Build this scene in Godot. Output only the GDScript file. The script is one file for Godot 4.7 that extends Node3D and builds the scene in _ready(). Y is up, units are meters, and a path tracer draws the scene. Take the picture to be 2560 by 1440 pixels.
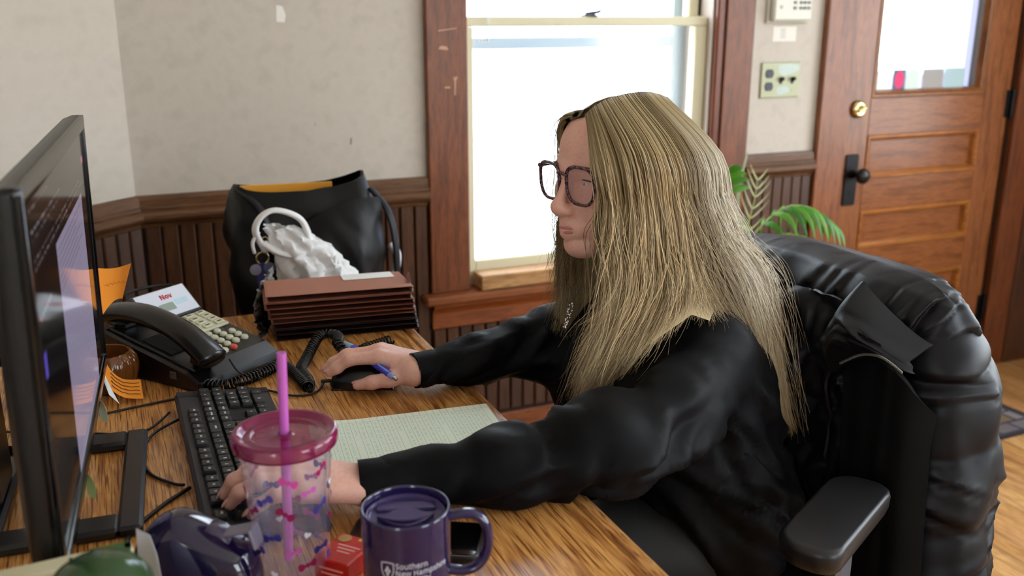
extends Node3D

# ---------- mesh builder: collects shapes, commits one ArrayMesh ----------
class B:
	var v := PackedVector3Array()
	var n := PackedVector3Array()
	var u := PackedVector2Array()
	var c := PackedColorArray()
	var i := PackedInt32Array()
	var col := Color(1, 1, 1)
	var xf := Transform3D()
	func tri(a: Vector3, b: Vector3, d: Vector3) -> void:
		a = xf * a
		b = xf * b
		d = xf * d
		var m := (b - a).cross(d - a).normalized()
		var k := v.size()
		for p in [a, d, b]:
			v.append(p)
			n.append(m)
			u.append(Vector2(p.x + p.z, p.y))
			c.append(col)
		i.append_array([k, k + 1, k + 2])
	func quad(a: Vector3, b: Vector3, d: Vector3, e: Vector3) -> void:
		tri(a, b, d)
		tri(a, d, e)
	# rows of points; outward = (along a row) x (from row to row)
	func grid(rows: Array, closed := false, flip := false, tile := Vector2(1, 1)) -> void:
		var R := rows.size()
		var C: int = rows[0].size()
		var W := C + 1 if closed else C
		var k := v.size()
		var nor: Array = []
		for a in R:
			var row: PackedVector3Array = rows[a]
			var up: PackedVector3Array = rows[mini(a + 1, R - 1)]
			var dn: PackedVector3Array = rows[maxi(a - 1, 0)]
			var line := PackedVector3Array()
			for b in C:
				var l := row[(b - 1 + C) % C] if closed else row[maxi(b - 1, 0)]
				var r := row[(b + 1) % C] if closed else row[mini(b + 1, C - 1)]
				var m := (r - l).cross(up[b] - dn[b])
				if flip:
					m = -m
				line.append(m.normalized() if m.length_squared() > 1e-20 else Vector3.ZERO)
			nor.append(line)
		for a in R:
			for b in C:
				if nor[a][b] == Vector3.ZERO:
					var s := Vector3.ZERO
					for q in C:
						s += nor[mini(a + 1, R - 1)][q] + nor[maxi(a - 1, 0)][q]
					nor[a][b] = s.normalized() if s.length_squared() > 1e-12 else Vector3.UP
		for a in R:
			for b in W:
				v.append(xf * rows[a][b % C])
				n.append((xf.basis * nor[a][b % C]).normalized())
				u.append(Vector2(float(b) / (W - 1), float(a) / (R - 1)) * tile)
				c.append(col)
		for a in R - 1:
			for b in W - 1:
				var p := k + a * W + b
				if flip:
					i.append_array([p, p + 1, p + W + 1, p, p + W + 1, p + W])
				else:
					i.append_array([p, p + W + 1, p + 1, p, p + W, p + W + 1])
	# a sheet with thickness: the grid, its other side and its rim
	func sheet(rows: Array, t: float, flip := false) -> void:
		var R := rows.size()
		var C: int = rows[0].size()
		var bk: Array = []
		for a in R:
			var line := PackedVector3Array()
			for b in C:
				var m: Vector3 = (rows[a][mini(b + 1, C - 1)] - rows[a][maxi(b - 1, 0)]).cross(rows[mini(a + 1, R - 1)][b] - rows[maxi(a - 1, 0)][b]).normalized()
				line.append(rows[a][b] - m * t * (-1.0 if flip else 1.0))
			bk.append(line)
		grid(rows, false, flip)
		grid(bk, false, not flip)
		var rim_a := PackedVector3Array()
		var rim_b := PackedVector3Array()
		for b in C:
			rim_a.append(rows[0][b]); rim_b.append(bk[0][b])
		for a in range(1, R):
			rim_a.append(rows[a][C - 1]); rim_b.append(bk[a][C - 1])
		for b in range(C - 2, -1, -1):
			rim_a.append(rows[R - 1][b]); rim_b.append(bk[R - 1][b])
		for a in range(R - 2, 0, -1):
			rim_a.append(rows[a][0]); rim_b.append(bk[a][0])
		grid([rim_b, rim_a], true, flip)
	func box(at: Vector3, s: Vector3, bev := 0.0, bs := Basis()) -> void:
		var h := s / 2.0
		bev = minf(bev, minf(h.x, minf(h.y, h.z)) * 0.98)
		var keep := xf
		xf = xf * Transform3D(bs, at)
		for ax in 3:
			var a1 := (ax + 1) % 3
			var a2 := (ax + 2) % 3
			for sg in [-1.0, 1.0]:
				var p := []
				for q in [[-1, -1], [1, -1], [1, 1], [-1, 1]]:
					var w := Vector3.ZERO
					w[ax] = sg * h[ax]
					w[a1] = q[0] * (h[a1] - bev)
					w[a2] = q[1] * (h[a2] - bev)
					p.append(w)
				if sg > 0: quad(p[0], p[1], p[2], p[3])
				else: quad(p[3], p[2], p[1], p[0])
			if bev > 0.0:
				for s1 in [-1.0, 1.0]:
					for s2 in [-1.0, 1.0]:
						var p := []
						for q in [[0, -1], [0, 1], [1, 1], [1, -1]]:
							var w := Vector3.ZERO
							w[ax] = q[1] * (h[ax] - bev)
							w[a1] = s1 * (h[a1] if q[0] == 0 else h[a1] - bev)
							w[a2] = s2 * (h[a2] - bev if q[0] == 0 else h[a2])
							p.append(w)
						if s1 * s2 < 0: quad(p[0], p[1], p[2], p[3])
						else: quad(p[3], p[2], p[1], p[0])
		if bev > 0.0:
			for sx in [-1.0, 1.0]:
				for sy in [-1.0, 1.0]:
					for sz in [-1.0, 1.0]:
						var a := Vector3(sx * h.x, sy * (h.y - bev), sz * (h.z - bev))
						var b := Vector3(sx * (h.x - bev), sy * h.y, sz * (h.z - bev))
						var d := Vector3(sx * (h.x - bev), sy * (h.y - bev), sz * h.z)
						if sx * sy * sz > 0: tri(a, b, d)
						else: tri(a, d, b)
		xf = keep
	func span(a: Vector3, b: Vector3, bev := 0.0) -> void:
		box((a + b) / 2.0, (b - a).abs(), bev)
	# profile: (radius, height) from low to high outside
	func lathe(prof: Array, segs := 32, at := Vector3.ZERO, bs := Basis()) -> void:
		var rows := []
		for p in prof:
			var line := PackedVector3Array()
			for k in segs:
				var t := TAU * k / segs
				line.append(at + bs * Vector3(p.x * cos(t), p.y, -p.x * sin(t)))
			rows.append(line)
		grid(rows, true)
	func ball(at: Vector3, r: Vector3, segs := 16, bs := Basis()) -> void:
		var rows := []
		for a in range(segs / 2 + 1):
			var t := -PI / 2 + PI * a / (segs / 2)
			var line := PackedVector3Array()
			for k in segs:
				var q := TAU * k / segs
				line.append(at + bs * Vector3(r.x * cos(t) * cos(q), r.y * sin(t), -r.z * cos(t) * sin(q)))
			rows.append(line)
		grid(rows, true)
	# tube along points; rad is a float or a PackedFloat32Array; flat squashes the section along the second axis
	func tube(pts: PackedVector3Array, rad, sides := 8, capped := true, closed := false, flat := 1.0, ref := Vector3.UP) -> void:
		var rows := []
		var N := pts.size()
		var t0 := (pts[1] - pts[0]).normalized()
		var nn := ref - t0 * ref.dot(t0)
		if nn.length() < 0.05:
			nn = Vector3.RIGHT - t0 * t0.x
		nn = nn.normalized()
		for k in N:
			var t := pts[mini(k + 1, N - 1)] - pts[maxi(k - 1, 0)]
			if closed:
				t = pts[(k + 1) % N] - pts[(k - 1 + N) % N]
			t = t.normalized()
			nn = (nn - t * nn.dot(t)).normalized()
			var bb := t.cross(nn)
			var r: float = rad if rad is float else rad[k]
			var line := PackedVector3Array()
			for s in sides:
				var q := TAU * s / sides
				line.append(pts[k] + (nn * cos(q) * flat + bb * sin(q)) * r)
			if capped and not closed and k == 0:
				for e in [[0.0, 1.0], [0.7, 0.72]]:
					var cap := PackedVector3Array()
					for p in line:
						cap.append(pts[k] + (p - pts[k]) * e[0] - t * r * 0.6 * flat * e[1])
					rows.append(cap)
			rows.append(line)
			if capped and not closed and k == N - 1:
				for e in [[0.7, 0.72], [0.0, 1.0]]:
					var cap := PackedVector3Array()
					for p in line:
						cap.append(pts[k] + (p - pts[k]) * e[0] + t * r * 0.6 * flat * e[1])
					rows.append(cap)
		if closed:
			rows.append(rows[0])
		grid(rows, true)
	# outline (counter-clockwise, x right, y up) pushed out along z from z0 to z1
	func prism(poly: PackedVector2Array, z0: float, z1: float, bev := 0.0) -> void:
		if Geometry2D.is_polygon_clockwise(poly):
			poly.reverse()
		var N := poly.size()
		var inn := PackedVector2Array()
		for k in N:
			var e0 := (poly[k] - poly[(k - 1 + N) % N]).normalized()
			var e1 := (poly[(k + 1) % N] - poly[k]).normalized()
			var m := (Vector2(-e0.y, e0.x) + Vector2(-e1.y, e1.x)).normalized()
			inn.append(poly[k] + m * bev)
		var tr := Geometry2D.triangulate_polygon(inn)
		for k in range(0, tr.size(), 3):
			var a := inn[tr[k]]
			var b := inn[tr[k + 1]]
			var d := inn[tr[k + 2]]
			if (b - a).cross(d - a) < 0:
				var sw := b
				b = d
				d = sw
			tri(Vector3(a.x, a.y, z1), Vector3(b.x, b.y, z1), Vector3(d.x, d.y, z1))
			tri(Vector3(a.x, a.y, z0), Vector3(d.x, d.y, z0), Vector3(b.x, b.y, z0))
		for k in N:
			var j := (k + 1) % N
			var lv := [[poly[k], poly[j], z0 + bev, z1 - bev]]
			quad(Vector3(poly[k].x, poly[k].y, z0 + bev), Vector3(poly[j].x, poly[j].y, z0 + bev), Vector3(poly[j].x, poly[j].y, z1 - bev), Vector3(poly[k].x, poly[k].y, z1 - bev))
			if bev > 0.0:
				quad(Vector3(poly[k].x, poly[k].y, z1 - bev), Vector3(poly[j].x, poly[j].y, z1 - bev), Vector3(inn[j].x, inn[j].y, z1), Vector3(inn[k].x, inn[k].y, z1))
				quad(Vector3(inn[k].x, inn[k].y, z0), Vector3(inn[j].x, inn[j].y, z0), Vector3(poly[j].x, poly[j].y, z0 + bev), Vector3(poly[k].x, poly[k].y, z0 + bev))
	func mesh() -> ArrayMesh:
		var m := ArrayMesh.new()
		var a := []
		a.resize(Mesh.ARRAY_MAX)
		a[Mesh.ARRAY_VERTEX] = v
		a[Mesh.ARRAY_NORMAL] = n
		a[Mesh.ARRAY_TEX_UV] = u
		a[Mesh.ARRAY_COLOR] = c
		a[Mesh.ARRAY_INDEX] = i
		m.add_surface_from_arrays(Mesh.PRIMITIVE_TRIANGLES, a)
		return m

# ---------- smooth-joined bone field, meshed as surface nets ----------
class Field:
	var pr: Array = []      # [a, b, ra, rb, sign]
	var k := 0.03
	func cap(a: Vector3, b: Vector3, ra: float, rb: float, sg := 1.0) -> void:
		pr.append([a, b, ra, rb, sg, Basis(), Vector3.ONE])
	func ell(a: Vector3, r: Vector3, bs := Basis(), sg := 1.0) -> void:
		pr.append([a, a, -1.0, 0.0, sg, bs.transposed(), r])
	func one(q: Array, p: Vector3) -> float:
		if q[2] < 0.0:
			var w: Vector3 = q[5] * (p - q[0])
			var r: Vector3 = q[6]
			var k0 := (w / r).length()
			var k1 := (w / (r * r)).length()
			return k0 * (k0 - 1.0) / maxf(k1, 1e-6)
		var ab: Vector3 = q[1] - q[0]
		var h := clampf((p - q[0]).dot(ab) / maxf(ab.length_squared(), 1e-9), 0.0, 1.0)
		return (p - q[0] - ab * h).length() - lerpf(q[2], q[3], h)
	func at(p: Vector3, some: Array) -> float:
		var d := 1e3
		for q in some:
			var e := one(q, p)
			if q[4] > 0.0:
				var h := maxf(k - absf(d - e), 0.0) / k
				d = minf(d, e) - h * h * k * 0.25
			else:
				var kk := k * 0.6
				var h := maxf(kk - absf(d + e), 0.0) / kk
				d = maxf(d, -e) + h * h * kk * 0.25
		return d
	# adds the surface to b; keep(p) may cut cells away
	func net(b: B, lo: Vector3, hi: Vector3, cell: float) -> void:
		var S := 4
		var nx := (int((hi.x - lo.x) / cell) / S + 1) * S
		var ny := (int((hi.y - lo.y) / cell) / S + 1) * S
		var nz := (int((hi.z - lo.z) / cell) / S + 1) * S
		var X := nx + 1
		var XY := X * (ny + 1)
		var f := PackedFloat32Array()
		f.resize(XY * (nz + 1))
		f.fill(1e3)
		var near := PackedInt32Array()
		var half := cell * S * 0.5
		var reach := half * 1.7321
		for bz in nz / S:
			for by in ny / S:
				for bx in nx / S:
					var mid := lo + Vector3(bx * S, by * S, bz * S) * cell + Vector3.ONE * half
					var some := []
					var best := 1e3
					for q in pr:
						var e := one(q, mid)
						if e < reach * 1.6 + k * 1.5:
							some.append(q)
						if q[4] > 0.0:
							best = minf(best, e)
					if best > reach * 1.5 + k:
						continue
					if at(mid, some) < -reach * 1.6:
						for z in range(bz * S, bz * S + S + 1):
							for y in range(by * S, by * S + S + 1):
								for x in range(bx * S, bx * S + S + 1):
									var w := x + y * X + z * XY
									if f[w] > 900.0:
										f[w] = -1.0
						continue
					near.append_array([bx, by, bz])
					for z in range(bz * S, bz * S + S + 1):
						for y in range(by * S, by * S + S + 1):
							for x in range(bx * S, bx * S + S + 1):
								var w := x + y * X + z * XY
								if absf(f[w]) > 0.99:
									f[w] = at(lo + Vector3(x, y, z) * cell, some)
		var id := {}
		var base := b.v.size()
		var cor := PackedInt32Array([0, 1, X, X + 1, XY, XY + 1, XY + X, XY + X + 1])
		var off := [Vector3(0, 0, 0), Vector3(1, 0, 0), Vector3(0, 1, 0), Vector3(1, 1, 0), Vector3(0, 0, 1), Vector3(1, 0, 1), Vector3(0, 1, 1), Vector3(1, 1, 1)]
		var edges := [[0, 1], [2, 3], [4, 5], [6, 7], [0, 2], [1, 3], [4, 6], [5, 7], [0, 4], [1, 5], [2, 6], [3, 7]]
		var cells := PackedInt32Array()
		for t in range(0, near.size(), 3):
			for z in range(near[t + 2] * S, near[t + 2] * S + S):
				for y in range(near[t + 1] * S, near[t + 1] * S + S):
					for x in range(near[t] * S, near[t] * S + S):
						var w := x + y * X + z * XY
						var neg := 0
						for q in 8:
							if f[w + cor[q]] < 0.0: neg += 1
						if neg == 0 or neg == 8:
							continue
						var s := Vector3.ZERO
						var m := 0
						for e in edges:
							var d0 := f[w + cor[e[0]]]
							var d1 := f[w + cor[e[1]]]
							if (d0 < 0.0) != (d1 < 0.0):
								s += off[e[0]].lerp(off[e[1]], d0 / (d0 - d1))
								m += 1
						var g := Vector3(f[w + 1] + f[w + cor[3]] + f[w + cor[5]] + f[w + cor[7]] - f[w] - f[w + cor[2]] - f[w + cor[4]] - f[w + cor[6]],
							f[w + cor[2]] + f[w + cor[3]] + f[w + cor[6]] + f[w + cor[7]] - f[w] - f[w + 1] - f[w + cor[4]] - f[w + cor[5]],
							f[w + cor[4]] + f[w + cor[5]] + f[w + cor[6]] + f[w + cor[7]] - f[w] - f[w + 1] - f[w + cor[2]] - f[w + cor[3]])
						id[w] = b.v.size()
						cells.append(w)
						var p := lo + (Vector3(x, y, z) + s / m) * cell
						b.v.append(p)
						b.n.append(g.normalized())
						b.u.append(Vector2(p.x, p.y))
						b.c.append(b.col)
		for w in cells:
			for ax in 3:
				var st: int = [1, X, XY][ax]
				var o1: int = [X, XY, 1][ax]
				var o2: int = [XY, 1, X][ax]
				var d0 := f[w]
				var d1 := f[w + st]
				if (d0 < 0.0) == (d1 < 0.0) or not (id.has(w - o1) and id.has(w - o2) and id.has(w - o1 - o2)):
					continue
				var q := [id[w], id[w - o1], id[w - o1 - o2], id[w - o2]]
				if d0 < 0.0:
					b.i.append_array([q[0], q[2], q[1], q[0], q[3], q[2]])
				else:
					b.i.append_array([q[0], q[1], q[2], q[0], q[2], q[3]])
		_renormal(b, base)
	func _renormal(b: B, base: int) -> void:
		for t in range(base, b.v.size()):
			if b.n[t] == Vector3.ZERO: b.n[t] = Vector3.UP

func renormal(b: B) -> void:      # smooth normals from the faces, after vertices were moved
	var s := PackedVector3Array()
	s.resize(b.v.size())
	for t in range(0, b.i.size(), 3):
		var p := b.v[b.i[t]]
		var m := (b.v[b.i[t + 2]] - p).cross(b.v[b.i[t + 1]] - p)
		for q in 3:
			s[b.i[t + q]] += m
	for t in s.size():
		b.n[t] = s[t].normalized()

# ---------- naming ----------
var used := {}
func numbered(called: String) -> String:
	var k: int = used.get(called, 0)
	used[called] = k + 1
	return called if k == 0 else "%s_%03d" % [called, k]

func thing(called: String, label: String, category: String, at := Vector3.ZERO, turn := 0.0, group := "") -> Node3D:
	var o := Node3D.new()
	o.name = numbered(called)
	add_child(o, true)
	o.position = at
	o.rotation.y = turn
	tag(o, label, category, group)
	return o

func tag(o: Node3D, label: String, category := "", group := "", kind := "") -> Node3D:
	o.set_meta("label", label)
	if category: o.set_meta("category", category)
	if group: o.set_meta("group", group)
	if kind: o.set_meta("kind", kind)
	return o

func put(called: String, b, m: Material, parent: Node3D = null, label := "") -> MeshInstance3D:
	var o := MeshInstance3D.new()
	o.mesh = b.mesh() if b is B else b
	o.material_override = m
	if parent == null or parent == self:
		o.name = numbered(called)
		add_child(o, true)
	else:
		var k := 0
		for ch in parent.get_children():
			if String(ch.name) == called or String(ch.name).begins_with(called + "_"):
				k += 1
		o.name = called if k == 0 else "%s_%03d" % [called, k]
		parent.add_child(o, true)
	if label: o.set_meta("label", label)
	return o

func struct(called: String, label: String, b, m: Material, parent: Node3D = null) -> MeshInstance3D:
	var o := put(called, b, m, parent)
	if parent == null:
		tag(o, label, "", "", "structure")
	return o

# ---------- materials ----------
func mat(col: Color, rough := 0.6, metal := 0.0) -> StandardMaterial3D:
	var m := StandardMaterial3D.new()
	m.albedo_color = col
	m.roughness = rough
	m.metallic = metal
	m.cull_mode = BaseMaterial3D.CULL_DISABLED
	return m

func noise(seed_: int, freq: float, oct := 4, kind := FastNoiseLite.TYPE_SIMPLEX_SMOOTH, warp := 0.0) -> FastNoiseLite:
	var f := FastNoiseLite.new()
	f.seed = seed_
	f.noise_type = kind
	f.frequency = freq
	f.fractal_octaves = oct
	if warp > 0.0:
		f.domain_warp_enabled = true
		f.domain_warp_amplitude = warp
		f.domain_warp_frequency = freq * 0.7
	return f

func ntex(f: FastNoiseLite, stops: Array, size := 512, bump := 0.0) -> NoiseTexture2D:
	var t := NoiseTexture2D.new()
	t.width = size
	t.height = size
	t.seamless = true
	t.noise = f
	if bump > 0.0:
		t.as_normal_map = true
		t.bump_strength = bump
	elif stops.size():
		var g := Gradient.new()
		var o := PackedFloat32Array()
		var c := PackedColorArray()
		for s in stops:
			o.append(s[0])
			c.append(s[1])
		g.offsets = o
		g.colors = c
		t.color_ramp = g
	return t

func tri_tex(m: StandardMaterial3D, t: Texture2D, scale: Vector3, world := false, off := Vector3.ZERO) -> StandardMaterial3D:
	m.albedo_texture = t
	m.uv1_triplanar = true
	m.uv1_world_triplanar = world
	m.uv1_scale = scale
	m.uv1_offset = off
	m.uv1_triplanar_sharpness = 6.0
	return m

func detail(m: StandardMaterial3D, t: Texture2D, scale: Vector3) -> StandardMaterial3D:
	m.detail_enabled = true
	m.detail_albedo = t
	m.detail_blend_mode = BaseMaterial3D.BLEND_MODE_MUL
	m.detail_uv_layer = BaseMaterial3D.DETAIL_UV_2
	m.uv2_triplanar = true
	m.uv2_scale = scale
	m.uv2_triplanar_sharpness = 6.0
	return m

func glassy(col: Color, rough := 0.05) -> StandardMaterial3D:
	var m := mat(col, rough)
	m.transparency = BaseMaterial3D.TRANSPARENCY_ALPHA
	return m

var tex := {}
func wood(tint: Color, axis: int, rough := 0.42, seed_ := 0, coarse := 1.0) -> StandardMaterial3D:
	if not tex.has("wood"):
		tex.wood = ntex(noise(11, 0.012, 5, FastNoiseLite.TYPE_SIMPLEX_SMOOTH, 18.0), [[0.0, Color(0.70, 0.65, 0.60)], [0.38, Color(0.84, 0.80, 0.76)], [0.55, Color(0.96, 0.94, 0.92)], [0.75, Color(0.88, 0.84, 0.80)], [1.0, Color(1.0, 0.97, 0.94)]])
		tex.pore = ntex(noise(12, 0.06, 4), [[0.0, Color(0.62, 0.56, 0.5)], [0.35, Color(0.9, 0.88, 0.85)], [0.5, Color(1, 1, 1)], [1.0, Color(1, 1, 1)]])
		tex.blotch = ntex(noise(13, 0.02, 4), [[0.0, Color(0.75, 0.72, 0.7)], [0.5, Color(1, 1, 1)], [1.0, Color(1, 1, 1)]])
	var m := mat(tint, rough)
	var s := Vector3(5.0, 5.0, 5.0) * coarse
	var d := Vector3(9.0, 9.0, 9.0)
	s[axis] = 0.5 * coarse
	d[axis] = 0.6
	tri_tex(m, tex.wood, s, true, Vector3(seed_ * 0.37, seed_ * 0.21, seed_ * 0.11))
	detail(m, tex.pore, d)
	return m

func cr(p: PackedVector3Array, steps := 6) -> PackedVector3Array:   # Catmull-Rom through the points
	var o := PackedVector3Array()
	for k in p.size() - 1:
		var a := p[maxi(k - 1, 0)]
		var d := p[mini(k + 2, p.size() - 1)]
		for s in steps:
			o.append(p[k].cubic_interpolate(p[k + 1], a, d, float(s) / steps))
	o.append(p[p.size() - 1])
	return o

# cloth creases: each is [u, v, angle, half length, width, depth]; a valley with a soft ridge beside it
func crease(u: float, v: float, folds: Array) -> float:
	var d := 0.0
	for c in folds:
		var du: float = u - c[0]
		var dv: float = v - c[1]
		if absf(du) > 0.25 or absf(dv) > 0.25: continue
		var along: float = du * cos(c[2]) + dv * sin(c[2])
		var across: float = -du * sin(c[2]) + dv * cos(c[2]) + 0.9 * along * along * (1.0 if c[5] > 0 else -1.0)
		var env: float = exp(-pow(along / c[3], 2.0))
		var w: float = c[4]
		d += absf(c[5]) * env * (0.9 * exp(-pow((across - 1.5 * w) / (1.25 * w), 2.0)) - exp(-pow(across / (0.75 * w), 2.0)))
	return d

func some_folds(seed_: int, count: int, u0: float, u1: float, v0: float, v1: float, ang: float, spread: float, L: float, W: float, A: float) -> Array:
	var r := RandomNumberGenerator.new()
	r.seed = seed_
	var o := []
	for k in count:
		o.append([r.randf_range(u0, u1), r.randf_range(v0, v1), ang + r.randf_range(-spread, spread), L * r.randf_range(0.6, 1.3), W * r.randf_range(0.7, 1.4), A * r.randf_range(0.6, 1.3) * (1.0 if r.randf() < 0.5 else -1.0)])
	return o

func rrect(w: float, h: float, r: float, seg := 5, at := Vector2.ZERO) -> PackedVector2Array:
	var o := PackedVector2Array()
	for q in 4:
		var cx: float = [w / 2 - r, r - w / 2, r - w / 2, w / 2 - r][q]
		var cy: float = [h / 2 - r, h / 2 - r, r - h / 2, r - h / 2][q]
		for s in seg + 1:
			var t := PI / 2 * (q + float(s) / seg)
			o.append(at + Vector2(cx + r * cos(t), cy + r * sin(t)))
	return o

func words_on(text: String, size: float, depth := 0.0004, bold := false, serif := false) -> TextMesh:
	var t := TextMesh.new()
	t.text = text
	var f := SystemFont.new()
	f.font_names = PackedStringArray(["Droid Serif" if serif else "Droid Sans"])
	f.font_weight = 700 if bold else 400
	t.font = f
	t.font_size = 32
	t.pixel_size = size / 32.0
	t.depth = depth
	t.curve_step = 4.0
	return t

func _ready() -> void:
	# ---- camera ----
	var cam := Camera3D.new()
	cam.name = "camera"
	add_child(cam)
	var ca := CameraAttributesPhysical.new()
	ca.frustum_focal_length = 57.39
	ca.frustum_focus_distance = 1.38
	ca.exposure_aperture = 7.0
	cam.attributes = ca
	cam.fov = 33.92
	cam.position = Vector3(0, 1.33, 2.5)
	cam.rotation_degrees = Vector3(-16.1, -23.3, 0)
	cam.near = 0.05
	cam.far = 200.0
	# ---- sky: even bright overcast ----
	var we := WorldEnvironment.new()
	we.name = "world"
	var e := Environment.new()
	e.background_mode = Environment.BG_SKY
	var sk := ProceduralSkyMaterial.new()
	sk.sky_top_color = Color(0.90, 0.95, 1.0)
	sk.sky_horizon_color = Color(0.96, 0.99, 1.0)
	sk.ground_horizon_color = Color(0.80, 0.82, 0.83)
	sk.ground_bottom_color = Color(0.78, 0.80, 0.80)
	sk.sky_energy_multiplier = 1.0
	sk.ground_energy_multiplier = 1.0
	e.sky = Sky.new()
	e.sky.sky_material = sk
	e.background_energy_multiplier = SKY
	e.tonemap_mode = Environment.TONE_MAPPER_LINEAR
	e.tonemap_exposure = 1.0
	e.sdfgi_enabled = true
	e.ssao_enabled = true
	e.ssil_enabled = true
	we.environment = e
	add_child(we)
	build_room()
	build_desk()
	build_person()
	build_rest()
const SKY := 10.5
const WX0 := 0.936
const WX1 := 1.75
var plaster: StandardMaterial3D
var w_case: StandardMaterial3D
var w_case_h: StandardMaterial3D
var w_dark: Array = []
var w_rail: StandardMaterial3D
var black_plastic: StandardMaterial3D
var brass: StandardMaterial3D
var steel: StandardMaterial3D

func extrude(b: B, prof: PackedVector2Array, from: Vector3, to: Vector3, out: Vector3) -> void:
	# a moulding: prof is (out of the wall, up); runs from -> to
	var d := (to - from)
	var L := d.length()
	d /= L
	var keep := b.xf
	b.xf = keep * Transform3D(Basis(out, Vector3.UP, out.cross(Vector3.UP)), from)
	var dir := out.cross(Vector3.UP).dot(d)
	b.prism(prof, 0.0 if dir > 0 else -L, L if dir > 0 else 0.0)
	b.xf = keep

func build_room() -> void:
	plaster = mat(Color(0.785, 0.745, 0.695), 0.75)
	tri_tex(plaster, ntex(noise(3, 0.02, 5), [[0.0, Color(0.94, 0.94, 0.94)], [0.5, Color(1, 1, 1)], [1.0, Color(0.97, 0.97, 0.97)]]), Vector3(1.3, 1.3, 1.3), true)
	plaster.heightmap_enabled = true
	plaster.heightmap_scale = 0.012
	plaster.heightmap_texture = ntex(noise(4, 0.08, 4), [])
	w_case = wood(Color(0.54, 0.305, 0.165), 1, 0.38, 1)
	w_case_h = wood(Color(0.60, 0.34, 0.18), 0, 0.38, 2)
	w_rail = wood(Color(0.45, 0.31, 0.195), 0, 0.4, 3)
	for k in 5:
		w_dark.append(wood([Color(0.34, 0.205, 0.125), Color(0.30, 0.175, 0.105), Color(0.37, 0.23, 0.13), Color(0.32, 0.19, 0.115), Color(0.35, 0.215, 0.12)][k], 1, 0.42, 4 + k))
	black_plastic = mat(Color(0.045, 0.045, 0.05), 0.38)
	brass = mat(Color(0.86, 0.79, 0.58), 0.22, 1.0)
	steel = mat(Color(0.72, 0.72, 0.74), 0.25, 1.0)
	walls()
	floor_boards()
	window_one()
	door_one()
	outside()

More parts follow.
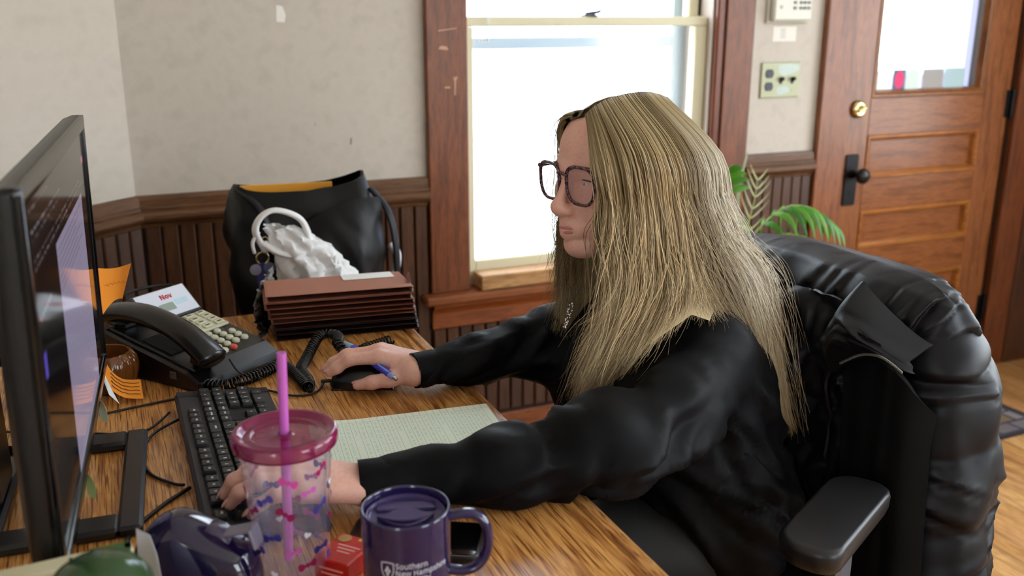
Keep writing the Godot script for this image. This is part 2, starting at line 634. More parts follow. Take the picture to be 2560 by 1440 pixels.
func walls() -> void:
	var b := B.new()
	var T := -0.2
	b.span(Vector3(-0.02, 0, T), Vector3(WX0, 2.75, 0))
	b.span(Vector3(WX0, 0, T), Vector3(WX1, 0.53, 0))
	b.span(Vector3(WX0, 2.35, T), Vector3(WX1, 2.75, 0))
	b.span(Vector3(WX1, 0, T), Vector3(2.29, 2.75, 0))
	b.span(Vector3(2.29, 2.06, T), Vector3(3.075, 2.75, 0))
	b.span(Vector3(3.075, 0, T), Vector3(3.6, 2.75, 0))
	var wb := struct("wall_back", "greige plaster wall with the sash window and the panelled door", b, plaster)
	# scuffs and a patch of bare plaster on the wall by the corner
	var patch := mat(Color(0.93, 0.91, 0.88), 0.8)
	b = B.new()
	b.prism(PackedVector2Array([Vector2(0.432, 1.315), Vector2(0.452, 1.313), Vector2(0.456, 1.33), Vector2(0.449, 1.352), Vector2(0.434, 1.355)]), 0.0, 0.0006)
	put("plaster_patch", b, patch, wb, "small pale patch of filler")
	b = B.new()
	b.prism(PackedVector2Array([Vector2(0.604, 0.998), Vector2(0.608, 0.997), Vector2(0.611, 1.017), Vector2(0.606, 1.014)]), 0.0, 0.0005)
	b.prism(PackedVector2Array([Vector2(0.513, 1.052), Vector2(0.516, 1.053), Vector2(0.515, 1.062)]), 0.0, 0.0005)
	put("scuff", b, mat(Color(0.5, 0.48, 0.46), 0.8), wb, "grey scuff mark")
	# slanted corner wall on the left, behind the screen
	var cd := Vector3(-0.764, 0, 0.645)      # along the wall, away from the corner
	var co := Vector3(0.645, 0, 0.764)       # out of the wall, into the room
	var c0 := Vector3(0.058, 0, 0)
	var bs := Basis(cd, Vector3.UP, cd.cross(Vector3.UP))
	b = B.new()
	b.box(c0 + cd * 0.62 + Vector3(0, 1.375, 0) - co * 0.1, Vector3(1.30, 2.75, 0.2), 0.0, bs)
	var wc := struct("wall_corner", "slanted greige plaster wall behind the screen", b, plaster)
	b = B.new()
	for s in [[0.75, 3.0, 0.0, 2.75], [3.0, 3.7, 0.0, 0.9], [3.0, 3.7, 2.2, 2.75], [3.7, 4.8, 0.0, 2.75]]:
		b.span(Vector3(-1.1, s[2], s[0]), Vector3(-0.9, s[3], s[1]))
	struct("wall_left", "greige plaster wall on the left", b, plaster)
	# right wall with two tall window openings
	b = B.new()
	var rx := 3.36
	for s in [[-0.2, 0.6, 0.0, 2.75], [0.6, 2.25, 0.0, 0.6], [0.6, 2.25, 2.4, 2.75], [2.25, 2.6, 0.0, 2.75], [2.6, 4.0, 0.0, 0.6], [2.6, 4.0, 2.4, 2.75], [4.0, 4.8, 0.0, 2.75]]:
		b.span(Vector3(rx, s[2], s[0]), Vector3(rx + 0.2, s[3], s[1]))
	struct("wall_right", "greige plaster wall on the right with tall windows", b, plaster)
	b = B.new()
	for s in [[-1.1, 1.5, 0.0, 2.75], [1.5, 2.9, 0.0, 0.7], [1.5, 2.9, 2.3, 2.75], [2.9, 3.56, 0.0, 2.75]]:
		b.span(Vector3(s[0], s[2], 4.8), Vector3(s[1], s[3], 5.0))
	struct("wall_front", "greige plaster wall behind the camera with a window", b, plaster)
	b = B.new()
	b.span(Vector3(-1.1, 2.75, -0.2), Vector3(3.56, 2.9, 5.0))
	struct("ceiling", "white plaster ceiling", b, mat(Color(0.9, 0.9, 0.88), 0.8))
	# window sashes of the openings outside the frame
	var cream := mat(Color(0.86, 0.84, 0.76), 0.5)
	var pane := glassy(Color(0.95, 1.0, 1.0, 0.04))
	var q := 2
	for s in [[rx + 0.1, 0.6, 2.25, 0.6, 2.4, 0], [rx + 0.1, 2.6, 4.0, 0.6, 2.4, 0], [4.9, 1.5, 2.9, 0.7, 2.3, 1], [-1.0, 3.0, 3.7, 0.9, 2.2, 0]]:
		var fr := B.new()
		var gl := B.new()
		for t in [[s[1], s[1] + 0.05, s[3], s[4]], [s[2] - 0.05, s[2], s[3], s[4]], [s[1], s[2], s[3], s[3] + 0.06], [s[1], s[2], s[4] - 0.05, s[4]], [s[1], s[2], (s[3] + s[4]) / 2 - 0.02, (s[3] + s[4]) / 2 + 0.02]]:
			if s[5] == 0: fr.span(Vector3(s[0] - 0.02, t[2], t[0]), Vector3(s[0] + 0.02, t[3], t[1]))
			else: fr.span(Vector3(t[0], t[2], s[0] - 0.02), Vector3(t[1], t[3], s[0] + 0.02))
		if s[5] == 0: gl.span(Vector3(s[0] - 0.002, s[3], s[1]), Vector3(s[0] + 0.002, s[4], s[2]))
		else: gl.span(Vector3(s[1], s[3], s[0] - 0.002), Vector3(s[2], s[4], s[0] + 0.002))
		var w := struct("window_%d" % q, "cream sash window number %d outside the picture" % q, fr, cream)
		put("pane", gl, pane, w)
		q += 1
	# ---- wainscot: beadboard planks one by one, base, chair rail ----
	var prof := PackedVector2Array([Vector2(0, 0.818), Vector2(0.010, 0.818), Vector2(0.013, 0.828), Vector2(0.020, 0.832), Vector2(0.029, 0.836), Vector2(0.034, 0.844), Vector2(0.034, 0.852), Vector2(0.028, 0.859), Vector2(0.020, 0.862), Vector2(0.020, 0.868), Vector2(0.016, 0.872), Vector2(0.016, 0.890), Vector2(0.012, 0.897), Vector2(0, 0.899)])
	var pb := plank(0.66, 0.0405)
	var pl := plank(0.29, 0.0405)
	var k := 0
	var backing := B.new()
	backing.span(Vector3(0.062, 0.0, 0.0), Vector3(0.818, 0.82, 0.003))
	backing.span(Vector3(0.818, 0.0, 0.0), Vector3(1.885, 0.46, 0.003))
	backing.span(Vector3(1.885, 0.0, 0.0), Vector3(2.165, 0.82, 0.003))
	b = B.new()
	b.box(c0 + cd * 0.6 + Vector3(0, 0.41, 0) + co * 0.0015, Vector3(1.2, 0.82, 0.003), 0.0, bs)
	put("wainscot_backing", b, mat(Color(0.12, 0.07, 0.045), 0.7), wc)
	b = B.new()
	b.box(c0 + cd * 0.61 + Vector3(0, 0.075, 0) + co * 0.009, Vector3(1.2, 0.15, 0.018), 0.003, bs)
	struct("baseboard_corner", "brown baseboard of the slanted wall", b, w_case_h)
	put("wainscot_backing", backing, mat(Color(0.12, 0.07, 0.045), 0.7), wb)
	for r in [[0.068, 0.815, 0], [0.822, 1.88, 1], [1.889, 2.160, 0]]:
		var cnt := int(round((r[1] - r[0]) / 0.0405))
		var w: float = (r[1] - r[0]) / cnt
		for t in cnt:
			var o := put("plank", pl if r[2] else pb, w_dark[(k * 7 + k / 3) % 5], wb)
			o.position = Vector3(r[0] + (t + 0.5) * w, 0.16, 0.003)
			k += 1
	for t in 22:
		var o := put("plank", pb, w_dark[(t * 3 + t / 2) % 5], wc)
		o.transform = Transform3D(Basis(cd, Vector3.UP, cd.cross(Vector3.UP)).rotated(Vector3.UP, PI), c0 + cd * (0.022 + 0.0405 * t) + co * 0.003 + Vector3(0, 0.16, 0))
	var n := 1
	for s in [[Vector3(0.058, 0, 0), Vector3(0.818, 0, 0), Vector3(0, 0, 1), "brown moulded chair rail left of the window"], [Vector3(1.884, 0, 0), Vector3(2.166, 0, 0), Vector3(0, 0, 1), "brown moulded chair rail between window and door"], [c0 + cd * 0.0, c0 + cd * 1.2, co, "brown moulded chair rail on the slanted wall"]]:
		b = B.new()
		extrude(b, prof, s[0], s[1], s[2])
		struct("trim_%d" % n, s[3], b, w_rail if n != 3 else w_rail)
		n += 1
	b = B.new()
	b.span(Vector3(0.06, 0, 0.0), Vector3(2.166, 0.15, 0.018), 0.004)
	struct("baseboard_back", "brown baseboard under the wainscot", b, w_case_h)

func plank(h: float, w: float) -> ArrayMesh:
	var b := B.new()
	b.box(Vector3(0, h / 2, 0.005), Vector3(w - 0.0035, h, 0.010), 0.0035)
	return b.mesh()

func floor_boards() -> void:
	var b := B.new()
	b.span(Vector3(-1.1, -0.1, -0.2), Vector3(3.56, -0.012, 5.0))
	var fl := struct("floor", "narrow honey-coloured strip wood floor", b, mat(Color(0.10, 0.06, 0.03), 0.8))
	var mats := []
	for k in 6:
		mats.append(wood([Color(0.86, 0.66, 0.42), Color(0.82, 0.62, 0.38), Color(0.89, 0.70, 0.46), Color(0.84, 0.64, 0.42), Color(0.80, 0.59, 0.36), Color(0.88, 0.69, 0.44)][k], 2, 0.33, 20 + k, 0.8))
	var shapes := []
	for L in [0.62, 0.81, 1.02]:
		b = B.new()
		b.box(Vector3(0, -0.006, L / 2), Vector3(0.0565, 0.012, L - 0.0012), 0.0012)
		shapes.append([L, b.mesh()])
	var rng := RandomNumberGenerator.new()
	rng.seed = 5
	for c in 41:
		var x := 3.33 - 0.0285 - c * 0.057
		var z := -0.03 - rng.randf() * 0.4
		while z < 1.75:
			var s = shapes[rng.randi() % 3]
			var o := put("board", s[1], mats[rng.randi() % 6], fl)
			o.position = Vector3(x, 0, z)
			z += s[0]
	# the rest of the floor, out of sight, joined
	b = B.new()
	b.span(Vector3(-1.0, -0.012, 0.0), Vector3(0.99, 0.0, 4.8))
	b.span(Vector3(0.99, -0.012, 2.35), Vector3(3.36, 0.0, 4.8))
	tag(put("boards_beyond", b, mats[0], fl), "", "", "", "stuff").remove_meta("label")

func window_one() -> void:
	var w := Node3D.new()
	w.name = "window_1"
	add_child(w)
	tag(w, "double-hung sash window with stained wood casing and cream sashes", "", "", "structure")
	var b := B.new()
	b.span(Vector3(0.818, 0.56, 0.0), Vector3(WX0, 2.36, 0.022), 0.003)
	var cl := put("casing", b, w_case, w)
	b = B.new()
	b.span(Vector3(WX1 + 0.028, 0.56, 0.0), Vector3(1.884, 2.36, 0.022), 0.003)
	put("casing", b, w_case, w)
	b = B.new()
	b.span(Vector3(0.80, 2.36, 0.0), Vector3(1.90, 2.48, 0.026), 0.004)
	put("casing", b, w_case_h, w)
	b = B.new()     # inner stop bead right of the sash
	b.span(Vector3(WX1, 0.56, -0.03), Vector3(WX1 + 0.028, 2.36, 0.016), 0.005)
	put("stop_bead", b, wood(Color(0.50, 0.26, 0.15), 1, 0.35, 40), w)
	# worn spots on the left casing
	b = B.new()
	var worn := mat(Color(0.78, 0.60, 0.50), 0.8)
	b.prism(PackedVector2Array([Vector2(0.852, 1.243), Vector2(0.880, 1.240), Vector2(0.877, 1.249), Vector2(0.864, 1.252), Vector2(0.856, 1.250)]), 0.022, 0.0225)
	b.prism(PackedVector2Array([Vector2(0.852, 1.289), Vector2(0.905, 1.296), Vector2(0.905, 1.298), Vector2(0.852, 1.292)]), 0.022, 0.0225)
	b.prism(PackedVector2Array([Vector2(0.868, 1.139), Vector2(0.884, 1.139), Vector2(0.884, 1.144), Vector2(0.868, 1.144)]), 0.022, 0.0225)
	b.prism(PackedVector2Array([Vector2(0.893, 1.168), Vector2(0.906, 1.170), Vector2(0.901, 1.158), Vector2(0.899, 1.12), Vector2(0.896, 1.12), Vector2(0.896, 1.158)]), 0.022, 0.0225)
	put("bare_patch", b, worn, cl, "pale chipped patches in the varnish")
	b = B.new()
	b.prism(PackedVector2Array([Vector2(0.868, 1.139), Vector2(0.884, 1.139), Vector2(0.884, 1.165), Vector2(0.868, 1.165)]), 0.022, 0.0223)
	put("old_label_mark", b, mat(Color(0.52, 0.33, 0.24), 0.7), cl)
	# jambs
	var pale := mat(Color(0.80, 0.74, 0.70), 0.5)
	b = B.new()
	b.span(Vector3(WX1 - 0.006, 0.53, -0.19), Vector3(WX1 + 0.02, 2.35, -0.005))
	b.span(Vector3(WX0 - 0.02, 0.53, -0.19), Vector3(WX0 + 0.004, 2.35, -0.005))
	b.span(Vector3(WX0, 2.33, -0.19), Vector3(WX1, 2.35, -0.005))
	put("jamb", b, pale, w, "pale painted jamb")
	b = B.new()
	b.span(Vector3(WX1 - 0.012, 1.33, -0.078), Vector3(WX1 - 0.004, 2.35, -0.070))
	put("sash_channel", b, mat(Color(0.10, 0.09, 0.09), 0.6), w)
	# stool and apron
	b = B.new()
	b.span(Vector3(0.788, 0.534, -0.05), Vector3(1.915, 0.56, 0.062), 0.006)
	put("stool", b, wood(Color(0.62, 0.36, 0.19), 0, 0.30, 41), w)
	b = B.new()
	extrude(b, PackedVector2Array([Vector2(0, 0.453), Vector2(0.018, 0.453), Vector2(0.018, 0.497), Vector2(0.022, 0.505), Vector2(0.034, 0.520), Vector2(0.036, 0.534), Vector2(0, 0.534)]), Vector3(0.82, 0, 0), Vector3(1.885, 0, 0), Vector3(0, 0, 1))
	put("apron", b, wood(Color(0.62, 0.33, 0.14), 0, 0.36, 42), w)
	b = B.new()
	b.span(Vector3(WX0, 0.53, -0.19), Vector3(WX1, 0.556, -0.05))
	put("sill", b, pale, w)
	# sashes
	var cream := mat(Color(0.86, 0.83, 0.70), 0.45)
	var pane := glassy(Color(0.95, 1.0, 1.0, 0.03))
	var x0 := WX0 + 0.004
	var x1 := WX1 - 0.006
	b = B.new()
	b.span(Vector3(x0, 1.30, -0.068), Vector3(x1, 1.327, -0.030), 0.003)
	b.span(Vector3(x0, 0.558, -0.068), Vector3(x0 + 0.032, 1.2995, -0.030), 0.003)
	b.span(Vector3(x1 - 0.040, 0.558, -0.068), Vector3(x1, 1.2995, -0.030), 0.003)
	b.span(Vector3(x0 + 0.0321, 0.558, -0.068), Vector3(x1 - 0.0401, 0.632, -0.030), 0.003)
	var s1 := put("lower_sash", b, cream, w)
	b = B.new()
	b.span(Vector3(x0 + 0.032, 0.63, -0.051), Vector3(x1 - 0.04, 1.30, -0.047))
	put("pane", b, pane, s1)
	b = B.new()
	b.span(Vector3(x0, 1.30, -0.112), Vector3(x1, 1.325, -0.075), 0.003)
	b.span(Vector3(x0, 1.3255, -0.112), Vector3(x0 + 0.032, 2.2795, -0.075), 0.003)
	b.span(Vector3(x1 - 0.040, 1.3255, -0.112), Vector3(x1, 2.2795, -0.075), 0.003)
	b.span(Vector3(x0, 2.28, -0.112), Vector3(x1, 2.33, -0.075), 0.003)
	var s2 := put("upper_sash", b, cream, w)
	b = B.new()
	b.span(Vector3(x0 + 0.032, 1.32, -0.095), Vector3(x1 - 0.04, 2.28, -0.091))
	put("pane", b, pane, s2)
	# sash lock
	b = B.new()
	b.lathe([Vector2(0.0, 0.0), Vector2(0.026, 0.0), Vector2(0.026, 0.003), Vector2(0.018, 0.006), Vector2(0.0, 0.006)], 20, Vector3(1.345, 1.327, -0.052))
	b.box(Vector3(1.352, 1.337, -0.046), Vector3(0.046, 0.009, 0.013), 0.003, Basis(Vector3.BACK, 0.12))
	b.box(Vector3(1.376, 1.342, -0.046), Vector3(0.012, 0.008, 0.010), 0.003)
	put("sash_lock", b, mat(Color(0.20, 0.19, 0.20), 0.4, 0.8), s1)
	# storm window outside
	var alu := mat(Color(0.62, 0.68, 0.74), 0.4, 0.3)
	b = B.new()
	b.span(Vector3(x0 + 0.031, 1.235, -0.165), Vector3(x1 - 0.056, 1.268, -0.140), 0.002)
	b.span(Vector3(x1 - 0.055, 0.56, -0.165), Vector3(x1 - 0.022, 2.33, -0.140), 0.002)
	b.span(Vector3(x1 - 0.022, 0.56, -0.178), Vector3(x1, 2.33, -0.150), 0.002)
	b.span(Vector3(x0, 0.556, -0.165), Vector3(x0 + 0.03, 2.33, -0.140), 0.002)
	b.span(Vector3(x0 + 0.031, 0.556, -0.165), Vector3(x1 - 0.056, 0.59, -0.140), 0.002)
	put("storm_frame", b, alu, w, "bluish aluminium storm window frame")
	# hanging pull cord with beads at the left
	b = B.new()
	b.tube(PackedVector3Array([Vector3(1.01, 2.2, -0.02), Vector3(1.012, 1.8, -0.02), Vector3(1.013, 1.262, -0.02)]), 0.0022, 6)
	for k in 4:
		b.ball(Vector3(0.985 + k * 0.009, 1.262, -0.02), Vector3.ONE * 0.0035, 8)
	put("blind_wand", b, mat(Color(0.92, 0.95, 0.95), 0.3), w)
	# loose block of lumber lying on the stool
	b = B.new()
	b.span(Vector3(0.962, 0.5605, -0.026), Vector3(1.70, 0.604, 0.046), 0.003)
	tag(put("lumber_block", b, wood(Color(0.83, 0.64, 0.42), 0, 0.55, 43)), "pale raw lumber block lying on the window stool", "block")

func door_one() -> void:
	var d := Node3D.new()
	d.name = "door_1"
	add_child(d)
	tag(d, "varnished wood door with a glass upper light and stacked panels", "", "", "structure")
	var wv := wood(Color(0.61, 0.375, 0.215), 1, 0.28, 51)
	var wh := wood(Color(0.61, 0.37, 0.20), 0, 0.28, 52)
	var gold := wood(Color(0.74, 0.47, 0.21), 0, 0.32, 53)
	var goldv := wood(Color(0.62, 0.39, 0.18), 1, 0.32, 54)
	var z0 := -0.05
	var z1 := -0.006
	var b: B
	for s in [[2.297, 2.405], [2.93, 3.060]]:
		b = B.new()
		b.span(Vector3(s[0], 0.008, z0), Vector3(s[1], 2.04, z1), 0.002)
		put("stile", b, wv, d)
	for s in [[0.008, 0.25], [0.42, 0.535], [0.672, 0.785], [0.935, 1.06], [1.90, 2.04]]:
		b = B.new()
		b.span(Vector3(2.4055, s[0], z0), Vector3(2.9295, s[1], z1), 0.001)
		put("rail", b, wh, d)
	for s in [[0.25, 0.42], [0.535, 0.672], [0.785, 0.935]]:
		b = B.new()
		b.span(Vector3(2.403, s[0] - 0.003, -0.032), Vector3(2.932, s[1] + 0.003, -0.022))
		var p := put("panel", b, wh, d)
		b = B.new()
		frame_mould(b, 2.405, 2.93, s[0], s[1], 0.022, -0.022, -0.001)
		put("panel_moulding", b, gold, p)
	b = B.new()
	frame_mould(b, 2.405, 2.93, 1.06, 1.90, 0.026, -0.031, -0.0045)
	put("glazing_bead", b, goldv, d)
	b = B.new()
	for s in [[2.404, 2.424, 1.06, 1.90], [2.911, 2.931, 1.06, 1.90], [2.404, 2.931, 1.058, 1.078], [2.404, 2.931, 1.882, 1.902]]:
		b.span(Vector3(s[0], s[2], -0.049), Vector3(s[1], s[3], -0.034))
	put("rebate", b, wv, d)
	b = B.new()
	b.span(Vector3(2.41, 1.065, -0.032), Vector3(2.925, 1.895, -0.028))
	var gl := put("pane", b, glassy(Color(0.95, 1.0, 1.0, 0.04)), d)
	# cards taped inside the glass, along its lower edge
	var cards := [[2.436, 2.508, 1.086, 1.148, Color(0.95, 0.97, 0.95), "blank white card"], [2.514, 2.568, 1.083, 1.150, Color(0.36, 0.38, 0.46), "dark card with a pink oval"], [2.572, 2.63, 1.083, 1.150, Color(0.86, 0.92, 0.88), "pale green card"], [2.648, 2.745, 1.084, 1.150, Color(0.66, 0.64, 0.62), "grey-brown card"], [2.75, 2.845, 1.084, 1.152, Color(0.70, 0.80, 0.82), "pale blue card"]]
	for s in cards:
		b = B.new()
		b.span(Vector3(s[0], s[2], -0.0275), Vector3(s[1], s[3], -0.0268))
		var t := put("sticker", b, mat(s[4], 0.6), gl, s[5])
		var m: StandardMaterial3D = t.material_override
		m.backlight_enabled = true
		m.backlight = Color(0.5, 0.5, 0.5)
		if s[5].contains("oval"):
			b = B.new()
			var ov := PackedVector2Array()
			for k in 24:
				ov.append(Vector2(2.541 + 0.020 * cos(TAU * k / 24), 1.117 + 0.030 * sin(TAU * k / 24)))
			b.prism(ov, -0.0268, -0.0262)
			put("pink_oval", b, mat(Color(0.95, 0.16, 0.42), 0.6), gl)
	# casing
	var wc := wood(Color(0.60, 0.36, 0.215), 1, 0.32, 55)
	b = B.new()
	b.span(Vector3(2.166, 0.0, 0.0), Vector3(2.288, 2.06, 0.024), 0.004)
	put("casing", b, wc, d)
	b = B.new()
	b.span(Vector3(3.072, 0.0, 0.0), Vector3(3.19, 2.06, 0.024), 0.004)
	put("casing", b, wood(Color(0.50, 0.27, 0.13), 1, 0.36, 56), d)
	b = B.new()
	b.span(Vector3(2.15, 2.06, 0.0), Vector3(3.21, 2.19, 0.028), 0.004)
	put("casing", b, w_case_h, d)
	b = B.new()
	b.span(Vector3(3.19, 0.0, 0.0), Vector3(3.36, 2.75, 0.03), 0.004)
	put("corner_board", b, wood(Color(0.36, 0.20, 0.10), 1, 0.4, 57), d)
	b = B.new()
	b.span(Vector3(2.26, 0.0, -0.2), Vector3(2.292, 2.06, 0.0))
	b.span(Vector3(3.064, 0.0, -0.2), Vector3(3.09, 2.06, 0.0))
	b.span(Vector3(2.26, 2.043, -0.2), Vector3(3.09, 2.07, 0.0))
	put("jamb", b, w_dark[1], d)
	b = B.new()
	b.span(Vector3(2.29, 0.0, -0.2), Vector3(3.066, 0.008, 0.0))
	put("threshold", b, w_dark[0], d)
	# knob on its plate, deadbolt, hinges
	var iron := mat(Color(0.075, 0.065, 0.075), 0.42, 0.6)
	b = B.new()
	b.xf = Transform3D(Basis(), Vector3(2.346, 0.785, -0.006))
	b.prism(rrect(0.056, 0.178, 0.008), 0.0, 0.006, 0.0015)
	b.box(Vector3(0.0, -0.045, 0.0065), Vector3(0.006, 0.016, 0.001))
	var kp := put("knob_plate", b, iron, d)
	b = B.new()
	b.lathe([Vector2(0.0, 0.0), Vector2(0.016, 0.0), Vector2(0.016, 0.006), Vector2(0.010, 0.010), Vector2(0.010, 0.028), Vector2(0.018, 0.034), Vector2(0.026, 0.042), Vector2(0.027, 0.050), Vector2(0.021, 0.060), Vector2(0.010, 0.064), Vector2(0.0, 0.065)], 28, Vector3(2.352, 0.806, 0.0), Basis(Vector3.RIGHT, PI / 2))
	put("knob", b, mat(Color(0.10, 0.085, 0.08), 0.3, 0.4), kp)
	b = B.new()
	b.lathe([Vector2(0.0, -0.006), Vector2(0.031, -0.006), Vector2(0.030, 0.002), Vector2(0.024, 0.010), Vector2(0.017, 0.012), Vector2(0.016, 0.009), Vector2(0.0, 0.009)], 32, Vector3(2.349, 1.026, 0.0), Basis(Vector3.RIGHT, PI / 2))
	var db := put("deadbolt", b, brass, d)
	b = B.new()
	b.box(Vector3(2.349, 1.026, 0.016), Vector3(0.036, 0.011, 0.014), 0.004, Basis(Vector3.BACK, 0.5))
	put("thumb_turn", b, brass, db)
	for y in [1.02, 0.24, 1.8]:
		b = B.new()
		b.tube(PackedVector3Array([Vector3(3.066, y - 0.05, 0.004), Vector3(3.066, y + 0.05, 0.004)]), 0.008, 10)
		b.box(Vector3(3.058, y, -0.004), Vector3(0.03, 0.098, 0.006), 0.001)
		put("hinge", b, iron, d)

func frame_mould(b: B, xa: float, xb: float, ya: float, yb: float, w: float, zlow: float, zhi: float) -> void:
	# mitred picture-frame moulding sloping from the outer edge (zhi) to the inner edge (zlow) with a bead between
	var st := [[0.0, zhi - 0.004], [0.15, zhi], [0.40, zhi], [0.55, zhi - 0.005], [0.62, zhi - 0.002], [0.75, zhi - 0.004], [1.0, zlow]]
	var rows := []
	for s in st:
		var i: float = s[0] * w
		rows.append(PackedVector3Array([Vector3(xa + i, ya + i, s[1]), Vector3(xb - i, ya + i, s[1]), Vector3(xb - i, yb - i, s[1]), Vector3(xa + i, yb - i, s[1])]))
	for k in st.size() - 1:
		for j in 4:
			var q := (j + 1) % 4
			b.quad(rows[k][j], rows[k][q], rows[k + 1][q], rows[k + 1][j])

func outside() -> void:
	var b := B.new()
	b.span(Vector3(-30, -0.8, -40), Vector3(40, -0.6, -0.2))
	struct("ground", "pale bright ground outside the window", b, mat(Color(0.93, 0.94, 0.94), 0.9))
	# glazed porch behind the door: side wall, end wall with a window
	var grey := mat(Color(0.58, 0.58, 0.70), 0.7)
	b = B.new()
	var z := -1.25
	var wx0 := 3.25
	var wx1 := 4.14
	b.span(Vector3(2.2, -0.6, z - 0.1), Vector3(wx0, 2.6, z))
	b.span(Vector3(wx1, -0.6, z - 0.1), Vector3(4.6, 2.6, z))
	b.span(Vector3(wx0, -0.6, z - 0.1), Vector3(wx1, 1.10, z))
	b.span(Vector3(wx0, 1.9, z - 0.1), Vector3(wx1, 2.6, z))
	b.span(Vector3(2.1, -0.6, z - 0.1), Vector3(2.2, 2.6, -0.2))
	b.span(Vector3(4.6, -0.6, z - 0.1), Vector3(4.7, 2.6, -0.2))
	b.span(Vector3(2.1, 2.6, z - 0.2), Vector3(4.7, 2.7, -0.2))  # unseen roof, added with the side walls to keep sky light off the porch wall
	b.span(Vector3(2.1, -0.65, z - 0.1), Vector3(4.7, -0.02, -0.2))
	var pw := struct("wall_porch", "pale lavender-grey porch wall behind the door", b, grey)
	b = B.new()
	for s in [[wx0, wx0 + 0.04, 1.10, 1.9], [wx1 - 0.03, wx1 + 0.05, 1.04, 1.95], [wx0 - 0.04, wx1 - 0.031, 1.04, 1.099]]:
		b.span(Vector3(s[0], s[2], z - 0.07), Vector3(s[1], s[3], z + 0.02), 0.004)
	put("porch_window_frame", b, mat(Color(0.86, 0.92, 0.95), 0.5), pw)
	b = B.new()
	b.span(Vector3(3.76, 1.383, z + 0.005), Vector3(wx1 - 0.01, 1.9, z + 0.012))
	put("roller_blind", b, mat(Color(0.70, 0.78, 0.78), 0.8), pw)
	# white clapboard house across the yard
	var sid := mat(Color(0.90, 0.93, 0.92), 0.8)
	var h := thing("neighbour_house", "white clapboard house with a porch seen through the sash window", "house", Vector3(1.0, -0.6, -6.5))
	b = B.new()
	b.span(Vector3(-2.2, 0, -3), Vector3(7, 5.2, -0.02))
	put("wall", b, sid, h)
	b = B.new()
	for k in 26:
		b.box(Vector3(-0.9, 0.1 + k * 0.2, 0.0), Vector3(2.6, 0.2, 0.03), 0.0, Basis(Vector3.RIGHT, -0.08))
	put("clapboards", b, sid, h).set_meta("kind", "stuff")
	for s in [0.9, 2.1, 3.3, 4.5]:
		b = B.new()
		b.span(Vector3(s, 0, 0.5), Vector3(s + 0.16, 2.9, 0.66), 0.01)
		put("porch_post", b, mat(Color(0.95, 0.95, 0.95), 0.7), h)
	for s in [1.35, 3.0, 5.0]:
		b = B.new()
		b.span(Vector3(s, 0.9, -0.02), Vector3(s + 0.7, 2.3, 0.03), 0.01)
		var f := put("window_frame", b, mat(Color(0.95, 0.96, 0.96), 0.6), h)
		b = B.new()
		b.span(Vector3(s + 0.07, 0.97, 0.03), Vector3(s + 0.63, 2.23, 0.035))
		put("window_pane", b, mat(Color(0.78, 0.84, 0.84), 0.3), f)
	b = B.new()
	b.xf = Transform3D(Basis(Vector3.UP, PI / 2), Vector3(-2.5, 5.2, 0.6))
	b.prism(PackedVector2Array([Vector2(0, 0), Vector2(4.2, 0), Vector2(2.1, 1.6)]), 0.0, 9.8)
	put("roof", b, mat(Color(0.80, 0.82, 0.82), 0.9), h)

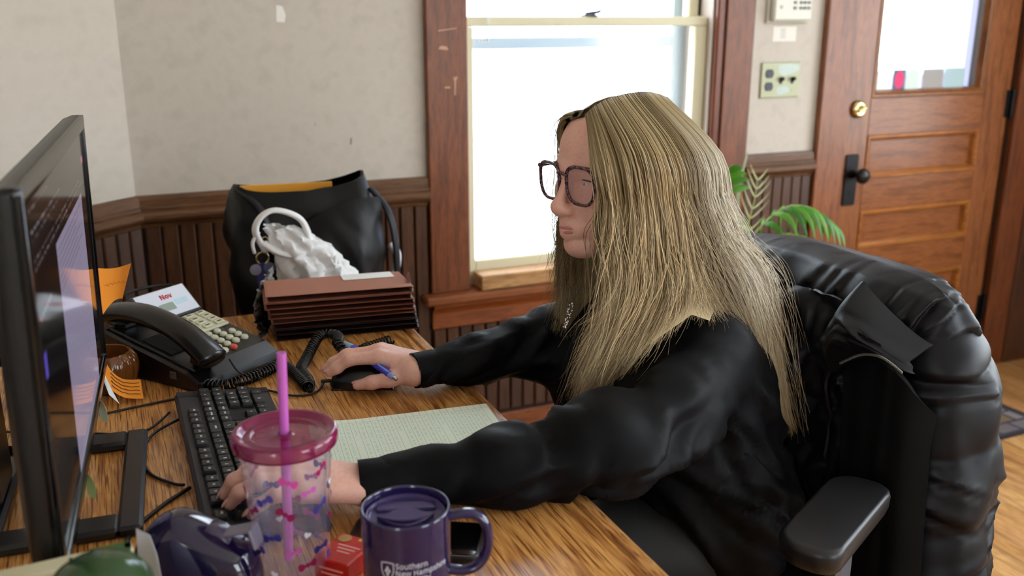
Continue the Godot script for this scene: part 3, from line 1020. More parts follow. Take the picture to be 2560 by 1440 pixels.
const DY := 0.75
func build_desk() -> void:
	# ---- desk ----
	var d := thing("desk", "worn golden oak desk with a grooved front edge under the screen and papers", "desk", Vector3(0.08, 0, 1.3))
	var oak := mat(Color(0.87, 0.66, 0.40), 0.27)
	tex.oak = ntex(noise(61, 0.016, 4, FastNoiseLite.TYPE_SIMPLEX_SMOOTH, 22.0), [[0.0, Color(0.62, 0.50, 0.40)], [0.3, Color(0.82, 0.74, 0.66)], [0.45, Color(1, 0.97, 0.92)], [0.58, Color(0.86, 0.78, 0.68)], [0.72, Color(1, 0.98, 0.95)], [1.0, Color(0.76, 0.66, 0.56)]])
	tex.oakpore = ntex(noise(62, 0.05, 4), [[0.0, Color(0.42, 0.33, 0.26)], [0.33, Color(0.72, 0.64, 0.56)], [0.45, Color(1, 1, 1)], [1.0, Color(1, 1, 1)]])
	tri_tex(oak, tex.oak, Vector3(4.2, 4.2, 0.42), true)
	detail(oak, tex.oakpore, Vector3(11, 11, 0.32))
	tex.wearr = ntex(noise(63, 0.012, 5), [[0.0, Color(0.20, 0.20, 0.20)], [0.5, Color(0.30, 0.30, 0.30)], [1.0, Color(0.48, 0.48, 0.48)]])
	oak.roughness = 1.0
	oak.roughness_texture = tex.wearr
	var oak_edge := mat(Color(0.83, 0.63, 0.40), 0.3)
	tri_tex(oak_edge, tex.oak, Vector3(6, 6, 0.6), true, Vector3(0.4, 0, 0.2))
	detail(oak_edge, tex.oakpore, Vector3(13, 13, 0.8))
	var dark_oak := wood(Color(0.38, 0.22, 0.11), 1, 0.45, 60)
	var o := Vector3(0.08, 0, 1.3)
	var b := B.new()
	b.xf.origin = -o
	b.span(Vector3(-0.36, 0.718, 0.62), Vector3(0.487, DY, 2.05), 0.002)
	put("desktop", b, oak, d)
	b = B.new()
	b.xf.origin = -o
	b.span(Vector3(0.4885, 0.713, 0.616), Vector3(0.512, DY, 2.054), 0.005)
	put("edge_strip", b, oak_edge, d)
	b = B.new()
	b.xf.origin = -o
	b.span(Vector3(-0.33, 0.0, 0.66), Vector3(-0.31, 0.718, 2.0))
	put("back_panel", b, dark_oak, d)
	for z in [[0.66, 0.98], [1.68, 2.0]]:
		b = B.new()
		b.xf.origin = -o
		b.span(Vector3(-0.31, 0.04, z[0]), Vector3(0.46, 0.717, z[1]), 0.003)
		var ped := put("pedestal", b, dark_oak, d)
		for k in 3:
			b = B.new()
			b.xf.origin = -o
			b.span(Vector3(0.46, 0.06 + k * 0.218, z[0] + 0.012), Vector3(0.478, 0.265 + k * 0.218, z[1] - 0.012), 0.004)
			put("drawer", b, dark_oak, ped)
			b = B.new()
			b.xf.origin = -o
			b.ball(Vector3(0.488, 0.165 + k * 0.218, (z[0] + z[1]) / 2), Vector3.ONE * 0.014, 12)
			put("knob", b, brass, ped)
	# ---- low cabinet behind the desk that carries the bag ----
	var c := thing("low_cabinet", "low dark wood cabinet behind the desk under the black bag", "cabinet", Vector3(0.36, 0, 0.33))
	b = B.new()
	b.span(Vector3(-0.25, 0.0, -0.23), Vector3(0.24, 0.535, 0.25), 0.003)
	put("body", b, dark_oak, c)
	b = B.new()
	b.span(Vector3(-0.265, 0.535, -0.24), Vector3(0.255, 0.555, 0.265), 0.004)
	put("top", b, dark_oak, c)
	b = B.new()
	b.span(Vector3(-0.235, 0.05, 0.25), Vector3(0.225, 0.52, 0.262), 0.003)
	var dr := put("door", b, dark_oak, c)
	b = B.new()
	b.ball(Vector3(0.19, 0.3, 0.272), Vector3.ONE * 0.012, 12)
	put("knob", b, brass, dr)
	monitor()
	keyboard()
	telephone()
	folders()
	bag()
	desk_things()

func monitor() -> void:
	var th := deg_to_rad(86.0)
	var t := thing("monitor", "large black flat screen monitor showing a pale document on a dark page", "monitor", Vector3(-0.0535, DY, 1.3192), th)
	var gloss := mat(Color(0.015, 0.015, 0.018), 0.16)
	var W := 0.64
	var tilt := Basis(Vector3.RIGHT, 0.024)
	var b := B.new()       # back shell
	var rows := []
	for s in [[0.0, 1.0, 1.0], [0.010, 1.0, 1.0], [0.022, 0.985, 0.975], [0.036, 0.80, 0.78], [0.052, 0.55, 0.55], [0.056, 0.30, 0.30], [0.056, 0.0, 0.0]]:
		var line := PackedVector3Array()
		for p in rrect(W * maxf(s[1], 0.001), 0.376 * maxf(s[2], 0.001), 0.008 * maxf(s[1], 0.01)):
			line.append(tilt * Vector3(p.x, p.y, -s[0]) + Vector3(0, 0.256, 0))
		rows.append(line)
	b.grid(rows, true, true)
	put("shell", b, black_plastic, t)
	b = B.new()       # front bezel
	var ro := rrect(W, 0.376, 0.006)
	var ri := rrect(W - 0.034, 0.376 - 0.036, 0.001)
	rows = []
	for s in [[ro, -0.004], [ro, 0.004], [ri, 0.0045], [ri, 0.0]]:
		var line := PackedVector3Array()
		for p in s[0]:
			line.append(tilt * Vector3(p.x, p.y, s[1]) + Vector3(0, 0.256, 0))
		rows.append(line)
	b.grid(rows, true)
	put("bezel", b, gloss, t)
	# picture on the screen
	var im := Image.create(1024, 600, false, Image.FORMAT_RGB8)
	im.fill(Color(0.045, 0.04, 0.05))
	im.fill_rect(Rect2i(36, 0, 988, 84), Color(0.10, 0.095, 0.10))
	im.fill_rect(Rect2i(36, 84, 988, 40), Color(0.075, 0.07, 0.08))
	var rng := RandomNumberGenerator.new()
	rng.seed = 9
	for row in [[18, 8, 0.42], [52, 14, 0.5], [66, 10, 0.35], [98, 22, 0.38], [112, 26, 0.4]]:
		var x := 60
		for k in row[1]:
			var w := rng.randi_range(8, 38)
			var g: float = row[2] * rng.randf_range(0.6, 1.0)
			im.fill_rect(Rect2i(x, row[0], w, 5), Color(g, g * 0.95, g))
			x += w + rng.randi_range(5, 20)
			if x > 960: break
	im.fill_rect(Rect2i(930, 60, 30, 16), Color(0.72, 0.35, 0.30))
	im.fill_rect(Rect2i(962, 60, 16, 16), Color(0.45, 0.40, 0.75))
	# document page
	im.fill_rect(Rect2i(330, 134, 530, 466), Color(0.54, 0.51, 0.60))
	for k in 7:
		im.fill_rect(Rect2i(350, 150 + k * 13, 480 - (k * 71) % 160, 4), Color(0.46, 0.43, 0.51))
	for k in 22:
		im.fill_rect(Rect2i(350, 252 + k * 15, 490 - (k * 97) % 210, 3), Color(0.51, 0.48, 0.57))
	# tool strip on the viewer's left
	im.fill_rect(Rect2i(0, 0, 34, 600), Color(0.20, 0.18, 0.22))
	for k in 20:
		im.fill_rect(Rect2i(6, 70 + k * 26, 22, 16), [Color(0.75, 0.60, 0.12), Color(0.40, 0.32, 0.66), Color(0.55, 0.50, 0.60), Color(0.62, 0.25, 0.22), Color(0.30, 0.28, 0.34), Color(0.75, 0.60, 0.12)][(k * 5 + k / 4) % 6])
	im.fill_rect(Rect2i(48, 250, 26, 44), Color(0.36, 0.30, 0.72))
	for k in 6:
		im.fill_rect(Rect2i(60 + k * 26, 190, 14, 10), [Color(0.62, 0.12, 0.15), Color(0.5, 0.48, 0.5), Color(0.5, 0.48, 0.5), Color(0.5, 0.48, 0.5), Color(0.5, 0.48, 0.5), Color(0.5, 0.48, 0.5)][k])
	var sm := mat(Color(0.012, 0.012, 0.015), 0.09)
	sm.emission_enabled = true
	sm.emission = Color(1, 1, 1)
	sm.emission_operator = BaseMaterial3D.EMISSION_OP_MULTIPLY
	sm.emission_texture = ImageTexture.create_from_image(im)
	sm.emission_energy_multiplier = 0.85
	b = B.new()
	rows = []
	for y in [0.170, -0.170]:
		rows.append(PackedVector3Array([tilt * Vector3(-W / 2 + 0.017, y, 0.001) + Vector3(0, 0.256, 0), tilt * Vector3(W / 2 - 0.017, y, 0.001) + Vector3(0, 0.256, 0)]))
	b.grid(rows, false, true)
	put("screen", b, sm, t)
	# stand: hollow rectangular foot and a neck
	b = B.new()
	for s in [[-0.115, 0.172, 0.026, 0.054], [-0.115, -0.073, -0.13, 0.028], [0.130, 0.172, -0.13, 0.028], [-0.115, 0.172, -0.15, -0.10]]:
		b.span(Vector3(s[0], 0.0, s[2]), Vector3(s[1], 0.014, s[3]), 0.004)
	var ft := put("foot", b, black_plastic, t)
	b = B.new()
	b.span(Vector3(-0.02, 0.010, -0.14), Vector3(0.08, 0.24, -0.105), 0.008)
	b.span(Vector3(-0.02, 0.19, -0.11), Vector3(0.08, 0.24, -0.05), 0.006)
	put("neck", b, black_plastic, t)
	# sticky notes on the far edge of the screen
	var orange := mat(Color(0.98, 0.60, 0.13), 0.7)
	orange.backlight_enabled = true
	orange.backlight = Color(0.5, 0.5, 0.5)
	rows = []
	for a in 9:
		var f := a / 8.0
		var line := PackedVector3Array()
		for k in 9:
			var g := k / 8.0
			var p := Vector3(-0.031, 0.966, 0.996).lerp(Vector3(-0.033, 0.888, 0.994), f)
			var q := Vector3(0.018, 0.964, 0.985).lerp(Vector3(0.000, 0.900, 0.972), f)
			var w := p.lerp(q, g)
			w.y += -0.006 * sin(g * PI) * (1.0 - f) + f * 0.006 * (1.0 - cos(g * PI)) * 0.5 - f * 0.010 * g * (1 - g) * -2.0
			w.z -= 0.012 * sin(g * PI * 0.8)
			line.append(w)
		rows.append(line)
	b = B.new()
	b.sheet(rows, 0.0003, true)
	var n := put("sticky_note", b, orange)
	tag(n, "orange sticky note curling off the upper far edge of the screen", "note", "orange sticky notes on the screen edge")
	pen_lines(n, Vector3(-0.022, 0.938, 0.9995), Vector3(0.0085, 0.936, 0.9885), 1)
	var U := cr(PackedVector3Array([Vector3(-0.036, 0.828, 0.997), Vector3(-0.030, 0.803, 0.992), Vector3(-0.014, 0.782, 0.986), Vector3(0.012, 0.776, 0.984)]), 5)
	var Lw := cr(PackedVector3Array([Vector3(-0.040, 0.800, 1.022), Vector3(-0.030, 0.778, 1.020), Vector3(-0.012, 0.761, 1.016), Vector3(0.013, 0.754, 1.012)]), 5)
	rows = []
	for a in 7:
		var line := PackedVector3Array()
		for k in U.size():
			line.append(U[k].lerp(Lw[k], a / 6.0))
		rows.append(line)
	b = B.new()
	b.sheet(rows, 0.0003, true)
	n = put("sticky_note", b, orange)
	tag(n, "orange sticky note with handwriting curling from the lower corner of the screen onto the desk", "note", "orange sticky notes on the screen edge")
	var ink := mat(Color(0.45, 0.26, 0.10), 0.8)
	b = B.new()
	for r in 4:
		var f := 0.2 + r * 0.19
		var pts := PackedVector3Array()
		for k in range(5, U.size() - 1):
			pts.append(U[k].lerp(Lw[k], f) + Vector3(0.0004, 0.0006 + 0.0006 * sin(k * 2.4 + r), 0.0004))
		b.tube(pts, 0.0006, 4)
	put("handwriting", b, ink, n)
	# white slip behind it and small page flags under the bottom edge
	b = B.new()
	rows = []
	for a in 5:
		var f := a / 4.0
		rows.append(PackedVector3Array([Vector3(-0.041, 0.812 - f * 0.012, 1.016 + f * 0.004), Vector3(-0.038 + f * 0.003, 0.806 - f * 0.03, 1.020 + f * 0.012), Vector3(-0.034 + f * 0.012, 0.790 - f * 0.034, 1.022 + f * 0.004)]))
	b.sheet(rows, 0.0003)
	tag(put("paper_slip", b, mat(Color(0.90, 0.92, 0.92), 0.7)), "white paper slip tucked behind the lower orange sticky note", "note")
	for k in 2:
		var z: float = [1.165, 1.395][k]
		var x := -0.041 - (z - 1.0) * 0.0694
		b = B.new()
		rows = []
		for a in 5:
			var f := a / 4.0
			rows.append(PackedVector3Array([Vector3(x + 0.002 + 0.004 * sin(f * 2.0), 0.820 - f * 0.030, z - 0.008), Vector3(x + 0.011 + 0.005 * sin(f * 2.6), 0.820 - f * (0.033 if k == 0 else 0.030), z + 0.004 + f * 0.004)]))
		b.sheet(rows, 0.0003)
		tag(put("page_flag", b, mat([Color(0.80, 0.86, 0.78), Color(0.66, 0.76, 0.52)][k], 0.7)), ["pale page flag hanging under the screen nearer the lower sticky note", "green page flag hanging under the screen above the monitor foot"][k], "flag", "page flags under the screen")

func pen_lines(n: Node3D, a: Vector3, c: Vector3, rows: int) -> void:
	var b := B.new()
	for r in rows:
		var pts := PackedVector3Array()
		for k in 15:
			var g := k / 14.0
			var w := a.lerp(c, g) + Vector3(0, 0.0022 * sin(k * 2.3) - 0.004 * r, 0)
			w.z -= 0.0105 * sin(g * PI * 0.8)
			pts.append(w)
		b.tube(pts, 0.0005, 4)
	put("handwriting", b, mat(Color(0.80, 0.42, 0.16), 0.8), n)

func keyboard() -> void:
	var t := thing("keyboard", "black full-size keyboard with ribbed ends and white key legends", "keyboard", Vector3(0.126, DY, 1.290), PI / 2)
	var body := mat(Color(0.13, 0.125, 0.14), 0.5)
	var keym := mat(Color(0.10, 0.098, 0.11), 0.42)
	var legend := mat(Color(0.86, 0.86, 0.88), 0.6)
	var slope := Basis(Vector3.RIGHT, 0.095)
	var b := B.new()
	b.xf = Transform3D(slope, Vector3(0, 0.012, 0))
	b.box(Vector3(0, 0, 0), Vector3(0.452, 0.014, 0.140), 0.004)
	put("body", b, body, t)
	b = B.new()
	b.xf = Transform3D(slope, Vector3(0, 0.012, 0))
	for s in [-1.0, 1.0]:
		for k in 9:
			b.box(Vector3(s * (0.2255 - k * 0.0022 * (1.0 if s < 0 else 1.0)), 0.0072, 0.0), Vector3(0.0011, 0.002, 0.136), 0.0004)
	for k in 16:
		b.box(Vector3(0.102 + k * 0.0022 - 0.0, 0.0072, 0.012), Vector3(0.0011, 0.002, 0.034), 0.0004)
	put("ribs", b, body, t)
	b = B.new()
	for s in [-0.17, 0.17]:
		b = B.new()
		b.box(Vector3(s, 0.008, -0.055), Vector3(0.03, 0.016, 0.012), 0.003)
		put("tilt_foot", b, body, t)
	# keys
	var shapes := {}
	var legends := {}
	var U := 0.0186
	var x0 := -0.196
	var rows := [
		[-0.0505, [["Esc", 0, 1], ["F1", 2, 1], ["F2", 3, 1], ["F3", 4, 1], ["F4", 5, 1], ["F5", 6.5, 1], ["F6", 7.5, 1], ["F7", 8.5, 1], ["F8", 9.5, 1], ["F9", 11, 1], ["F10", 12, 1], ["F11", 13, 1], ["F12", 14, 1], ["Prt", 15.2, 1], ["Scr", 16.2, 1], ["Brk", 17.2, 1]]],
		[-0.0285, [["`", 0, 1], ["1", 1, 1], ["2", 2, 1], ["3", 3, 1], ["4", 4, 1], ["5", 5, 1], ["6", 6, 1], ["7", 7, 1], ["8", 8, 1], ["9", 9, 1], ["0", 10, 1], ["-", 11, 1], ["=", 12, 1], ["Back", 13, 2], ["Ins", 15.2, 1], ["Home", 16.2, 1], ["PgUp", 17.2, 1], ["Num", 18.4, 1], ["/", 19.4, 1], ["*", 20.4, 1], ["-", 21.4, 1]]],
		[-0.0098, [["Tab", 0, 1.5], ["Q", 1.5, 1], ["W", 2.5, 1], ["E", 3.5, 1], ["R", 4.5, 1], ["T", 5.5, 1], ["Y", 6.5, 1], ["U", 7.5, 1], ["I", 8.5, 1], ["O", 9.5, 1], ["P", 10.5, 1], ["[", 11.5, 1], ["]", 12.5, 1], ["\\", 13.5, 1.5], ["Del", 15.2, 1], ["End", 16.2, 1], ["PgDn", 17.2, 1], ["7", 18.4, 1], ["8", 19.4, 1], ["9", 20.4, 1], ["+", 21.4, 1]]],
		[0.0089, [["Caps", 0, 1.75], ["A", 1.75, 1], ["S", 2.75, 1], ["D", 3.75, 1], ["F", 4.75, 1], ["G", 5.75, 1], ["H", 6.75, 1], ["J", 7.75, 1], ["K", 8.75, 1], ["L", 9.75, 1], [";", 10.75, 1], ["'", 11.75, 1], ["Enter", 12.75, 2.25], ["4", 18.4, 1], ["5", 19.4, 1], ["6", 20.4, 1]]],
		[0.0276, [["Shift", 0, 2.25], ["Z", 2.25, 1], ["X", 3.25, 1], ["C", 4.25, 1], ["V", 5.25, 1], ["B", 6.25, 1], ["N", 7.25, 1], ["M", 8.25, 1], [",", 9.25, 1], [".", 10.25, 1], ["/", 11.25, 1], ["Shift", 12.25, 2.75], ["^", 16.2, 1], ["1", 18.4, 1], ["2", 19.4, 1], ["3", 20.4, 1], ["Ent", 21.4, 1]]],
		[0.0463, [["Ctrl", 0, 1.5], ["Win", 1.5, 1.25], ["Alt", 2.75, 1.25], [" ", 4, 6], ["Alt", 10, 1.25], ["Win", 11.25, 1.25], ["Menu", 12.5, 1.25], ["Ctrl", 13.75, 1.25], ["<", 15.2, 1], ["v", 16.2, 1], [">", 17.2, 1], ["0", 18.4, 2], [".", 20.4, 1]]],
	]
	for r in rows:
		for k in r[1]:
			var w: float = k[2]
			if not shapes.has(w):
				var kb := B.new()
				var lines := []
				for s in [[0.0, 1.0], [0.004, 0.97], [0.0072, 0.86], [0.0080, 0.80], [0.0076, 0.5]]:
					var line := PackedVector3Array()
					for p in rrect(U * w - 0.0016 - (1.0 - s[1]) * 0.017, (0.0166) - (1.0 - s[1]) * 0.017, 0.002 * s[1], 2):
						line.append(Vector3(p.x, s[0], -p.y))
					lines.append(line)
				var mid := PackedVector3Array()
				for p in lines[0]: mid.append(Vector3(p.x * 0.01, 0.0074, p.z * 0.01))
				lines.append(mid)
				kb.grid(lines, true)
				shapes[w] = kb.mesh()
			var o := put("key", shapes[w], keym, t)
			o.transform = Transform3D(slope, Vector3(0, 0.012, 0) + slope * Vector3(x0 + (k[1] + w / 2.0) * U, 0.007, r[0]))
			if k[0] != " ":
				var cap: String = k[0]
				var sz := 0.0062 if cap.length() == 1 else 0.0042
				if not legends.has(cap):
					legends[cap] = words_on(cap, sz, 0.0003, true)
				var lt := put("legend", legends[cap], legend, o)
				lt.transform = Transform3D(Basis(Vector3.RIGHT, -PI / 2), Vector3(-0.0018 if cap.length() == 1 else 0.0, 0.0080, 0.0005))
	# lead from the back edge of the keyboard
	cable("lead", PackedVector3Array([Vector3(0.064, 0.760, 1.125), Vector3(0.020, 0.754, 1.155), Vector3(0.003, 0.753, 1.215), Vector3(0.008, 0.753, 1.281), Vector3(0.033, 0.753, 1.322), Vector3(0.046, 0.754, 1.334)]), 0.0021, "", t)
	cable("screen_lead", PackedVector3Array([Vector3(0.046, 0.756, 1.09), Vector3(0.019, 0.753, 1.129), Vector3(-0.010, 0.753, 1.143), Vector3(-0.06, 0.753, 1.118), Vector3(-0.2, 0.753, 1.05)]), 0.0018, "thin black lead running behind the monitor foot")
	cable("power_lead", PackedVector3Array([Vector3(0.052, 0.754, 1.345), Vector3(0.02, 0.753, 1.374), Vector3(-0.012, 0.753, 1.416), Vector3(-0.024, 0.753, 1.440), Vector3(-0.05, 0.753, 1.52), Vector3(-0.2, 0.753, 1.56)]), 0.0028, "black lead passing in front of the monitor foot to the left")

func cable(called: String, pts: PackedVector3Array, r: float, label: String, of: Node3D = null) -> MeshInstance3D:
	var b := B.new()
	if of: pts = of.transform.affine_inverse() * pts
	b.tube(cr(pts, 7), r, 7)
	var o := put(called, b, mat(Color(0.05, 0.05, 0.055), 0.5), of)
	if of == null: tag(o, label, "cable")
	return o

func telephone() -> void:
	var t := thing("desk_telephone", "black office telephone with cream keypad panel and pale tilted display", "telephone", Vector3(0.101, DY, 0.875), deg_to_rad(37.6))
	var blk := mat(Color(0.035, 0.035, 0.04), 0.3)
	var b := B.new()
	# wedge body: side outline swept across the width
	b.xf = Transform3D(Basis(Vector3(0, 0, 1), Vector3(0, 1, 0), Vector3(-1, 0, 0)), Vector3.ZERO)
	b.prism(PackedVector2Array([Vector2(0.112, 0.0), Vector2(0.116, 0.006), Vector2(0.112, 0.018), Vector2(0.085, 0.032), Vector2(-0.105, 0.072), Vector2(-0.112, 0.068), Vector2(-0.112, 0.010), Vector2(-0.10, 0.0)]), -0.092, 0.092, 0.004)
	put("base", b, blk, t)
	var sl := Basis(Vector3.RIGHT, atan2(0.040, 0.19))
	var top := func(x: float, z: float, up: float) -> Vector3:
		return Vector3(x, 0.032 + (0.085 - z) * 0.21, z) + sl * Vector3(0, up, 0)
	# cradle wells and speaker grille under the handset
	b = B.new()
	b.xf = Transform3D(sl, top.call(-0.056, -0.005, 0.0))
	b.box(Vector3(0, 0.001, 0), Vector3(0.052, 0.005, 0.20), 0.002)
	var cr_ := put("cradle", b, mat(Color(0.03, 0.03, 0.034), 0.4), t)
	b = B.new()
	b.xf = Transform3D(sl, top.call(-0.056, -0.005, 0.0))
	for k in 12:
		b.box(Vector3(-0.0165 + k * 0.003, 0.0045, 0.005), Vector3(0.0013, 0.003, 0.07), 0.0003)
	put("speaker_slots", b, mat(Color(0.08, 0.08, 0.09), 0.4), cr_)
	# display: raised pale panel on a tilted hood
	var hood := Basis(Vector3.RIGHT, 0.75)
	b = B.new()
	b.xf = Transform3D(hood, Vector3(0.028, 0.088, -0.088))
	b.box(Vector3(0, 0, 0), Vector3(0.118, 0.010, 0.062), 0.003)
	b.box(Vector3(0, -0.02, 0.0), Vector3(0.09, 0.04, 0.04), 0.003)
	put("display_hood", b, mat(Color(0.30, 0.31, 0.33), 0.4), t)
	var im := Image.create(256, 128, false, Image.FORMAT_RGB8)
	im.fill(Color(0.86, 0.88, 0.93))
	im.fill_rect(Rect2i(24, 74, 50, 34), Color(0.36, 0.47, 0.32))
	im.fill_rect(Rect2i(80, 66, 74, 36), Color(0.58, 0.64, 0.60))
	im.fill_rect(Rect2i(160, 60, 70, 26), Color(0.76, 0.86, 0.92))
	var dm := mat(Color(1, 1, 1), 0.25)
	dm.albedo_texture = ImageTexture.create_from_image(im)
	b = B.new()
	b.xf = Transform3D(hood, Vector3(0.028, 0.088, -0.088))
	b.grid([PackedVector3Array([Vector3(-0.054, 0.0055, -0.028), Vector3(0.054, 0.0055, -0.028)]), PackedVector3Array([Vector3(-0.054, 0.0055, 0.028), Vector3(0.054, 0.0055, 0.028)])], false, true)
	var dp := put("display", b, dm, t)
	var dt := put("display_word", words_on("Nov", 0.014, 0.0003, true), mat(Color(0.75, 0.12, 0.20), 0.5), dp)
	dt.transform = Transform3D(hood * Basis(Vector3.RIGHT, -PI / 2), Vector3(0.028, 0.088, -0.088) + hood * Vector3(0.005, 0.006, -0.012))
	# cream panel with line keys
	b = B.new()
	b.xf = Transform3D(sl, top.call(0.030, -0.030, 0.0))
	b.box(Vector3(0, 0.002, 0), Vector3(0.112, 0.005, 0.066), 0.0012)
	var pn := put("line_panel", b, mat(Color(0.80, 0.79, 0.68), 0.5), t)
	var lk := B.new()
	lk.box(Vector3(0, 0.0015, 0), Vector3(0.018, 0.003, 0.0105), 0.001)
	var lkm := lk.mesh()
	var lkc := mat(Color(0.84, 0.83, 0.72), 0.45)
	var lks := B.new()
	lks.box(Vector3(0, 0.0032, 0.0), Vector3(0.010, 0.0003, 0.0035))
	var lksm := lks.mesh()
	var lki := mat(Color(0.34, 0.34, 0.29), 0.6)
	for r in 4:
		for c in 4:
			var o := put("line_key", lkm, lkc, pn)
			o.transform = Transform3D(sl, top.call(-0.010 + c * 0.027, -0.053 + r * 0.015, 0.0045))
			var ol := put("key_print", lksm, lki, pn)
			ol.transform = o.transform
	# round cream dial keys, one of them red
	var bt := B.new()
	bt.lathe([Vector2(0.0065, 0.0), Vector2(0.0064, 0.003), Vector2(0.0052, 0.0048), Vector2(0.0, 0.0052)], 14)
	var btm := bt.mesh()
	var cream := mat(Color(0.80, 0.80, 0.70), 0.4)
	for r in 5:
		for c in 5:
			var red := r == 4 and c == 2
			if r == 0 and c == 4 or r == 4 and c > 2: continue
			var o := put("dial_key", btm, cream if not red else mat(Color(0.80, 0.30, 0.22), 0.4), t, "red button" if red else "")
			o.transform = Transform3D(sl, top.call(-0.014 + c * 0.0205, 0.012 + r * 0.0145, 0.0))
	# handset: arched bar with two ends
	b = B.new()
	var pts := cr(PackedVector3Array([Vector3(-0.056, 0.090, -0.122), Vector3(-0.056, 0.098, -0.085), Vector3(-0.056, 0.099, -0.03), Vector3(-0.056, 0.085, 0.04), Vector3(-0.056, 0.062, 0.088), Vector3(-0.056, 0.048, 0.108)]), 5)
	var rad := PackedFloat32Array()
	for k in pts.size():
		var g := float(k) / (pts.size() - 1)
		rad.append(0.0255 + 0.003 * pow(absf(g * 2.0 - 1.0), 2.0))
	b.tube(pts, rad, 18, true, false, 0.62)
	b.box(Vector3(-0.056, 0.080, -0.100), Vector3(0.046, 0.030, 0.042), 0.012, sl)
	b.box(Vector3(-0.056, 0.046, 0.090), Vector3(0.046, 0.030, 0.040), 0.012, sl)
	put("handset", b, mat(Color(0.04, 0.04, 0.045), 0.26), t)
	# side socket
	b = B.new()
	b.box(Vector3(-0.0925, 0.022, 0.055), Vector3(0.002, 0.012, 0.014), 0.0005)
	put("side_socket", b, mat(Color(0.30, 0.28, 0.26), 0.5), t)
	# coiled cord
	var inv := t.transform.affine_inverse()
	var path := PackedVector3Array()
	for p in [Vector2(0.087, 0.975), Vector2(0.105, 1.005), Vector2(0.135, 1.022), Vector2(0.167, 1.012), Vector2(0.207, 0.985), Vector2(0.232, 0.960), Vector2(0.243, 0.985), Vector2(0.248, 1.02), Vector2(0.256, 1.082), Vector2(0.262, 1.055), Vector2(0.262, 1.0), Vector2(0.285, 0.94), Vector2(0.320, 0.885), Vector2(0.347, 0.900), Vector2(0.338, 0.945), Vector2(0.355, 0.965), Vector2(0.385, 0.942), Vector2(0.405, 0.932), Vector2(0.442, 0.915)]:
		path.append(Vector3(p.x, DY + 0.0106 + (0.016 if p.x > 0.30 and p.x < 0.352 else 0.0), p.y))
	path = cr(path, 30)
	var len_ := PackedFloat32Array([0.0])
	for k in range(1, path.size()):
		len_.append(len_[k - 1] + path[k].distance_to(path[k - 1]))
	var total := len_[len_.size() - 1]
	var turns := int(total / 0.0066)
	var coil := PackedVector3Array()
	var seg := 0
	for k in turns * 12 + 1:
		var s := total * k / (turns * 12)
		while seg < path.size() - 2 and len_[seg + 1] < s: seg += 1
		var f := (s - len_[seg]) / maxf(len_[seg + 1] - len_[seg], 1e-6)
		var p := path[seg].lerp(path[seg + 1], f)
		var tg := (path[mini(seg + 2, path.size() - 1)] - path[maxi(seg - 1, 0)]).normalized()
		var sd := tg.cross(Vector3.UP).normalized()
		var up := sd.cross(tg)
		var q := TAU * k / 12.0
		coil.append(inv * (p + (sd * cos(q) + up * sin(q)) * 0.0082))
	b = B.new()
	b.tube(coil, 0.0019, 6)
	var cc := put("coiled_cord", b, mat(Color(0.03, 0.03, 0.035), 0.22), t)
	b = B.new()
	var lead := PackedVector3Array()
	for p in [Vector3(0.150, 0.79, 0.985), Vector3(0.160, 0.772, 0.995), Vector3(0.178, 0.760, 1.002), Vector3(0.196, 0.757, 1.006)]:
		lead.append(inv * p)
	b.tube(cr(lead, 6), 0.0019, 6)
	put("handset_lead", b, mat(Color(0.04, 0.04, 0.045), 0.3), cc)
	cable("line_cable", PackedVector3Array([Vector3(-0.02, 0.790, 0.66), Vector3(0.0, 0.800, 0.56), Vector3(0.058, 0.803, 0.525), Vector3(0.104, 0.80, 0.535), Vector3(0.128, 0.78, 0.60), Vector3(0.125, 0.756, 0.68)]), 0.0030, "", t)

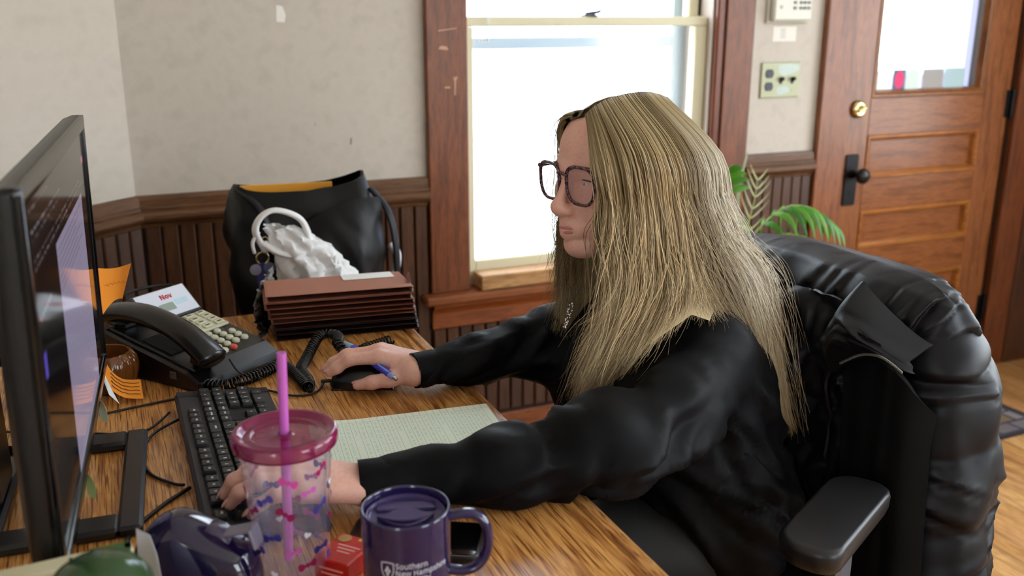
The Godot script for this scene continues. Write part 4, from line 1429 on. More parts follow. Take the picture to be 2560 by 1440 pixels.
func folders() -> void:
	var reds := []
	for k in 4:
		var m := mat([Color(0.60, 0.36, 0.26), Color(0.55, 0.32, 0.23), Color(0.58, 0.34, 0.245), Color(0.66, 0.425, 0.33)][k], 0.62)
		reds.append(m)
	tex.paper = ntex(noise(71, 0.05, 4), [[0.0, Color(0.96, 0.96, 0.96)], [0.6, Color(1, 1, 1)], [1.0, Color(1, 1, 1)]], 256)
	for m in reds:
		tri_tex(m, tex.paper, Vector3(6, 6, 6))
	var rng := RandomNumberGenerator.new()
	rng.seed = 21
	var cum := 0.0
	var spec := [0.013, 0.011, 0.012, 0.012, 0.010, 0.011, 0.012, 0.013]
	var names := ["lowest file pocket of the stack, lying on the desk, shade painted into its colour", "file pocket second from the bottom of the stack, shade painted into its colour", "file pocket third from the bottom of the stack, shade painted into its colour", "file pocket fourth from the bottom of the stack", "file pocket fifth from the bottom, under the red-brown ones", "red-brown file pocket third from the top of the stack", "red-brown file pocket just under the topmost one", "topmost red-brown file pocket with a white label at its far corner"]
	for k in 8:
		var h: float = spec[k]
		var t := thing("file_pocket", names[k], "folder", Vector3(0.392 + rng.randf_range(-0.004, 0.004) - k * 0.0022, DY + 0.0004 + cum * 0.91, 0.738 + rng.randf_range(-0.004, 0.006) + k * 0.004), deg_to_rad(-7.0 + rng.randf_range(-1.2, 1.2)), "stack of accordion file pockets")
		t.basis = t.basis * Basis(Vector3.RIGHT, -cum * 0.18 / 0.175)
		var m: StandardMaterial3D = reds[k % 4] if k > 2 else mat([Color(0.26, 0.16, 0.13), Color(0.22, 0.13, 0.11), Color(0.30, 0.18, 0.14)][k], 0.6)  # bottom three pockets get darker colours: shadow low in the stack, painted in
		var W := 0.268
		var D := 0.175
		var lift := 0.82        # the closed back edge is thinner than the open front
		# two covers and the gusset between them
		for s in 2:
			var rows := []
			for a in 7:
				var line := PackedVector3Array()
				for c in 11:
					var x := (c / 10.0 - 0.5) * W
					var z := (0.5 - a / 6.0) * D
					var f := a / 6.0
					var yy := (h * (1.0 - f * (1.0 - lift)) - 0.0008 if s else 0.0009) - f * 0.0035 * 0.0
					line.append(Vector3(x, yy, z))
				rows.append(line)
			var b := B.new()
			b.sheet(rows, 0.0009, false)
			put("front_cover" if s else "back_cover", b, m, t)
		var b2: B
		for sd in [-1.0, 1.0]:
			b2 = B.new()
			var prof := []
			for q in 7:
				var f := q / 6.0
				var line := PackedVector3Array()
				for a in 7:
					var g := a / 6.0
					var zz := (0.5 - g) * D
					var hh := h * (1.0 - g * (1.0 - lift)) - 0.0017
					line.append(Vector3(sd * (W / 2 - 0.004 + 0.004 * (q % 2)), 0.0009 + hh * f, zz))
				prof.append(line)
			b2.sheet(prof, 0.0006, sd > 0)
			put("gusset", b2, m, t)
		if k == 7:
			b2 = B.new()
			b2.box(Vector3(0.066, h * 0.865, -0.055), Vector3(0.100, 0.0006, 0.062), 0.0, Basis(Vector3.RIGHT, -h * 0.18 / 0.175))
			put("label_sheet", b2, mat(Color(0.93, 0.93, 0.91), 0.7), t, "white paper label")
			b2 = B.new()     # gusset leaves fanning up at the right end
			for q in 4:
				var rows := []
				for a in 5:
					var g := a / 4.0
					rows.append(PackedVector3Array([Vector3(0.131 + q * 0.003, 0.004 + g * 0.018, 0.070 - q * 0.012 - g * 0.02), Vector3(0.133 + q * 0.003 + g * 0.004, 0.003 + g * 0.014, 0.02 - q * 0.012 - g * 0.02)]))
				b2.sheet(rows, 0.0006)
			put("gusset_leaves", b2, mat(Color(0.62, 0.45, 0.42), 0.6), t)
		cum += h
	# crumpled clear wrap behind the stack
	var b := B.new()
	var ns := noise(77, 14.0, 3)
	var rows := []
	for a in 15:
		var line := PackedVector3Array()
		for c in 15:
			var g := a / 14.0
			var f := c / 14.0
			var p := Vector3(0.225 + 0.06 * f, DY + 0.004 + 0.085 * g * (0.75 + 0.25 * f), 0.80 - 0.16 * f - 0.05 * g)
			p += Vector3(ns.get_noise_3d(p.x * 9, p.y * 9, 1), 0, ns.get_noise_3d(p.x * 9, p.y * 9, 5)) * 0.016
			line.append(p)
		rows.append(line)
	b.sheet(rows, 0.0006, true)
	var pm := mat(Color(0.50, 0.48, 0.46), 0.28)
	tri_tex(pm, ntex(noise(78, 0.03, 4), [[0.0, Color(0.28, 0.26, 0.24)], [0.48, Color(0.5, 0.48, 0.45)], [0.6, Color(1, 1, 1)], [1.0, Color(1, 1, 1)]], 256), Vector3(7, 3, 7))
	tag(put("plastic_wrap", b, pm), "crumpled grey plastic wrap beside the stack of file pockets", "wrap")

func bag() -> void:
	var t := thing("tote_bag", "black leather tote bag gaping open behind the stack of file pockets", "bag", Vector3(0.400, 0.555, 0.375))
	var lea := mat(Color(0.026, 0.024, 0.030), 0.45)
	lea.metallic_specular = 0.36
	lea.heightmap_enabled = true
	lea.heightmap_texture = ntex(noise(81, 0.12, 3, FastNoiseLite.TYPE_CELLULAR), [], 256)
	lea.heightmap_scale = 0.012
	var ns := noise(82, 5.0, 3)
	# body: open sack, outline narrows to the bottom
	var rows := []
	for a in 25:
		var g := a / 24.0
		var line := PackedVector3Array()
		for k in 48:
			var q := TAU * k / 48
			var cx := cos(q)
			var sz := sin(q)
			var hw := 0.130 + 0.047 * sin(minf(g, 0.75) / 0.75 * PI * 0.5) - maxf(g - 0.72, 0.0) * 0.11
			var hd := 0.080 + 0.035 * sin(g * PI) - maxf(g - 0.75, 0.0) * 0.12
			var ex := signf(cx) * pow(absf(cx), 0.6) * hw
			var ez := signf(sz) * pow(absf(sz), 0.7) * hd
			if g < 0.04:
				ex *= 0.9
			var p := Vector3(ex, g * 0.415, ez)
			p.y += 0.010 * g * cos(q * 2.0) + 0.012 * g * (cx * 0.6)
			p += Vector3(cx, 0, sz) * ns.get_noise_3d(p.x * 1.6, p.y * 1.2, p.z * 1.6) * 0.022
			line.append(p)
		rows.append(line)
	var b := B.new()
	b.grid(rows, true, true)
	var inner := []
	for a in range(24, 8, -1):
		var line := PackedVector3Array()
		for p in rows[a]:
			line.append(Vector3(p.x * 0.965, p.y - 0.001, p.z * 0.93))
		inner.append(line)
	b.grid([rows[24], inner[0]], true, true)
	b.grid(inner, true, true)
	put("body", b, lea, t)
	# slumped front flap: big soft bulge on the front
	rows = []
	for a in 29:
		var g := a / 28.0
		var line := PackedVector3Array()
		for k in 33:
			var f := k / 32.0
			var x := lerpf(-0.075, 0.158, f)
			var y := lerpf(0.395 - 0.10 * pow(1.0 - f, 2.0) * 1.0, 0.05, g)
			var bul := sin(PI * clampf(f * 1.02, 0, 1)) * sin(PI * clampf(g * 0.95 + 0.04, 0, 1))
			var z := 0.075 + 0.075 * pow(maxf(bul, 0.0), 0.7)
			z += ns.get_noise_3d(x * 2.5, y * 1.6, 3.0) * 0.016 * bul
			x += 0.008 * sin(g * 5.0)
			if f > 0.86:
				z += 0.008 * sin(g * 22.0) * (f - 0.86) / 0.14
			line.append(Vector3(x, y - 0.03 * pow(absf(f - 0.42), 1.5), z))
		rows.append(line)
	b = B.new()
	b.sheet(rows, 0.003, true)
	put("front_pocket", b, lea, t)
	# straps and right-hand buckle strip
	b = B.new()
	b.tube(cr(PackedVector3Array([Vector3(0.150, 0.395, 0.03), Vector3(0.180, 0.34, 0.07), Vector3(0.190, 0.24, 0.085), Vector3(0.185, 0.10, 0.08)]), 8), 0.011, 10, true, false, 0.4)
	put("strap", b, lea, t)
	b = B.new()
	b.tube(cr(PackedVector3Array([Vector3(-0.145, 0.41, 0.02), Vector3(-0.105, 0.37, 0.085), Vector3(-0.085, 0.26, 0.10), Vector3(-0.08, 0.12, 0.10)]), 8), 0.010, 10, true, false, 0.4)
	put("strap", b, lea, t)
	# envelope inside
	b = B.new()
	b.box(Vector3(-0.035, 0.345, -0.005), Vector3(0.205, 0.135, 0.006), 0.001, Basis(Vector3.BACK, -0.02))
	var env := mat(Color(0.90, 0.62, 0.16), 0.6)
	var eo := put("envelope", b, env)
	eo.position = t.position
	tag(eo, "golden yellow envelope standing in the mouth of the black bag", "envelope")
	# white scarf-like pull at the right side
	b = B.new()
	b.tube(cr(PackedVector3Array([Vector3(0.196, 0.255, 0.02), Vector3(0.207, 0.235, 0.03), Vector3(0.205, 0.205, 0.03), Vector3(0.198, 0.185, 0.035)]), 6), 0.012, 10, true, false, 0.7)
	var tw := put("white_cord_knot", b, mat(Color(0.85, 0.84, 0.86), 0.6))
	tw.position = t.position
	tag(tw, "white knotted cloth end at the right side of the black bag", "cloth")
	# ---- thin white carrier bag with two loop handles ----
	var wbag := thing("carrier_bag", "thin white plastic carrier bag slumped over the front of the black bag", "bag", Vector3(0.345, 0.575, 0.525))
	var wp := mat(Color(0.93, 0.93, 0.93), 0.45)
	wp.backlight_enabled = true
	wp.backlight = Color(0.35, 0.35, 0.35)
	rows = []
	var ax := cr(PackedVector3Array([Vector3(-0.030, 0.330, 0.0), Vector3(-0.002, 0.300, 0.014), Vector3(0.022, 0.262, 0.018), Vector3(0.046, 0.215, 0.016), Vector3(0.072, 0.16, 0.008), Vector3(0.088, 0.09, 0.0), Vector3(0.09, 0.0, 0.0)]), 6)
	for a in ax.size():
		var g := float(a) / (ax.size() - 1)
		var line := PackedVector3Array()
		var w := 0.026 + 0.036 * smoothstep(0.0, 0.30, g) + 0.040 * smoothstep(0.3, 0.75, g)
		for k in 40:
			var q := TAU * k / 40
			var fold := 0.005 * sin(q * 7.0 + g * 5.0) + 0.004 * sin(q * 13.0 - g * 9.0)
			var p := ax[a] + Vector3(cos(q) * (w + fold), sin(q * 2.0 + g * 4) * 0.004, sin(q) * (0.028 + 0.02 * g + fold))
			p += Vector3(1, 0.4, 1) * ns.get_noise_3d(p.x * 10, p.y * 8, p.z * 10) * 0.010
			line.append(p)
		rows.append(line)
	b = B.new()
	b.grid(rows, true, false)
	var wb := put("sack", b, wp, wbag)
	b = B.new()
	b.tube(cr(PackedVector3Array([Vector3(-0.060, 0.285, 0.015), Vector3(-0.078, 0.325, 0.018), Vector3(-0.066, 0.355, 0.018), Vector3(-0.035, 0.368, 0.018), Vector3(0.010, 0.350, 0.018), Vector3(0.028, 0.318, 0.02), Vector3(0.032, 0.27, 0.03)]), 8), PackedFloat32Array(range(49).map(func(k): return 0.009 + 0.005 * absf(k - 22.0) / 22.0)), 12, true, false, 0.55)
	b.tube(cr(PackedVector3Array([Vector3(-0.062, 0.30, 0.02), Vector3(-0.040, 0.285, 0.034), Vector3(-0.005, 0.272, 0.036), Vector3(0.03, 0.262, 0.034)]), 8), 0.012, 10, true, false, 0.6)
	b.tube(cr(PackedVector3Array([Vector3(-0.072, 0.325, 0.02), Vector3(-0.086, 0.305, 0.022), Vector3(-0.084, 0.283, 0.022)]), 6), 0.006, 8, true, false, 0.6)
	put("loop_handle", b, wp, wbag)
	b = B.new()
	b.tube(cr(PackedVector3Array([Vector3(0.085, 0.215, 0.03), Vector3(0.088, 0.245, 0.035), Vector3(0.082, 0.262, 0.04), Vector3(0.078, 0.25, 0.045)]), 6), 0.006, 8, true, false, 0.6)
	b.tube(cr(PackedVector3Array([Vector3(0.095, 0.195, 0.035), Vector3(0.10, 0.205, 0.04), Vector3(0.104, 0.20, 0.045)]), 6), 0.005, 8, true, false, 0.6)
	put("knot", b, wp, wbag)
	b = B.new()
	b.prism(PackedVector2Array([Vector2(0.006, 0.178), Vector2(0.016, 0.186), Vector2(0.023, 0.185), Vector2(0.028, 0.196), Vector2(0.036, 0.180), Vector2(0.026, 0.172)]), 0.060, 0.0615)
	put("red_mark", b, mat(Color(0.55, 0.12, 0.14), 0.6), wb)
	# ---- keys and lanyard on the bag ----
	var kc := thing("key_ring", "brass key ring with a purple fob and round charms hanging on the black bag", "keys", Vector3(0.285, 0.80, 0.487))
	b = B.new()
	var ring := PackedVector3Array()
	for k in 24:
		ring.append(Vector3(0.013 * cos(TAU * k / 24), 0.03 + 0.013 * sin(TAU * k / 24), 0))
	b.tube(ring, 0.0022, 8, false, true)
	put("ring", b, brass, kc)
	b = B.new()
	b.tube(cr(PackedVector3Array([Vector3(0.0, 0.043, 0), Vector3(0.004, 0.053, 0.002), Vector3(-0.002, 0.062, 0), Vector3(0.0, 0.072, -0.002)]), 6), 0.0035, 8)
	b.tube(cr(PackedVector3Array([Vector3(0.0, 0.072, -0.002), Vector3(0.010, 0.076, 0), Vector3(0.016, 0.066, 0)]), 6), 0.0018, 6)
	put("clip", b, brass, kc)
	b = B.new()
	b.box(Vector3(-0.004, -0.015, 0.002), Vector3(0.020, 0.07, 0.003), 0.001, Basis(Vector3.BACK, 0.05))
	put("fob", b, mat(Color(0.28, 0.25, 0.52), 0.5), kc, "purple strap fob")
	for s in [[-0.017, 0.008, Color(0.62, 0.62, 0.70)], [0.012, 0.010, Color(0.45, 0.50, 0.66)]]:
		b = B.new()
		b.lathe([Vector2(0, 0), Vector2(0.012, 0), Vector2(0.012, 0.003), Vector2(0, 0.003)], 20, Vector3(s[0], s[1], 0.006), Basis(Vector3.RIGHT, PI / 2))
		put("charm", b, mat(s[2], 0.3), kc)

func desk_things() -> void:
	var b: B
	# ---- writing pad ----
	var t := thing("legal_pad", "pale green-yellow ruled writing pad with faint green handwriting", "notepad", Vector3(0.352, DY, 1.335), deg_to_rad(-6.0))
	var im := Image.create(1024, 768, false, Image.FORMAT_RGB8)
	im.fill(Color(0.93, 0.97, 0.90))
	for k in 26:
		im.fill_rect(Rect2i(20 + k * 40, 0, 2, 768), Color(0.60, 0.76, 0.70))
	var rng := RandomNumberGenerator.new()
	rng.seed = 33
	for k in 24:
		var y := 60
		var stop := rng.randi_range(420, 720)
		if k % 6 == 5: stop = 200
		while y < stop:
			var w := rng.randi_range(10, 44)
			var x := 24 + k * 40
			for s in range(0, w, 2):
				var j := int(9.0 * sin(s * 0.9 + k) * rng.randf_range(0.3, 1.0))
				im.fill_rect(Rect2i(x + 14 + j, y + s, rng.randi_range(2, 7), 2), Color(0.60, 0.84, 0.76))
			y += w + rng.randi_range(8, 20)
	im.fill_rect(Rect2i(0, 48, 1024, 2), Color(0.85, 0.66, 0.62))
	var pm := mat(Color(1, 1, 1), 0.75)
	pm.albedo_texture = ImageTexture.create_from_image(im)
	var rows := []
	for a in 9:
		var line := PackedVector3Array()
		for c in 13:
			var g := a / 8.0
			var f := c / 12.0
			var lift := 0.004 + 0.010 * pow(maxf(0.28 - f, 0.0) / 0.28, 2.0) * pow(1.0 - g, 2.0)
			line.append(Vector3((f - 0.5) * 0.272, lift, (g - 0.5) * 0.216))
		rows.append(line)
	b = B.new()
	b.grid(rows, false, true)
	put("top_sheet", b, pm, t)
	b = B.new()
	b.box(Vector3(0, 0.0018, 0), Vector3(0.270, 0.0034, 0.214), 0.0003)
	put("page_block", b, mat(Color(0.88, 0.91, 0.83), 0.8), t)
	# ---- mouse ----
	var yaw := atan2(0.93, 0.37)      # local -z is the front, pointing to the screen
	t = thing("computer_mouse", "black computer mouse under the right hand", "mouse", Vector3(0.347, DY, 1.083), yaw)
	rows = []
	for a in 21:
		var g := a / 20.0
		var z := lerpf(-0.056, 0.056, g)
		var w := 0.030 * pow(maxf(1.0 - pow(absf(g * 2 - 1), 2.6), 0.0), 0.5) * (0.93 + 0.1 * g) + 0.0001
		var h := 0.037 * pow(maxf(1.0 - pow(absf(g * 1.9 - 1.02), 2.4), 0.0), 0.55) + 0.0001
		var line := PackedVector3Array()
		for k in 25:
			var q := PI * k / 24
			line.append(Vector3(cos(q) * w * (1.0 - 0.08 * sin(q)), 0.002 + pow(sin(q), 0.75) * h, z))
		rows.append(line)
	b = B.new()
	b.grid(rows, false, true)
	b.box(Vector3(0, 0.0015, 0), Vector3(0.05, 0.003, 0.1), 0.001)
	put("shell", b, mat(Color(0.022, 0.022, 0.022), 0.3), t)
	b = B.new()
	b.box(Vector3(0.0, 0.0305, -0.036), Vector3(0.0012, 0.004, 0.034), 0.0003, Basis(Vector3.RIGHT, -0.35))
	put("button_gap", b, mat(Color(0.005, 0.005, 0.005), 0.6), t)
	b = B.new()
	b.lathe([Vector2(0.007, -0.0035), Vector2(0.009, -0.002), Vector2(0.009, 0.002), Vector2(0.007, 0.0035)], 18, Vector3(0, 0.023, -0.036), Basis(Vector3.BACK, PI / 2))
	put("scroll_wheel", b, mat(Color(0.08, 0.08, 0.08), 0.5), t)
	b = B.new()
	b.tube(PackedVector3Array([Vector3(0, 0.008, -0.055), Vector3(0, 0.007, -0.068)]), 0.0032, 8)
	put("strain_relief", b, black_plastic, t)
	cable("lead", PackedVector3Array([Vector3(0.286, 0.756, 1.060), Vector3(0.272, 0.753, 1.085), Vector3(0.250, 0.753, 1.096), Vector3(0.224, 0.753, 1.085), Vector3(0.196, 0.753, 1.05), Vector3(0.16, 0.753, 1.03), Vector3(0.06, 0.753, 1.03), Vector3(-0.05, 0.753, 1.05)]), 0.0019, "", t)
	# ---- tumbler ----
	tumbler()
	mug()
	# ---- phone lying behind the mug ----
	t = thing("smartphone", "black smartphone in a dark case lying behind the purple mug", "phone", Vector3(0.278, DY, 1.578), deg_to_rad(-29.5))
	b = B.new()
	b.xf = Transform3D(Basis(Vector3.RIGHT, -PI / 2), Vector3.ZERO)
	b.prism(rrect(0.155, 0.077, 0.011), 0.0, 0.0095, 0.002)
	put("case", b, mat(Color(0.10, 0.075, 0.06), 0.35), t)
	b = B.new()
	b.xf = Transform3D(Basis(Vector3.RIGHT, -PI / 2), Vector3.ZERO)
	b.prism(rrect(0.146, 0.068, 0.008), 0.0094, 0.0102, 0.0003)
	put("screen", b, mat(Color(0.012, 0.012, 0.016), 0.05), t)
	# ---- small red box ----
	t = thing("red_box", "small glossy red box with a gold coin print between tumbler and mug", "box", Vector3(0.1925, DY, 1.597), deg_to_rad(-48.0))
	var red := mat(Color(0.72, 0.06, 0.05), 0.22)
	b = B.new()
	b.span(Vector3(-0.023, 0, -0.026), Vector3(0.021, 0.025, 0.028), 0.0015)
	put("carton", b, red, t)
	b = B.new()
	b.lathe([Vector2(0, 0.0252), Vector2(0.0078, 0.0252), Vector2(0.0078, 0.0258), Vector2(0.0068, 0.0260), Vector2(0.0, 0.0260)], 24, Vector3(-0.012, 0, -0.016))
	put("coin_print", b, mat(Color(0.66, 0.47, 0.22), 0.45), t)
	b = B.new()
	b.box(Vector3(0.010, 0.0252, -0.020), Vector3(0.012, 0.0004, 0.004), 0.0)
	put("yellow_print", b, mat(Color(0.92, 0.72, 0.08), 0.5), t)
	b = B.new()
	for k in 3:
		b.box(Vector3(0.002, 0.0252, -0.004 + k * 0.006), Vector3(0.028 - k * 0.006, 0.0004, 0.002), 0.0)
	for k in 2:
		b.box(Vector3(0.0, 0.015 - k * 0.006, 0.0282), Vector3(0.03 - k * 0.004, 0.002, 0.0004), 0.0)
	put("white_print", b, mat(Color(0.88, 0.60, 0.56), 0.5), t)
	dispenser()
	# ---- green domed jar, cream carton, red cap in the near left corner ----
	t = thing("green_jar", "glossy dark green domed jar in the near left corner of the desk", "jar", Vector3(-0.043, DY - 0.0, 1.745))
	b = B.new()
	b.lathe([Vector2(0, 0), Vector2(0.036, 0), Vector2(0.040, 0.004), Vector2(0.041, 0.103), Vector2(0.041, 0.108)], 40)
	put("body", b, mat(Color(0.16, 0.26, 0.15), 0.25), t)
	b = B.new()
	b.lathe([Vector2(0.0425, 0.108), Vector2(0.0435, 0.112), Vector2(0.0430, 0.122), Vector2(0.0405, 0.134), Vector2(0.034, 0.144), Vector2(0.024, 0.151), Vector2(0.012, 0.1545), Vector2(0.0, 0.1555)], 40)
	put("lid", b, mat(Color(0.165, 0.27, 0.145), 0.16), t, "dark green domed lid")
	t = thing("cream_carton", "cream carton with green and dark print behind the green jar", "carton", Vector3(-0.078, DY, 1.662), deg_to_rad(3.0))
	b = B.new()
	b.span(Vector3(-0.075, 0, -0.012), Vector3(0.062, 0.112, 0.012), 0.002)
	put("box", b, mat(Color(0.80, 0.77, 0.64), 0.6), t)
	b = B.new()
	b.box(Vector3(0.043, 0.1125, 0.0), Vector3(0.034, 0.0006, 0.023))
	b.box(Vector3(0.043, 0.1, 0.0123), Vector3(0.034, 0.02, 0.0006))
	put("green_print", b, mat(Color(0.24, 0.36, 0.16), 0.6), t)
	b = B.new()
	for k in 5:
		b.box(Vector3(-0.005 + k * 0.008, 0.096, 0.0123), Vector3(0.003, 0.012 + 0.004 * (k % 2), 0.0006))
	b.box(Vector3(0.010, 0.1125, 0.003), Vector3(0.003, 0.0006, 0.014))
	b.box(Vector3(0.058, 0.1125, -0.004), Vector3(0.006, 0.0006, 0.01))
	put("dark_print", b, mat(Color(0.30, 0.24, 0.20), 0.6), t).set_meta("kind", "stuff")
	b = B.new()
	rows = []
	for a in 5:
		var g := a / 4.0
		rows.append(PackedVector3Array([Vector3(-0.016 + 0.004 * g, DY + 0.002 + 0.118 * g, 1.640), Vector3(-0.003 + 0.002 * g, DY + 0.002 + 0.112 * g, 1.648), Vector3(0.009 - 0.006 * g, DY + 0.002 + 0.100 * g, 1.664)]))
	b.sheet(rows, 0.0004)
	tag(put("folded_leaflet", b, mat(Color(0.82, 0.82, 0.86), 0.6)), "white folded leaflet standing between the cream carton and the purple tape dispenser", "leaflet")
	t = thing("red_capped_bottle", "bottle with a bright red cap at the left border, beside the cream carton", "bottle", Vector3(-0.131, DY, 1.705))
	b = B.new()
	b.lathe([Vector2(0, 0), Vector2(0.016, 0), Vector2(0.017, 0.003), Vector2(0.017, 0.085), Vector2(0.011, 0.100), Vector2(0.011, 0.103)], 24)
	put("body", b, mat(Color(0.85, 0.85, 0.82), 0.4), t)
	b = B.new()
	b.lathe([Vector2(0.0135, 0.103), Vector2(0.0138, 0.105), Vector2(0.0130, 0.124), Vector2(0.0105, 0.128), Vector2(0.0, 0.129)], 24)
	put("cap", b, mat(Color(0.86, 0.08, 0.04), 0.35), t, "bright red cap")
	# ---- amber glass dish behind the screen ----
	t = thing("amber_dish", "ribbed amber glass dish half hidden between screen and telephone", "dish", Vector3(-0.036, DY, 0.93))
	var am := mat(Color(0.42, 0.24, 0.10), 0.12)
	b = B.new()
	rows = []
	for s in [[0.0, 0.0], [0.034, 0.0], [0.040, 0.004], [0.046, 0.020], [0.049, 0.036], [0.046, 0.052], [0.038, 0.062], [0.034, 0.060], [0.040, 0.046], [0.030, 0.010], [0.0, 0.008]]:
		var line := PackedVector3Array()
		for k in 72:
			var q := TAU * k / 72
			var r: float = s[0] * (1.0 + (0.030 * cos(q * 18.0) if s[1] > 0.003 and s[0] > 0.035 else 0.0))
			line.append(Vector3(r * cos(q), s[1], -r * sin(q)))
		rows.append(line)
	b.grid(rows, true)
	put("bowl", b, am, t)

func tumbler() -> void:
	var t := thing("tumbler", "clear tumbler printed with pink and blue bows, magenta lid and straw", "tumbler", Vector3(0.138, DY, 1.587))
	var shell := glassy(Color(0.80, 0.76, 0.90, 0.08), 0.05)
	var b := B.new()
	b.lathe([Vector2(0.0, 0.002), Vector2(0.036, 0.0), Vector2(0.0375, 0.004), Vector2(0.0425, 0.09), Vector2(0.0465, 0.148), Vector2(0.0475, 0.156)], 56)
	put("outer_wall", b, shell, t)
	b = B.new()
	b.lathe([Vector2(0.0, 0.010), Vector2(0.031, 0.010), Vector2(0.034, 0.014), Vector2(0.0385, 0.09), Vector2(0.0425, 0.150)], 48)
	put("liner", b, glassy(Color(0.80, 0.80, 0.90, 0.07), 0.06), t)
	var lidm := glassy(Color(0.50, 0.02, 0.27, 0.84), 0.10)
	b = B.new()
	b.lathe([Vector2(0.0478, 0.1555), Vector2(0.0515, 0.1550), Vector2(0.0535, 0.1570), Vector2(0.0545, 0.1625), Vector2(0.0540, 0.168), Vector2(0.0515, 0.1715), Vector2(0.047, 0.1705), Vector2(0.0425, 0.1665), Vector2(0.0395, 0.1655), Vector2(0.0365, 0.1675), Vector2(0.034, 0.1665), Vector2(0.032, 0.164), Vector2(0.012, 0.1640), Vector2(0.0085, 0.1665), Vector2(0.0060, 0.1665), Vector2(0.0060, 0.160)], 64)
	put("lid", b, lidm, t, "magenta translucent lid")
	b = B.new()
	b.tube(PackedVector3Array([Vector3(-0.004, 0.018, -0.004), Vector3(0.0035, 0.252, -0.006)]), 0.0050, 18, false)
	b.tube(PackedVector3Array([Vector3(0.0035, 0.252, -0.006), Vector3(-0.004, 0.018, -0.004)]), 0.0038, 18, false)
	var sm := mat(Color(0.83, 0.42, 0.80), 0.25)
	sm.backlight_enabled = true
	sm.backlight = Color(0.6, 0.6, 0.6)
	put("straw", b, sm, t, "lilac drinking straw")
	# printed bows and hearts, wrapped on the outer wall
	var cols := [Color(0.62, 0.05, 0.34), Color(0.80, 0.28, 0.62), Color(0.16, 0.17, 0.50), Color(0.75, 0.35, 0.66), Color(0.30, 0.26, 0.60), Color(0.55, 0.04, 0.30)]
	var rng := RandomNumberGenerator.new()
	rng.seed = 4
	var toward := atan2(-(2.5 - 1.587), -0.138)   # lathe angle that faces the camera side of the room
	var k := 0
	for row in 6:
		for c in 7:
			var q := TAU * (c + 0.5 * (row % 2)) / 7.0 + rng.randf_range(-0.10, 0.10)
			var y := 0.136 - row * 0.0215 + rng.randf_range(-0.004, 0.004)
			var turn := rng.randf_range(-0.7, 0.7)
			var R := 0.0375 + (y - 0.004) * 0.0653
			b = B.new()
			var heart := (row + c * 2) % 5 == 3
			var shape := []
			if heart:
				var ol := PackedVector2Array()
				for s in 20:
					var a := TAU * s / 20
					ol.append(Vector2(16 * pow(sin(a), 3), 13 * cos(a) - 5 * cos(2 * a) - 2 * cos(3 * a) - cos(4 * a)) * 0.00026)
				shape.append(ol)
			else:
				var sz := 0.0066 if (row + c) % 3 else 0.0054
				for sd in [-1.0, 1.0]:
					var ol := PackedVector2Array()
					for s in 14:
						var a := TAU * s / 14
						ol.append(Vector2(sd * sz * 0.95 + cos(a) * sz * 0.62, sin(a) * sz * 0.66 * (1.0 + sd * 0.35 * cos(a))))
					shape.append(ol)
				var kn := PackedVector2Array()
				for s in 12:
					var a := TAU * s / 12
					kn.append(Vector2(cos(a) * sz * 0.42, sin(a) * sz * 0.42))
				shape.append(kn)
			for ol in shape:
				var tr := Geometry2D.triangulate_polygon(ol)
				for v in range(0, tr.size(), 3):
					var p := []
					for w in 3:
						var xy: Vector2 = ol[tr[v + w]].rotated(turn)
						var a := q + xy.x / R
						var rr := R + 0.0004 + xy.y * 0.065
						p.append(Vector3(rr * cos(a), y + xy.y, -rr * sin(a)))
					b.tri(p[0], p[1], p[2])
			var m := mat(Color(0.90, 0.88, 0.93) if heart else cols[(row * 2 + c * 5) % 6], 0.4)
			put("printed_heart" if heart else "printed_bow", b, m, t)
			k += 1

